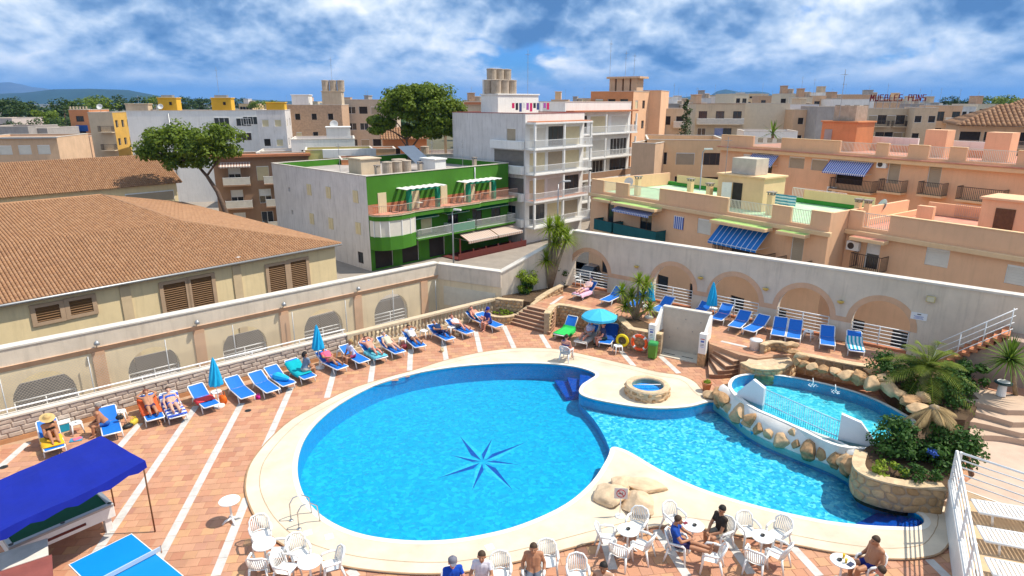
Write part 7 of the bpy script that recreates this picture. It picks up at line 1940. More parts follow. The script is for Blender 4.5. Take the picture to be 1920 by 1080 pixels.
for i, (u, v, z, lab) in enumerate([(146, 812, 0, 'white plastic stool between the straw hat woman and the shirtless man'), (228, 790, 0, 'white stool with a dark bag beside the shirtless man'), (408, 752, 0, 'white stool under the first closed parasol'), (642, 672, 0, 'white stool beside the woman in a pink top'), (756, 649, 0, 'white stool between the two bathers in the middle of the row'), (796, 634, 0, 'white stool right of the dark bather by the balustrade'), (847, 627, 0, 'white stool between the blue-shirted man and the white top'), (1158, 663, 0, 'white stool standing alone in front of the stone planter'), (1086, 538, TZ, 'white stool left of the pink towel on the terrace'), (1212, 588, TZ, 'white stool under the parasol behind the yucca clump'), (1336, 593, TZ, 'white stool beside the parasol behind the shower'), (1514, 637, TZ, 'white stool beside the paired loungers'), (1420, 606, TZ, 'white stool between the two loungers at the third arch')]):
    o = STOOLP if i == 0 else copy_tree(STOOLP); p = at(u, v, z); o.location = (p.x, p.y, z + (.016 if z else .003)); o.rotation_euler = (0, 0, rnd(0, 1.5)); o['label'] = lab; o['group'] = 'white plastic stools'
# round tables
TB = thing('round_table', 'x', 'table')
b = MB(); b.lathe([(.29, .69), (.30, .705), (.30, .72), (.285, .728)], 32); b.build('tabletop', WHITE_PLASTIC, TB)
b = MB(); b.lathe([(.05, .1), (.03, .18), (.028, .6), (.06, .69)], 12); b.build('pedestal', WHITE_PLASTIC, TB, True)
for k in range(4): a = k * PI / 2; MB().tube([(0, 0, .12), (.18 * math.cos(a), .18 * math.sin(a), .08), (.28 * math.cos(a), .28 * math.sin(a), .0)], [.04, .035, .025], 6).build('foot', WHITE_PLASTIC, TB, True)
TABLES = []
for i, (u, v, lab) in enumerate([(430, 938, 'round white table standing alone on the deck beside the pool coping'), (495, 1019, 'round white table beside the lone table, left of its pair'), (580, 1053, 'round white table at the bottom, below the pool ladder'), (1178, 993, 'round white table with an ashtray below the no smoking sign'), (1300, 985, 'round white table between the two seated men'), (1430, 1005, 'round white table with four empty chairs at lower right'), (1580, 1051, 'round white table with food beside the shirtless man in blue trunks')]):
    o = TB if i == 0 else copy_tree(TB); p = at(u, v, .725); zt_ = .06 if i in (3, 4) else .004
    o.location = (p.x, p.y, zt_ if edge_dist((p.x, p.y), COP) > .1 and inside((p.x, p.y), COP) else .004); o['label'] = lab; o['group'] = 'round white tables'; o.rotation_euler = (0, 0, rnd(0, 1.5)); TABLES.append(Vector((p.x, p.y, o.location.z)))
# monobloc chairs
CH = thing('plastic_chair', 'x', 'chair')
b = MB(); n = 7
for k in range(n + 1):
    y = -.22 + .44 * k / n
    for j in range(7): x = -.23 + .46 * j / 6; b.v.append((x * (1 - .06 * k / n), y, .425 - .02 * (1 - (x / .23) ** 2) - .025 * (k / n) + (.0 if k else -.02)))
b.f = [(k * 7 + j, k * 7 + j + 1, (k + 1) * 7 + j + 1, (k + 1) * 7 + j) for k in range(n) for j in range(6)]; b.m = [0] * len(b.f)
b.build('seat', WHITE_PLASTIC, CH, True)
def back_p(x, t_): return Vector((x * (1 + .1 * t_), .22 + .13 * t_ - .09 * (x / .25) ** 2, .41 + .42 * t_))
rim = [back_p(-.235, 0), back_p(-.245, .35), back_p(-.235, .75), back_p(-.16, .97), back_p(0, 1.03), back_p(.16, .97), back_p(.235, .75), back_p(.245, .35), back_p(.235, 0)]
MB().tube(rim, .026, 6).build('back_rim', WHITE_PLASTIC, CH, True)
for k in range(9):
    x = -.19 + .38 * k / 8; tt_ = .98 - .45 * (x / .22) ** 4; MB().tube([back_p(x, .02), back_p(x, .4), back_p(x * .96, tt_)], .0155, 4).build('back_slat', WHITE_PLASTIC, CH, True)
MB().tube([back_p(-.22, .04), back_p(0, .04), back_p(.22, .04)], .018, 5).build('lower_rail', WHITE_PLASTIC, CH, True)
for sx_ in (-1, 1):
    MB().tube([back_p(sx_ * .24, .5), (sx_ * .28, .05, .63), (sx_ * .27, -.17, .62), (sx_ * .25, -.22, .56)], [.026, .036, .036, .028], 6).build('armrest', WHITE_PLASTIC, CH, True)
    MB().tube([(sx_ * .25, -.22, .57), (sx_ * .225, -.22, .42), (sx_ * .27, -.27, 0)], [.03, .036, .024], 6).build('leg', WHITE_PLASTIC, CH, True)
    MB().tube([(sx_ * .21, .2, .42), (sx_ * .25, .31, 0)], [.036, .024], 6).build('leg', WHITE_PLASTIC, CH, True)
CHAIRS = {}
cnt = [0]
def place_chair(key, x, y, face, label):
    o = CH if cnt[0] == 0 else copy_tree(CH); cnt[0] += 1
    inside_c = inside((x, y), COP); o.location = (x, y, .058 if inside_c else .004); o.rotation_euler = (0, 0, face + PI / 2); o['label'] = label; o['group'] = 'white plastic chairs'; CHAIRS[key] = o
    return o
def chair_px(key, u, v, tgt, label, z=.44):
    p = at(u, v, z); f_ = math.atan2(tgt[1] - p.y, tgt[0] - p.x); return place_chair(key, p.x, p.y, f_, label)
T = TABLES
chair_px('a', 489, 1000, T[1], 'white slatted chair behind the left pair table, nearest the coping'); chair_px('b', 522, 1034, T[1], 'white chair squeezed between the two left tables'); chair_px('c', 488, 1056, T[1], 'white chair below the left pair table')
chair_px('d', 560, 1036, T[2], 'white chair behind the bottom table by the coping edge'); chair_px('e', 536, 1064, T[2], 'white slatted chair left of the bottom table'); chair_px('f', 622, 1058, T[2], 'white chair right of the bottom table')
for k_, (u, v, lab) in {'g': (938, 1074, 'white slatted chair between the white shirt and the bare-chested man'), 'h': (1026, 1050, 'white chair right behind the bare-chested man'), 'i': (1083, 1078, 'white slatted chair at the bottom centre')}.items():
    p = at(u, v, .44); place_chair(k_, p.x, p.y, R(-88), lab)
chair_px('j', 1138, 1008, T[3], 'white chair left of the ashtray table'); chair_px('k', 1164, 1032, T[3], 'white slatted chair below the ashtray table'); chair_px('l', 1194, 984, T[3], 'white chair behind the ashtray table'); chair_px('m', 1204, 1020, T[3], 'white chair right of the ashtray table')
chair_px('n', 1264, 974, T[4], 'white chair behind the man in the blue polo shirt')
p = at(1270, 1022, .44); place_chair('o', p.x, p.y, R(-22), 'white chair under the man in the blue polo shirt')
p = at(1336, 1043, .44); place_chair('p', p.x, p.y, R(160), 'white chair propping up the feet of the man in blue')
p = at(1352, 1000, .44); place_chair('q', p.x, p.y, R(205), 'white chair under the man in the black shirt')
chair_px('r', 1402, 994, T[5], 'white chair left behind the empty table'); chair_px('s', 1460, 1000, T[5], 'white chair right behind the empty table'); chair_px('t', 1418, 1045, T[5], 'white chair left in front of the empty table'); chair_px('u', 1458, 1036, T[5], 'white chair right in front of the empty table')
p = at(1630, 1062, .44); place_chair('v', p.x, p.y, R(190), 'white chair under the man in blue trunks')
p = at(1062, 662, .44); place_chair('w', p.x, p.y, R(60), 'white chair seen from behind before the alcove')
p = at(1000, 1078, .44); place_chair('x1', p.x, p.y, R(-92), 'white chair under the bare-chested man')
p = at(1078, 518, TZ + .44); o = place_chair('y', p.x, p.y, R(-50), 'white chair by the first arch on the upper terrace'); o.location.z = TZ + .016
# parasols
def parasol_closed(label, base, h=2.1, hc=1.15, zb=0.0, lean=0.0):
    t_ = thing('parasol', label, 'parasol', (base[0], base[1], zb), 0, 'turquoise parasols'); b_ = MB()
    MB().tube([(0, 0, .0), (0, 0, h)], .018, 6).build('pole', WHITE_METAL, t_, True)
    N = 16; prof = [(.018, h + .05), (.06, h - .08), (.12, h - .35), (.19, h - .75), (.24, h - hc + .05), (.22, h - hc)]
    for r_, z in prof:
        for k in range(N): w = 2 * PI * k / N; rr = r_ * (1 + (.22 if k % 2 else -.18) * (r_ > .05)); b_.v.append((rr * math.cos(w + z * .6), rr * math.sin(w + z * .6), z))
    b_.f = [(i * N + k, i * N + (k + 1) % N, (i + 1) * N + (k + 1) % N, (i + 1) * N + k) for i in range(len(prof) - 1) for k in range(N)]; b_.m = [0] * len(b_.f)
    b_.build('canopy', TURQ, t_); MB().lathe([(.22, 0), (.22, .06), (.04, .1), (.03, .35)], 14).build('base', WHITE_PLASTIC, t_); return t_
parasol_closed('closed turquoise parasol among the left loungers, nearest the camera', at(411, 762)); parasol_closed('closed turquoise parasol by the parapet beside the woman in pink', at(600, 690))
parasol_closed('closed turquoise parasol behind the yucca clump', at(1217, 596, TZ), 1.9, .95, TZ + .012); parasol_closed('closed turquoise parasol behind the shower wall', at(1332, 600, TZ), 2.0, 1.2, TZ + .012)
pb = at(1120, 640); p = aty(1124, 592, pb.y - .1)
t = thing('parasol', 'open turquoise parasol shading the alcove loungers', 'parasol', (p.x, p.y, .003)); hz = p.z
MB().tube([(0, 0, 0), (0, 0, hz + .32)], .02, 6).build('pole', WHITE_METAL, t, True)
N = 8; Rr = .92; b = MB(); rows = 5
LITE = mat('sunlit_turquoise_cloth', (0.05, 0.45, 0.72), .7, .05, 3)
b.v.append((0, 0, hz + .36))
for j in range(1, rows + 1):
    t_ = j / rows
    for k in range(N * 2):
        w = PI * k / N; rr = Rr * t_ * (1 if k % 2 == 0 else .955); b.v.append((rr * math.cos(w), rr * math.sin(w), hz + .36 - .36 * t_ ** 1.5 + (0 if k % 2 == 0 else -.015)))
for k in range(N * 2): w = PI * k / N; rr = Rr * (1.005 if k % 2 == 0 else .96); b.v.append((rr * math.cos(w), rr * math.sin(w), hz - .13))
M_ = N * 2; b.f = [(0, 1 + k, 1 + (k + 1) % M_) for k in range(M_)] + [(1 + j * M_ + k, 1 + (j + 1) * M_ + k, 1 + (j + 1) * M_ + (k + 1) % M_, 1 + j * M_ + (k + 1) % M_) for j in range(rows) for k in range(M_)]; b.m = [0] * len(b.f)
b.build('canopy', LITE, t)
for k in range(N): w = 2 * PI * k / N; MB().tube([(0, 0, hz + .3), (Rr * .97 * math.cos(w), Rr * .97 * math.sin(w), hz - .02)], .007, 4).build('rib', WHITE_METAL, t)
MB().lathe([(.25, 0), (.25, .07), (.05, .12), (.035, .4)], 14).build('base', WHITE_PLASTIC, t)
mw, al = lmat(8)
q = [mw @ Vector(p) for p in ((-.15, .1, .45), (.12, -.55, .44))]
t = thing('parasol', 'folded turquoise parasol lying across an empty lounger', 'parasol', tuple(q[0])); d = q[1] - q[0]
MB().tube([d * -.4, d * 1.5], .016, 6).build('pole', WHITE_METAL, t, True)
b = MB(); b.tube([d * -.1, d * .2, d * .6, d * 1.0, d * 1.1], [.12, .2, .17, .1, .03], 10); b.build('canopy', TURQ, t)
# poolside things
def frame_on(p, n):
    return math.atan2(n.y, n.x) + PI / 2
nrm = Vector((-.52, -.85)).normalized()
rz_ = math.atan2(-.42, .75)
for (u, v, lab, cat, Ro, Ri, m, off) in ((1199, 641, 'orange and white life ring hanging on the stone planter front', 'life ring', .36, .075, mat('life_ring_orange', (0.80, 0.10, 0.02), .5, .06), 0), (1167, 637, 'yellow ring shaped float hanging on the stone planter left of the life ring', 'float ring', .27, .07, mat('float_yellow', (0.72, 0.55, 0.01), .5, .06), 0)):
    p = at(u, v, .62)
    t = thing('life_ring' if Ro > .3 else 'float_ring', lab, cat, (p.x - .02, p.y - .1, .62), rz_); b = MB(); pts = [(Ro * math.cos(2 * PI * k / 28), 0, Ro * math.sin(2 * PI * k / 28)) for k in range(28)]
    b.tube(pts, Ri, 10, closed=True); b.build('ring', m, t, True)
    if Ro > .3:
        for k in range(4):
            a = PI / 4 + k * PI / 2; b = MB(); b.tube([(Ro * math.cos(a + w), 0, Ro * math.sin(a + w)) for w in (-.13, 0, .13)], Ri * 1.06, 10); b.build('band', WHITE_PLASTIC, t, True)
        b = MB(); b.tube([((Ro + .085) * math.cos(2 * PI * k / 24), 0, (Ro + .085) * math.sin(2 * PI * k / 24) * (1 if k % 6 else .94)) for k in range(24)], .008, 4, closed=True); b.build('grab_rope', WHITE_PLASTIC, t)
    else: b = MB(); [b.tube([(.2 * math.cos(2 * PI * k / 16) * s, -.02, .2 * math.sin(2 * PI * k / 16) * s) for k in range(16)], .02, 5, closed=True) for s in (.9, .65, .4)]; b.build('coiled_rope', mat('dark_rope', (0.10, 0.08, 0.03), .9, .1), t)
    MB().tube([(0, .12, Ro), (0, -.02, Ro - .02)], .012, 5).build('hook', GREY_METAL, t)
p = at(1223, 672); t = thing('litter_bin', 'green wheeled litter bin beside the shower', 'bin', (p.x, p.y, .003), rz_)
BING = mat('green_bin', (0.10, 0.26, 0.03), .5, .08); b = MB(); b.add([(-.17, -.15, .05), (.17, -.15, .05), (.17, .15, .05), (-.17, .15, .05), (-.2, -.18, .72), (.2, -.18, .72), (.2, .18, .72), (-.2, .18, .72)], [(0, 3, 2, 1), (0, 1, 5, 4), (1, 2, 6, 5), (2, 3, 7, 6), (3, 0, 4, 7), (4, 5, 6, 7)]); b.build('body', BING, t)
MB().bbox(-.22, .22, -.2, .2, .722, .86, .05).build('lid', mat('green_lid', (0.04, 0.30, 0.08), .45, .06), t)
for x in (-.14, .14): MB().tube([(x - .03, .15, .06), (x + .03, .15, .06)], .06, 10).build('wheel', DARK_IRON, t)
p = at(1324, 735); t = thing('flower_pot', 'terracotta pot with a small green plant at the foot of the winding stairs', 'pot', (p.x, p.y, .058))
MB().lathe([(.14, 0), (.2, .34), (.22, .34), (.22, .4), (.18, .4), (.17, .35)], 18).build('pot', TERRA, t, True); b = MB(); leaves(b, [((0, 0, .42), (.16, .16, .1))], 160, .07); b.build('plant', LIME_L, t)
p = at(1332, 748); o = put_rock('boulder', p.x, p.y, .2, .34, .32, .28, None, 2); tag(o, 'single pale boulder below the flower pot at the lagoon corner', 'boulder')
c = at(1214, 722, .45); c = Vector((c.x, c.y, 0))
t = thing('whirlpool', 'small round whirlpool tub with a rubble stone rim on the coping peninsula', 'whirlpool', (c.x, c.y, .05))
b = MB(); N = 32
for r_, z in ((.93, 0), (.93, .40), (.88, .46), (.70, .46), (.66, .42), (.66, -.0)):
    for k in range(N): w = 2 * PI * k / N; b.v.append((r_ * math.cos(w), r_ * math.sin(w), z))
b.f = [(i * N + k, i * N + (k + 1) % N, (i + 1) * N + (k + 1) % N, (i + 1) * N + k) for i in range(5) for k in range(N)]; b.m = [0] * len(b.f); b.build('rim', mat('rim_stone', (0.60, 0.44, 0.28), .9, .25, 4, bump=.5), t)
for row in range(2):
    for k in range(17):
        w = 2 * PI * (k + .5 * row) / 17; me = ROCKS[(k + row) % 6]; o = link('stone', me, t, (.91 * math.cos(w), .91 * math.sin(w), .11 + row * .21)); o.scale = (.09, .165, .105); o.rotation_euler = (0, 0, w)
MB().lathe([(.66, .05), (.655, .20)], 32).build('floor', pool_mat('tub_mosaic', [(0.0, 0.22, 0.72), (0.02, 0.40, 0.86)], .08), t); MB().poly([(.657 * math.cos(2 * PI * k / 32), .657 * math.sin(2 * PI * k / 32), .36) for k in range(32)]).build('water', WATER, t)
MB().lathe([(.659, .06), (.659, .40)], 32).build('liner', WALL_TILE, t) if False else None
b = MB(); b.tube([(-.6, .1, .37), (.6, .12, .37)], .02, 6); b.build('grab_bar', WHITE_METAL, t, True)
p = at(1162, 968, .058); t = thing('no_smoking_sign', 'no smoking sign on a white post before the boulders', 'sign', (p.x, p.y, .058), R(-4))
MB().tube([(0, 0, 0), (0, 0, .95)], .018, 6).build('post', WHITE_METAL, t, True)
pl = MB().bbox(-.2, .2, -.025, -.018, .62, .98, .004).build('plate', mat('pinkish_plate', (0.72, 0.64, 0.60), .5, .03), t)
RED = mat('prohibition_red', (0.60, 0.02, 0.02), .5, 0); BLK = mat('print_black', (0.03, 0.03, 0.03), .5, 0)
b = MB(); b.tube([(.125 * math.cos(2 * PI * k / 28), -.028, .8 + .125 * math.sin(2 * PI * k / 28)) for k in range(28)], .012, 5, closed=True); b.obox((0, -.028, .8), (.24, .006, .022), 0, 0, R(45)); b.build('prohibition_ring', RED, pl)
b = MB(); b.obox((-.01, -.0265, .79), (.13, .003, .024)); b.obox((.045, -.0265, .835), (.008, .003, .05), 0, 0, R(20)); b.build('cigarette', BLK, pl)
b = MB(); b.lathe([(.14, 0), (.14, .02), (.03, .03)], 14); b.build('foot', WHITE_METAL, t)
root = thing('boulder_group', 'group of pale golden boulders lying on the coping between the pools', 'boulders', tuple(at(1178, 940, .055)))
rp = at(1178, 940, .055)
def slab(px, z0, h, parent, name, seed, m):
    """flat boulder from a ground outline: straight worn sides, rounded uneven top"""
    P = [Vector(at(u, v, z0)[:2]) - Vector(rp[:2]) for u, v in px]; loop = ccw(smooth_loop([tuple(p) for p in P], 4)); N = len(loop); cx = sum(p[0] for p in loop) / N; cy = sum(p[1] for p in loop) / N
    b_ = MB()
    for s, z in ((1.0, 0), (1.03, h * .3), (1.0, h * .7), (.9, h * .95), (.6, h * 1.0), (.2, h * 1.0)):
        for i, p in enumerate(loop):
            w = noise.noise((p[0] * 2.2 + seed, p[1] * 2.2, z * 3)); b_.v.append((cx + (p[0] - cx) * s * (1 + .08 * w), cy + (p[1] - cy) * s * (1 + .08 * w), z + (.16 * w if z > 0 else 0)))
    b_.f = [(i * N + k, i * N + (k + 1) % N, (i + 1) * N + (k + 1) % N, (i + 1) * N + k) for i in range(5) for k in range(N)] + [tuple(5 * N + k for k in range(N))]; b_.m = [0] * len(b_.f)
    b_.build(name, m, parent, True)
ANG = [rock_mesh('boulder', 31 + i, mat('bleached_limestone', (0.66, 0.49, 0.32), .92, .24, 2, bump=.6, bscale=6, detail=8), n=4, rough=.3, ncut=14, dmin=.42) for i in range(3)]
for i, (u, v, z, sc, rz) in enumerate(((1146, 932, .2, (.86, .66, .40), .5), (1195, 943, .2, (.82, .66, .40), 2.2), (1205, 908, .17, (1.0, .54, .34), -.35), (1168, 908, .14, (.55, .42, .28), 1.0))):
    p = at(u, v, z) - rp; o = link('boulder', ANG[i % 3], root, (p.x, p.y, z - .08)); o.scale = sc; o.rotation_euler = (rnd(-.1, .1), rnd(-.1, .1), rz)
p1_, p2_ = at(546, 976, .055), at(561, 992, .055); e_ = at(600, 984, .055)
for i, p in enumerate((p1_, p2_)):
    if i == 0:
        t = thing('pool_ladder', 'bent steel ladder handrails at the lower left edge of the pool', 'ladder', tuple(p1_)); off = p1_
    q = p - off; d = Vector((.80, .60, 0))
    MB().tube([q, q + Vector((0, 0, .55)), q + d * .12 + Vector((0, 0, .72)), q + d * .35 + Vector((0, 0, .74)), q + d * .58 + Vector((0, 0, .55)), q + d * .66 + Vector((0, 0, -.4))], .02, 8).build('handrail', STEEL, t, True)
    MB().lathe([(.07, 0), (.065, .02), (.03, .03)], 14, tuple(q)).build('anchor_flange', STEEL, t, True)
for i, (u, v) in enumerate(((577, 999), (617, 1006), (918, 1026), (572, 1003))):
    p = at(u, v, .057); tag(MB().bbox(-.12, .12, -.12, .12, 0, .012, .01).build('skimmer_lid', WHITE_PLASTIC, None, loc=p, rz=R(25)), ['square white skimmer lid beside the ladder', 'square white skimmer lid right of the ladder', 'square white skimmer lid on the near coping', 'small white lid nearest the ladder foot'][i], 'skimmer lid') if i < 3 else None
# blue canopy, pool table, ping-pong table at the lower left
TARP = mat('royal_blue_tarpaulin', (0.0, 0.010, 0.26), .62, .12, 1.2, bump=.5, bscale=2.2)
ca, cb, cc_, cd = at(-40, 918, 2.35), at(190, 818, 2.35), at(273, 866, 2.35), at(-60, 1028, 2.35)
t = thing('canopy', 'royal blue tarpaulin canopy over the pool table at the lower left', 'canopy', (cb.x, cb.y, .003)); o3 = Vector((cb.x, cb.y, .003))
b = MB(); n, m_ = 18, 9
dv = cc_ - cb; dl = (ca - cb); ext = 1.15
for i in range(n + 1):
    for j in range(m_ + 1):
        s, r_ = i / n, j / m_; q = (cb + dl * s * ext).lerp(cc_ + (cd - cc_) * s * ext, r_); ridge_ = .10 * (1 - abs(2 * min(r_ / .5, 1) - 1) if False else max(0, .5 - abs(r_ - .35))) - .03 * abs(math.sin(PI * s * 4)) * math.sin(PI * r_) + .02 * noise.noise((s * 9, r_ * 5, 3)); q = q - o3; b.v.append((q.x, q.y, q.z + ridge_ - .04 * math.sin(s * 9 + r_ * 5) * r_))
F0 = len(b.v)
for i in range(n + 1):
    q = Vector(b.v[i * (m_ + 1) + m_]); b.v.append((q.x + .03, q.y - .02, q.z - .2 - .05 * math.sin(i * 2.1)))
b.f = [(i * (m_ + 1) + j, i * (m_ + 1) + j + 1, (i + 1) * (m_ + 1) + j + 1, (i + 1) * (m_ + 1) + j) for i in range(n) for j in range(m_)] + [(i * (m_ + 1) + m_, F0 + i, F0 + i + 1, (i + 1) * (m_ + 1) + m_) for i in range(n)]; b.m = [0] * len(b.f)
b.build('tarpaulin', TARP, t)
b = MB()
RST = mat('rusty_pipe', (0.20, 0.09, 0.04), .7, .3, 8)
for q in (cb + Vector((.05, -.1, 0)), cc_ + Vector((-.15, .1, 0)), ca, cd):
    q = q - o3; MB().tube([(q.x, q.y, 0), (q.x, q.y, q.z - .03)], .022, 6).build('post', RST, t, True)
edge_t = [Vector(b_) for b_ in ()]
a_ = at(230, 930, .85); d1_ = Vector((math.cos(R(50.7)), math.sin(R(50.7)), 0)); n1 = Vector((d1_.y, -d1_.x, 0))
fr_c = at(213, 944, .86)
t = thing('pool_table', 'white sided pool table with green cloth under the blue canopy', 'pool table', (fr_c.x, fr_c.y, .003), R(50.7))
FELT = mat('green_baize', (0.006, 0.085, 0.04), .95, .1, 6)
MB().bbox(-2.5, 0, 0, 1.4, .45, .80, .02).build('cabinet', WHITE_PAINT, t); MB().box(-2.38, -.12, .12, 1.28, .801, .83).build('cloth', FELT, t)
for q in ((-2.5, 0, -.02, .13), (-2.5, 0, 1.27, 1.42)): MB().bbox(q[0], q[1], q[2], q[3], .802, .88, .02).build('cushion_rail', GREY_METAL, t)
for q in ((-2.5, -2.37), (-.13, 0)): MB().bbox(q[0], q[1], .131, 1.269, .802, .88, .02).build('cushion_rail', GREY_METAL, t)
MB().box(-1.75, -.75, -.012, -.001, .56, .64).build('score_slot', MAROON, t)
for x in (-2.3, -.2):
    for y in (.15, 1.25): MB().bbox(x - .09, x + .09, y - .09, y + .09, 0, .449, .01).build('leg', WHITE_PAINT, t)
for x in (-2.42, -1.25, -.08):
    for y in (.08, 1.32): MB().lathe([(.06, 0), (.06, .004)], 12, (x, y, .8805)).build('pocket', BLK, t)
k1, k2, k3 = at(247, 1000, .76), at(345, 1080, .76), at(135, 1055, .76)
ang_ = math.atan2(k2.y - k1.y, k2.x - k1.x)
t = thing('ping_pong_table', 'bright blue ping-pong table with a white centre line at the bottom left', 'table tennis table', (k1.x, k1.y, .003), ang_)
PING = mat('ping_pong_blue', (0.0, 0.22, 0.62), .45, .04, 2)
for xa, xb in ((.0, 1.36), (1.38, 2.74)): MB().box(xa, xb, -1.525, 0, .73, .757).build('table_half', PING, t)
for q in ((0, 2.74, -.02, 0), (0, 2.74, -1.525, -1.505), (0, .02, -1.505, -.02), (2.72, 2.74, -1.505, -.02)): MB().box(q[0], q[1], q[2], q[3], .7575, .759).build('line', WHITE_PAINT, t)
MB().box(1.355, 1.385, -1.65, .12, .78, .90).build('net', mat('grey_net', (0.42, 0.52, 0.62), .8, .05), t)
for x in (1.37,):
    for y in (-1.65, .12): MB().tube([(x, y, .7), (x, y, .92)], .018, 6).build('net_post', STEEL, t)
for x in (.35, 2.4):
    for y in (-1.3, -.2): MB().tube([(x, y, 0), (x, y, .73)], .025, 6).build('leg', GREY_METAL, t)
q = at(40, 1035, 1.05); t = thing('bar_hut', 'small hut with a pale sheet and maroon roof at the bottom left corner', 'hut', (q.x, q.y, 0), R(36))
MB().bbox(-1.6, .45, -1.6, .1, -.01, 1.0).build('body', WHITE_PAINT, t); MB().box(-1.7, .55, -.55, .25, 1.001, 1.06).build('white_sheet', mat('pale_sheet', (0.62, 0.58, 0.52), .8, .15, 2), t); MB().box(-1.7, .62, -1.7, -.56, 1.001, 1.05).build('roof_sheet', mat('maroon_sheet', (0.24, 0.07, 0.06), .8, .15), t)
# bags and belongings
def bag(label, p, m, s=.22, h=.3, cat='bag'):
    t_ = thing('bag', label, cat, tuple(p), rnd(0, 3)); b_ = MB(); b_.lathe([(s * .7, 0), (s, h * .3), (s * .95, h * .7), (s * .7, h)], 12, (0, 0, 0), 1, .6); b_.build('body', m, t_, True)
    for y in (-.05, .05): MB().tube([(-s * .5, y, h * .9), (-s * .3, y, h * 1.5), (s * .3, y, h * 1.5), (s * .5, y, h * .9)], .012, 5).build('handle', m, t_)
    return t_
bag('orange beach bag under the first closed parasol', at(419, 756, .003), mat('bag_orange', (0.75, 0.14, 0.01), .7, .1), .2, .34); bag('small magenta bag at the foot of an empty lounger', at(484, 748, .003), mat('bag_magenta', (0.55, 0.01, 0.25), .7, .1), .12, .14)
bag('dark bag lying on the stool beside the shirtless man', at(225, 786, .45), BLK, .14, .16); bag('yellow bag by the orange towelled lounger', at(252, 795, .003), mat('bag_yellow', (0.65, 0.48, 0.05), .7, .1), .2, .2); bag('black rucksack on the deck left of the orange towel', at(240, 802, .003), BLK, .2, .14)
bag('dark red bag between two bathers in the middle of the row', at(757, 654, .003), mat('bag_red', (0.22, 0.03, 0.05), .7, .1), .2, .22); bag('pale straw bag on the deck below the balustrade', at(829, 659, .003), mat('bag_straw', (0.55, 0.42, 0.24), .8, .1), .16, .16); bag('cream bag on the deck near the white top', at(857, 630, .003), mat('bag_cream', (0.62, 0.48, 0.30), .8, .1), .16, .2)
q = at(121, 806, .003); t = thing('cool_box', 'turquoise cool box between the straw hat woman and a stool', 'cool box', tuple(q), R(40)); MB().bbox(-.22, .22, -.15, .15, 0, .3, .03).build('box', mat('cool_box_blue', (0.02, 0.35, 0.52), .5, .05), t); MB().bbox(-.23, .23, -.16, .16, .302, .36, .02).build('lid', WHITE_PLASTIC, t)
q = at(143, 825, .003); t = thing('magazine_pile', 'bright magazines and a towel on the deck near the canopy', 'magazines', tuple(q), .4); MB().bbox(-.2, .2, -.14, .14, 0, .03, .005).build('magazine', mat('mag_blue', (0.05, 0.30, 0.5), .4, .3, 9), t); MB().obox((.04, .02, .04), (.28, .2, .012), .5).build('magazine', mat('mag_pink', (0.6, 0.15, 0.25), .4, .3, 9), t)
for i, (tb_, dx, dy, lab, kind) in enumerate(((3, .0, .0, 'black ashtray on the table below the no smoking sign', 'a'), (4, .03, -.02, 'black ashtray on the table between the two men', 'a'), (5, .0, .0, 'black ashtray on the empty table at lower right', 'a'), (6, -.08, .0, 'dark ashtray on the table with food', 'a'), (4, -.2, .08, 'dark red wallet on the table between the two men', 'w'))):
    p = T[tb_] + Vector((dx, dy, .733));
    if kind == 'a':
        b = MB(); b.lathe([(.05, 0), (.06, .035), (.05, .035), (.04, .01)], 14); tag(b.build('ashtray', BLK, None, True, loc=p), lab, 'ashtray')
    else: tag(MB().bbox(-.06, .06, -.045, .045, 0, .02, .004).build('wallet', MATS['bag_red'], None, loc=p, rz=.5), lab, 'wallet')
for i, (dx, dy, c, lab) in enumerate(((.06, .08, (0.75, 0.45, 0.02), 'orange drink glass on the table with food, farther one'), (.03, -.1, (0.75, 0.5, 0.05), 'orange drink glass on the table with food, nearer one'))):
    b = MB(); b.lathe([(.025, 0), (.035, .12), (.03, .12)], 12); tag(b.build('drink_glass', mat('juice_%d' % i, c, .2, 0), None, True, loc=T[6] + Vector((dx, dy, .733))), lab, 'glass')
tag(MB().bbox(-.09, .09, -.06, .06, 0, .02, .004).build('phone_case', mat('phone_dark', (0.04, 0.05, 0.10), .4, 0), None, loc=T[6] + Vector((.12, -.16, .733)), rz=.6), 'dark phone on the table with food', 'phone')
q = at(1876, 742, TZ); t = thing('side_table', 'small dark topped side table on the walkway at the right', 'table', (q.x, q.y, TZ + .016)); MB().lathe([(.28, .5), (.3, .52), (.3, .56), (.26, .58)], 20).build('top', mat('dark_teal', (0.01, 0.05, 0.06), .4, .1), t); MB().lathe([(.22, .581), (.2, .60)], 16).build('tray', WHITE_PLASTIC, t); MB().lathe([(.16, 0), (.14, .5)], 14).build('pedestal', WHITE_PLASTIC, t)
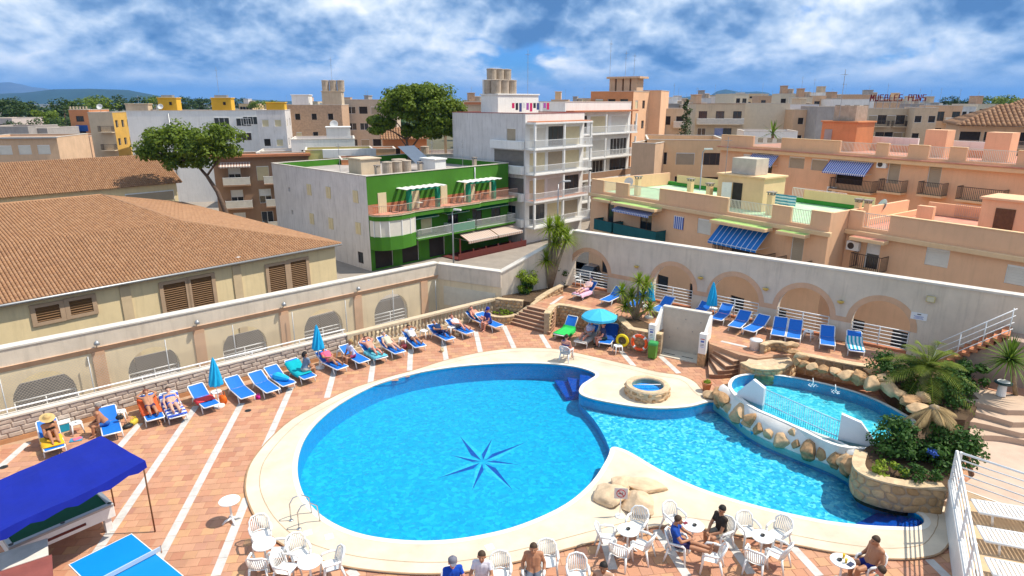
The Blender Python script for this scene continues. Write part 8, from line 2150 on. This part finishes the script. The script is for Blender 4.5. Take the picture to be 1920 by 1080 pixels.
# street lamps and cars
def street_lamp(label, base, top, arm):
    t_ = thing('street_lamp', label, 'street lamp', tuple(base)); h = top.z - base.z
    MB().tube([(0, 0, 0), (0, 0, h * .5), (0, 0, h)], [.09, .07, .05], 8).build('pole', GREY_METAL, t_, True); MB().tube([(0, 0, h), (arm[0] * .5, arm[1] * .5, h + .25), (arm[0], arm[1], h + .3)], .04, 6).build('arm', GREY_METAL, t_, True)
    MB().obox((arm[0] * 1.25, arm[1] * 1.25, h + .28), (.75, .3, .14), math.atan2(arm[1], arm[0])).build('lamp_head', mat('lamp_white', (0.7, 0.7, 0.68), .4, .05), t_)
for (u, v, y, lab, arm) in ((436, 488, 45.5, 'grey street lamp before the louvred hall', (.3, -.2)), (1047, 345, 66, 'grey street lamp before the white apartment balconies', (.7, .1)), (848, 398, 60, 'grey street lamp before the green building', (.4, -.2)), (1318, 285, 62, 'thin pale lamp pole before the long peach building', (.4, 0))):
    tp = aty(u, v, y); bs = Vector((tp.x, tp.y, STREET)); street_lamp(lab, bs, tp, arm)
def car(label, p, rz, col):
    t_ = thing('parked_car', label, 'car', (p[0], p[1], STREET + .015), rz, 'cars in the street'); m = mat('car_paint_%d' % int(col[0] * 100), col, .3, .0, spec=.6, clear=.6)
    b_ = MB(); sec = [(-2.05, .45, .72, .70), (-1.9, .35, .9, .80), (-1.2, .3, .95, .85), (-.6, .3, .98, .86), (1.0, .3, .98, .86), (1.75, .35, .88, .80), (2.05, .45, .65, .70)]
    for x, z0, z1, w in sec:
        for yy, zz_ in ((-w, z0), (-w - .03, (z0 + z1) / 2), (-w + .05, z1), (w - .05, z1), (w + .03, (z0 + z1) / 2), (w, z0)): b_.v.append((x, yy, zz_))
    b_.f = [(i * 6 + k, i * 6 + (k + 1) % 6, (i + 1) * 6 + (k + 1) % 6, (i + 1) * 6 + k) for i in range(6) for k in range(6)] + [tuple(range(6)), tuple(reversed(range(36, 42)))]; b_.m = [0] * len(b_.f); b_.build('body', m, t_, True)
    g = MB()
    for x, z, w in ((-1.75, .93, .74), (-1.15, 1.42, .6), (.35, 1.45, .6), (1.15, .96, .74)):
        for yy in (-w, w): g.v.append((x, yy, z))
    g.f = [(0, 1, 3, 2), (2, 3, 5, 4), (4, 5, 7, 6), (0, 2, 4, 6), (1, 7, 5, 3)]; g.m = [0] * 5; g.build('windows', GLASS, t_); MB().bbox(-1.1, .3, -.58, .58, 1.44, 1.49, .02).build('roof', m, t_)
    for x in (-1.3, 1.35):
        for y in (-.82, .82):
            w_ = MB().tube([(x, y - .1, .32), (x, y + .1, .32)], .32, 16).build('wheel', BLK, t_); MB().tube([(x, y - .11, .32), (x, y + .11, .32)], .17, 10).build('rim', GREY_METAL, w_)
    for y in (-.6, .6): MB().obox((2.04, y, .68), (.06, .3, .14)).build('headlight', WHITE_PLASTIC, t_)
p = at(506, 416, STREET + .6); car('silver car parked in the gap left of the white side wall', p, R(50), (0.42, 0.52, 0.55))
q = FRW.world(FRW.hit(1108, 500, y=0).x + 1.2, 11); car('white car in the street seen through the first arch', q, R(-35), (0.75, 0.76, 0.76))
p = at(1010, 470, STREET); car('dark car in the street by the restaurant awning', (8, 60), R(50), (0.10, 0.11, 0.13))

# people
SKINS = {'tan': (0.42, 0.20, 0.11), 'fair': (0.60, 0.34, 0.24), 'brown': (0.30, 0.14, 0.075), 'pink': (0.62, 0.27, 0.19)}
def skin_mat(k): return mat('skin_' + k, SKINS[k], .55, .08, 6)
def fabric(c): return mat('fabric_%02d_%02d_%02d' % tuple(int(q * 99) for q in c), c, .9, .12, 9)
def capsule(b_, p, q, r0, r1, n=10):
    p, q = Vector(p), Vector(q); d = q - p; L = d.length
    if L < 1e-5: d = Vector((0, 0, 1)); L = 1e-5
    d.normalize(); a = d.orthogonal().normalized(); c = d.cross(a); rings = []
    for k in range(4): w = -PI / 2 + PI / 2 * k / 3.0; rings.append((p + d * (r0 * math.sin(w)), max(r0 * math.cos(w), r0 * .06)))
    for k in range(4): w = PI / 2 * k / 3.0; rings.append((q + d * (r1 * math.sin(w)), max(r1 * math.cos(w), r1 * .06)))
    vs_ = [o + (a * math.cos(2 * PI * k / n) + c * math.sin(2 * PI * k / n)) * r_ for o, r_ in rings for k in range(n)]
    m_ = len(rings); b_.add(vs_, [(i * n + k, i * n + (k + 1) % n, (i + 1) * n + (k + 1) % n, (i + 1) * n + k) for i in range(m_ - 1) for k in range(n)] + [tuple(reversed(range(n))), tuple((m_ - 1) * n + k for k in range(n))])
DG = []
def person(label, loc, rz, J, look, group=None, fwd=(0, -1, 0), up=(0, 0, 1), voxel=.0155, hairlen=0, hat=None, slim=1.0):
    """J: joints (pelvis, chest, neck, head; shoulder/elbow/hand, hip/knee/ankle/toe as [left, right]); look: colours"""
    bones = []
    def bone(kind, p, q, r0, r1): bones.append((kind, Vector(p), Vector(q), r0 * slim if kind not in ('head', 'hand') else r0, r1 * slim if kind not in ('head', 'hand') else r1))
    P, C, Nk, H = (Vector(J[k]) for k in ('pelvis', 'chest', 'neck', 'head'))
    ax = (Vector(J['sho'][1]) - Vector(J['sho'][0])).normalized(); hx = (Vector(J['hip'][1]) - Vector(J['hip'][0])).normalized()
    mid = P.lerp(C, .5)
    for s in (-1, 1):
        bone('torso', mid + ax * s * .07, C + ax * s * .085, .105, .115); bone('waist', P + hx * s * .075, mid + ax * s * .065, .115, .10); bone('pelvis', P + hx * s * .07 - (C - P).normalized() * .03, P + hx * s * .09, .115, .115)
    bone('torso', mid, C, .115, .12); bone('torso', J['sho'][0], J['sho'][1], .07, .07); bone('neck', C, Nk, .075, .058); bone('neck', Nk, H, .056, .055)
    f_ = Vector(fwd).normalized(); u_ = Vector(up).normalized(); rgt = f_.cross(u_).normalized()
    bone('head', H - u_ * .005 - f_ * .012, H + u_ * .035 - f_ * .012, .098, .094); bone('head', H - u_ * .07 + f_ * .03, H - u_ * .02 + f_ * .03, .058, .072)
    bone('head', H + f_ * .09 - u_ * .025, H + f_ * .105 - u_ * .04, .018, .022); bone('head', H + f_ * .075 - u_ * .085, H + f_ * .085 - u_ * .085, .025, .02)
    for s in (-1, 1): bone('head', H + rgt * s * .095 - u_ * .01, H + rgt * s * .1 - u_ * .035, .022, .018)
    for i in (0, 1):
        S, E, W_ = (Vector(J[k][i]) for k in ('sho', 'elb', 'hand')); bone('uparm', S, E, .058, .045); bone('forearm', E, W_, .045, .031)
        d = (W_ - E).normalized(); side = d.cross(Vector((0, 0, 1))); side = side.normalized() if side.length > .05 else Vector((1, 0, 0)); dn = side.cross(d).normalized()
        if dn.z > 0: dn = -dn
        bone('hand', W_ + d * .015, W_ + d * .075, .030, .036)
        for k, (o, l) in enumerate(((-.032, .062), (-.011, .075), (.011, .07), (.031, .052))):
            b0 = W_ + d * .085 + side * o; k1 = b0 + d * l * .55 + dn * .008; bone('hand', b0, k1, .0115, .0105); bone('hand', k1, k1 + (d + dn * .9).normalized() * l * .5, .0105, .009)
        th = W_ + d * .03 + side * (.03 if i == 0 else -.03); bone('hand', th, th + (d * .6 + side * (.7 if i == 0 else -.7)) * .055, .014, .011)
        Hp, K, A, Tt = (Vector(J[k][i]) for k in ('hip', 'knee', 'ankle', 'toe')); bone('thigh', Hp, K, .092, .062); bone('shin', K, K.lerp(A, .35), .058, .062); bone('shin', K.lerp(A, .35), A, .062, .040)
        bone('foot', A, A.lerp(Tt, .6), .042, .036); bone('foot', A.lerp(Tt, .6), Tt, .036, .024); bone('foot', A, A - (Tt - A).normalized() * .05, .04, .036)
    b_ = MB()
    for _, p, q, r0, r1 in bones: capsule(b_, p, q, r0, r1)
    me = b_.mesh('person', skin_mat(look['skin']))
    tmp = bpy.data.objects.new('tmp_body', me); COL.objects.link(tmp)
    md = tmp.modifiers.new('r', 'REMESH'); md.mode = 'VOXEL'; md.voxel_size = voxel; md.use_smooth_shade = True
    sm = tmp.modifiers.new('s', 'SMOOTH'); sm.factor = .5; sm.iterations = 2
    dg = bpy.context.evaluated_depsgraph_get(); out = bpy.data.meshes.new_from_object(tmp.evaluated_get(dg))
    bpy.data.objects.remove(tmp)
    out.materials.clear(); ms = [skin_mat(look['skin'])]; idx = {}
    def slot(c):
        if c is None: return 0
        m_ = fabric(c)
        if m_ not in ms: ms.append(m_)
        return ms.index(m_)
    rule = {'torso': slot(look.get('top')), 'waist': slot(look.get('top') if not look.get('crop') else None), 'pelvis': slot(look.get('bottom')), 'foot': slot(look.get('shoes'))}
    sl, sh_ = look.get('sleeve', .55), look.get('short', .55)
    for m_ in ms: out.materials.append(m_)
    import numpy as np
    n = len(out.polygons); cs = np.empty(n * 3); out.polygons.foreach_get('center', cs); cs = cs.reshape(-1, 3)
    best = np.full(n, 1e9); kind = np.zeros(n, int); tt = np.zeros(n)
    kinds = [k[0] for k in bones]
    for i, (k, p, q, r0, r1) in enumerate(bones):
        a = np.array(p); d = np.array(q - p); L2 = max(d @ d, 1e-9); t_ = np.clip(((cs - a) @ d) / L2, 0, 1); ds = np.linalg.norm(cs - a - t_[:, None] * d, axis=1) - (r0 + (r1 - r0) * t_)
        w = ds < best; best[w] = ds[w]; kind[w] = i; tt[w] = t_[w]
    mi = np.zeros(n, int)
    for i, k in enumerate(kinds):
        w = kind == i
        if k in rule: mi[w] = rule[k]
        elif k == 'uparm' and look.get('top'): mi[w & (tt < sl)] = slot(look['top'])
        elif k == 'thigh' and look.get('bottom') and sh_ > 0: mi[w & (tt < sh_)] = slot(look['bottom'])
        elif k == 'shin' and look.get('long'): mi[w] = slot(look['bottom'])
    if look.get('bikini'):
        c_ = slot(look['bikini']) if fabric(look['bikini']) in ms else None
        if c_ is None: ms.append(fabric(look['bikini'])); out.materials.append(ms[-1]); c_ = len(ms) - 1
        for i, k in enumerate(kinds):
            if k == 'torso': mi[(kind == i) & (tt > .45) & (tt < .95)] = c_
            if k == 'pelvis': mi[kind == i] = c_
    out.polygons.foreach_set('material_index', mi.astype(np.int32)); out.polygons.foreach_set('use_smooth', [True] * n); out.update()
    o = link('person', out, None, loc, rz); tag(o, label, 'person', group)
    hb = MB(); nn, mm = 16, 10; hm = mat('hair_%d' % int(look['hair'][0] * 1000), look['hair'], .7, .2, 20)
    for i in range(mm + 1):
        th = PI * (.04 + .50 * i / mm)
        for k in range(nn):
            ph = 2 * PI * k / nn; v = Vector((math.sin(th) * math.cos(ph), math.sin(th) * math.sin(ph), math.cos(th)))
            ax_u = (u_ * .88 - f_ * .47).normalized(); ax_f = (f_ * .88 + u_ * .47).normalized()
            w = 1 + .05 * noise.noise(v * 4); q = H + u_ * .025 - f_ * .018 + (ax_u * v.z * 1.08 + ax_f * v.x + rgt * v.y * .98) * .106 * w; hb.v.append(tuple(q))
    hb.f = [(i * nn + k, i * nn + (k + 1) % nn, (i + 1) * nn + (k + 1) % nn, (i + 1) * nn + k) for i in range(mm) for k in range(nn)] + [tuple(range(nn))]; hb.m = [0] * len(hb.f)
    if hairlen:
        for s in (-.06, 0, .06): capsule(hb, H - f_ * .06 + rgt * s, H - f_ * .09 + rgt * s - u_ * hairlen, .06, .035)
    hb.build('hair', hm, o, True)
    if hat:
        kind_, hc = hat; hb = MB(); ring = lambda r_, z: [H + rgt * (r_ * math.cos(2 * PI * k / 18)) + f_ * (r_ * math.sin(2 * PI * k / 18)) + u_ * z for k in range(18)]
        R1 = [(.115, .03), (.112, .10), (.07, .145), (.01, .155)]
        if kind_ == 'straw': R1 = [(.24, .02), (.12, .04)] + R1[1:]
        for r_, z in R1: hb.v.extend(tuple(p) for p in ring(r_, z))
        hb.f = [(i * 18 + k, i * 18 + (k + 1) % 18, (i + 1) * 18 + (k + 1) % 18, (i + 1) * 18 + k) for i in range(len(R1) - 1) for k in range(18)]; hb.m = [0] * len(hb.f)
        if kind_ == 'cap': hb.add([H + f_ * .1 + u_ * .04 + rgt * .08, H + f_ * .2 + u_ * .025 + rgt * .05, H + f_ * .2 + u_ * .025 - rgt * .05, H + f_ * .1 + u_ * .04 - rgt * .08], [(0, 1, 2, 3)])
        hb.build('hat', fabric(hc), o, True)
    eb = MB()
    for s in (-1, 1): capsule(eb, H + f_ * .082 + rgt * s * .033 + u_ * .005, H + f_ * .084 + rgt * s * .034 + u_ * .005, .012, .012, 6)
    eb.build('eyes', BLK, o, True)
    return o
def recline(al, knee=.0, arms='side', head=0.0, y0=.10):
    """lying back on a lounger, feet towards -y"""
    c, s = math.cos(R(al)), math.sin(R(al)); zs_ = HZ + .115
    P = Vector((0, y0, zs_)); d = Vector((0, c, s)); n = Vector((0, -s, c))
    C = P + d * .40; Nk = P + d * .56 + n * .02; H = P + d * .70 + n * .06
    sh = [C + Vector((-.17, 0, 0)) + d * .06, C + Vector((.17, 0, 0)) + d * .06]
    if arms == 'up': el = [sh[0] + Vector((-.18, 0, 0)) + d * .16 - n * .02, sh[1] + Vector((.18, 0, 0)) + d * .16 - n * .02]; hd = [H + Vector((-.09, 0, 0)) + d * .08, H + Vector((.09, 0, 0)) + d * .08]
    elif arms == 'lap': el = [sh[0] + Vector((-.08, 0, 0)) - d * .26 + n * .03, sh[1] + Vector((.08, 0, 0)) - d * .26 + n * .03]; hd = [P + Vector((-.05, -.08, .14)), P + Vector((.07, -.06, .14))]
    else: el = [sh[0] + Vector((-.10, 0, 0)) - d * .26 - n * .02, sh[1] + Vector((.10, 0, 0)) - d * .26 - n * .02]; hd = [sh[0] + Vector((-.09, 0, 0)) - d * .5, sh[1] + Vector((.09, 0, 0)) - d * .5]
    hp = [P + Vector((-.09, -.04, 0)), P + Vector((.09, -.04, 0))]
    kn = [Vector((-.11, y0 - .45 + knee * .12, zs_ - .02 + knee * .28)), Vector((.11, y0 - .45, zs_ - .02 + knee * .12))]
    an = [Vector((-.11, y0 - .86 + knee * .24, HZ + .07)), Vector((.12, y0 - .86 + knee * .08, HZ + .07))]
    to = [an[0] + Vector((-.03, -.06, .14)), an[1] + Vector((.04, -.06, .14))]
    return dict(pelvis=P, chest=C, neck=Nk, head=H, sho=sh, elb=el, hand=hd, hip=hp, knee=kn, ankle=an, toe=to), -n * 0 + (n * .75 - d * .65), d * .75 + n * .65
def sit(h=.45, lean=.06, kn=.44, arms='lap', legs='down', spread=.12):
    """seated, facing -y"""
    P = Vector((0, 0, h + .11)); C = Vector((0, lean, h + .50)); Nk = Vector((0, lean * .9, h + .66)); H = Vector((0, lean * .5 - .03, h + .79))
    sh = [Vector((-.18, lean, h + .57)), Vector((.18, lean, h + .57))]
    if arms == 'lap': el = [Vector((-.25, lean - .05, h + .30)), Vector((.25, lean - .05, h + .30))]; hd = [Vector((-.10, -.22, h + .24)), Vector((.08, -.24, h + .24))]
    elif arms == 'table': el = [Vector((-.27, -.12, h + .32)), Vector((.27, -.12, h + .32))]; hd = [Vector((-.08, -.34, h + .34)), Vector((.09, -.33, h + .35))]
    elif arms == 'face': el = [Vector((-.24, -.10, h + .34)), Vector((.22, -.14, h + .36))]; hd = [Vector((-.06, -.26, h + .44)), Vector((.06, -.26, h + .46))]
    elif arms == 'fore': el = [Vector((-.2, -.22, h + .24)), Vector((.2, -.22, h + .24))]; hd = [Vector((-.07, -.42, h + .16)), Vector((.07, -.42, h + .16))]
    elif arms == 'down': el = [Vector((-.28, lean, h + .30)), Vector((.28, lean, h + .30))]; hd = [Vector((-.27, -.12, h + .14)), Vector((.27, -.12, h + .14))]
    hp = [Vector((-.09, -.02, h + .09)), Vector((.09, -.02, h + .09))]
    kx = [Vector((-spread - .02, -kn, h + .08)), Vector((spread + .02, -kn, h + .08))]
    if legs == 'down': an = [Vector((-spread, -kn + .02, .085)), Vector((spread, -kn - .03, .085))]; to = [an[0] + Vector((-.03, -.15, -.05)), an[1] + Vector((.03, -.15, -.05))]
    elif legs == 'out': kx = [Vector((-.08, -.44, h + .10)), Vector((.10, -.43, h + .12))]; an = [Vector((-.05, -.86, h + .07)), Vector((.07, -.85, h + .10))]; to = [an[0] + Vector((-.02, -.05, .14)), an[1] + Vector((.03, -.06, .14))]
    elif legs == 'knees': kx = [Vector((-.1, -.36, h + .38)), Vector((.1, -.36, h + .38))]; an = [Vector((-.09, -.56, h + .06)), Vector((.09, -.56, h + .06))]; to = [an[0] + Vector((-.02, -.15, -.03)), an[1] + Vector((.02, -.15, -.03))]
    return dict(pelvis=P, chest=C, neck=Nk, head=H, sho=sh, elb=el, hand=hd, hip=hp, knee=kx, ankle=an, toe=to)
BROWN, DARK, BLOND, GREYH, RED_ = (0.06, 0.035, 0.02), (0.015, 0.012, 0.01), (0.35, 0.22, 0.09), (0.25, 0.22, 0.20), (0.16, 0.05, 0.03)
GB = 'sunbathers by the pool'
def on_lounger(key, label, look, arms='side', knee=0.0, y0=.06, **kw):
    o, al = LOUNGE[key]; J, f_, u_ = recline(al, knee, arms, y0=y0)
    return person(label, o.location + Vector((0, 0, .03)), o.rotation_euler.z, J, look, GB, f_, u_, **kw)
def on_side(key, label, look, side=1, y=-.1, arms='lap', legs='down', x=.12, lean=-.06, turn=0, **kw):
    """sitting across a lounger; side -1: legs to its left"""
    o, al = LOUNGE[key]; rz = o.rotation_euler.z; off = Matrix.Rotation(rz, 3, 'Z') @ Vector((-side * -x, y, 0))
    J = sit(HZ + .02, lean, .42, arms, legs)
    return person(label, o.location + off, rz + side * PI / 2 + turn, J, look, GB, (0, -1, -.25), (0, -.25, 1), **kw)
o, al = LOUNGE[1]; J = sit(HZ + .03, -.10, .4, 'fore', 'knees')
person('woman in a straw hat hugging her knees on the leftmost lounger', o.location + Matrix.Rotation(o.rotation_euler.z, 3, 'Z') @ Vector((0, .05, 0)), o.rotation_euler.z + .15, J, dict(skin='tan', hair=DARK, bikini=(0.03, 0.03, 0.03)), GB, (0, -1, -.45), (0, -.45, 1), hat=('straw', (0.55, 0.38, 0.16)), hairlen=.12)
on_side(2, 'shirtless man in blue trunks bending forward on a lounger', dict(skin='tan', hair=GREYH, bottom=(0.03, 0.12, 0.38), short=.5), -1, -.05, 'fore', lean=-.22)
on_lounger(3, 'bather in dark shorts lying on the orange towel', dict(skin='tan', hair=RED_, bottom=(0.06, 0.03, 0.08), short=.45), 'up', .5)
on_lounger(4, 'woman in a blue bikini lying on a patterned towel', dict(skin='fair', hair=BROWN, bikini=(0.02, 0.10, 0.45)), 'side', .3)
on_side(9, 'dark-haired woman in a grey top sitting across the turquoise towel', dict(skin='tan', hair=DARK, top=(0.16, 0.22, 0.30), bottom=(0.45, 0.40, 0.36)), 1, -.15, 'fore', lean=-.15, hairlen=.1)
on_lounger(10, 'woman in a pink top and sunglasses reclining by the second parasol', dict(skin='tan', hair=BROWN, top=(0.75, 0.12, 0.22), bottom=(0.55, 0.10, 0.15), short=.25), 'lap', .5)
on_side(11, 'fair-haired woman in a pale blouse sitting on a lounger edge', dict(skin='tan', hair=BLOND, top=(0.55, 0.55, 0.72), bottom=(0.30, 0.04, 0.10)), -1, -.1, 'fore', lean=-.12, hairlen=.16)
on_lounger(12, 'bather with drawn-up knee on a pale turquoise towel', dict(skin='pink', hair=BROWN, bottom=(0.03, 0.25, 0.32)), 'up', .7)
on_lounger(13, 'bather in a pale swimsuit stretched out in the row', dict(skin='fair', hair=GREYH, top=(0.55, 0.50, 0.38), sleeve=0, bottom=(0.55, 0.50, 0.38), short=.12), 'side', .3)
on_lounger(14, 'slim bather in white and black between two stools', dict(skin='tan', hair=DARK, top=(0.62, 0.60, 0.58), bottom=(0.04, 0.04, 0.05), short=.2), 'up', .4)
on_lounger(15, 'man in a dark blue shirt and long trousers lying back', dict(skin='tan', hair=GREYH, top=(0.01, 0.03, 0.09), bottom=(0.01, 0.02, 0.08), long=True, short=1), 'lap', .8)
on_lounger(16, 'person in a white top and grey shorts reclining by the balustrade', dict(skin='pink', hair=RED_, top=(0.68, 0.60, 0.58), bottom=(0.16, 0.14, 0.12), short=.8), 'lap', .7)
on_lounger(17, 'shirtless man in turquoise shorts lying by the balustrade', dict(skin='pink', hair=BROWN, bottom=(0.02, 0.32, 0.50), short=.5), 'side', .1)
on_side(18, 'man in a blue shirt and cap sitting on the lounger nearest the stairs', dict(skin='pink', hair=GREYH, top=(0.01, 0.04, 0.30), bottom=(0.03, 0.06, 0.20)), -1, -.2, 'fore', lean=-.12, hat=('cap', (0.01, 0.03, 0.28)))
on_lounger(20, 'man in a pale lilac shirt sitting up under the open parasol', dict(skin='pink', hair=DARK, top=(0.55, 0.52, 0.70), bottom=(0.40, 0.36, 0.33)), 'lap', .5)
on_side(21, 'man in a dark patterned shirt sitting beside the yellow ring', dict(skin='pink', hair=RED_, top=(0.04, 0.05, 0.12), bottom=(0.03, 0.06, 0.05), shoes=(0.05, 0.04, 0.03)), -1, -.4, 'fore', lean=-.1, turn=.6)
on_lounger(22, 'pale person wrapped in pink resting by the first arch', dict(skin='fair', hair=(0.05, 0.06, 0.15), top=(0.60, 0.42, 0.42), bottom=(0.62, 0.40, 0.50), short=.8), 'lap', .3)
def on_chair(key, label, look, arms='lap', legs='down', lean=.08, **kw):
    c = CHAIRS[key]; return person(label, c.location, c.rotation_euler.z, sit(.43, lean, .44, arms, legs), look, 'guests at the tables', kw.pop('fwd', (0, -1, .02)), kw.pop('up', (0, .02, 1)), **kw)
on_chair('w', 'sunburnt person seen from behind on a chair before the alcove', dict(skin='pink', hair=BROWN, bikini=(0.10, 0.08, 0.20)), 'lap', fwd=(0, -1, -.1), up=(0, -.1, 1))
on_chair('o', 'man in a blue polo shirt with his feet up on a chair', dict(skin='tan', hair=BROWN, top=(0.01, 0.06, 0.32), bottom=(0.03, 0.02, 0.08), short=.75), 'table', 'out', .10)
on_chair('q', 'man in a black shirt leaning over his phone at the table', dict(skin='tan', hair=DARK, top=(0.03, 0.022, 0.018), bottom=(0.30, 0.27, 0.22), short=.8), 'fore', 'down', -.06, fwd=(0, -1, -.2), up=(0, -.2, 1))
on_chair('v', 'shirtless man in blue trunks and sunglasses at the food table', dict(skin='tan', hair=BROWN, bottom=(0.01, 0.02, 0.16), short=.5), 'down', 'down', .12, fwd=(0, -1, 0), up=(0, 0, 1), slim=1.12)
on_chair('x1', 'bare-chested man sitting at the bottom centre', dict(skin='tan', hair=BROWN, bottom=(0.10, 0.12, 0.16)), 'down', 'down', .10, fwd=(0, -1, .05), up=(0, .05, 1), slim=1.08)
for k, (hu, hv, fz, lab, look, kw) in enumerate([
    (849, 1056, -75, 'man in a royal blue T-shirt and grey cap at the bottom edge', dict(skin='pink', hair=GREYH, top=(0.005, 0.06, 0.42), bottom=(0.1, 0.1, 0.12)), dict(hat=('cap', (0.16, 0.16, 0.20)))),
    (903, 1045, -95, 'dark-haired man in a white T-shirt at the bottom edge', dict(skin='tan', hair=BROWN, top=(0.66, 0.64, 0.70), bottom=(0.2, 0.2, 0.25)), {}),
    (1131, 1066, -110, 'brown-skinned person with dark hair cut off by the bottom edge', dict(skin='brown', hair=DARK, top=(0.5, 0.3, 0.2), sleeve=.1), {}),
    (1650, 1071, 150, 'man with short brown hair at the bottom edge beside the food table', dict(skin='pink', hair=BROWN, top=(0.45, 0.55, 0.40)), {})]):
    p = at(hu, hv, 1.2); f_ = R(fz); c = place_chair('bt%d' % k, p.x - .02 * math.cos(f_), p.y - .02 * math.sin(f_), f_, 'white chair under the ' + ['man in the royal blue T-shirt', 'man in the white T-shirt', 'person cut off by the bottom edge', 'man beside the food table at the edge'][k])
    on_chair('bt%d' % k, lab, look, 'table', 'down', .04, **kw)

# the air between here and the hills
b = MB(); b.box(-17000, 17000, -4000, 23000, STREET - 1.0, 420)
hz_ = bpy.data.materials.new('haze_air'); hz_.use_nodes = True; nt = hz_.node_tree; nt.nodes.clear()
o_ = nt.nodes.new('ShaderNodeOutputMaterial'); pv_ = nt.nodes.new('ShaderNodeVolumePrincipled')
pv_.inputs['Color'].default_value = (0.14, 0.44, 1.0, 1); pv_.inputs['Density'].default_value = 0.75e-4; pv_.inputs['Anisotropy'].default_value = 0.0
nt.links.new(pv_.outputs[0], o_.inputs['Volume'])
tag(b.build('haze', hz_), kind='stuff')
scene.cycles.volume_bounces = 0
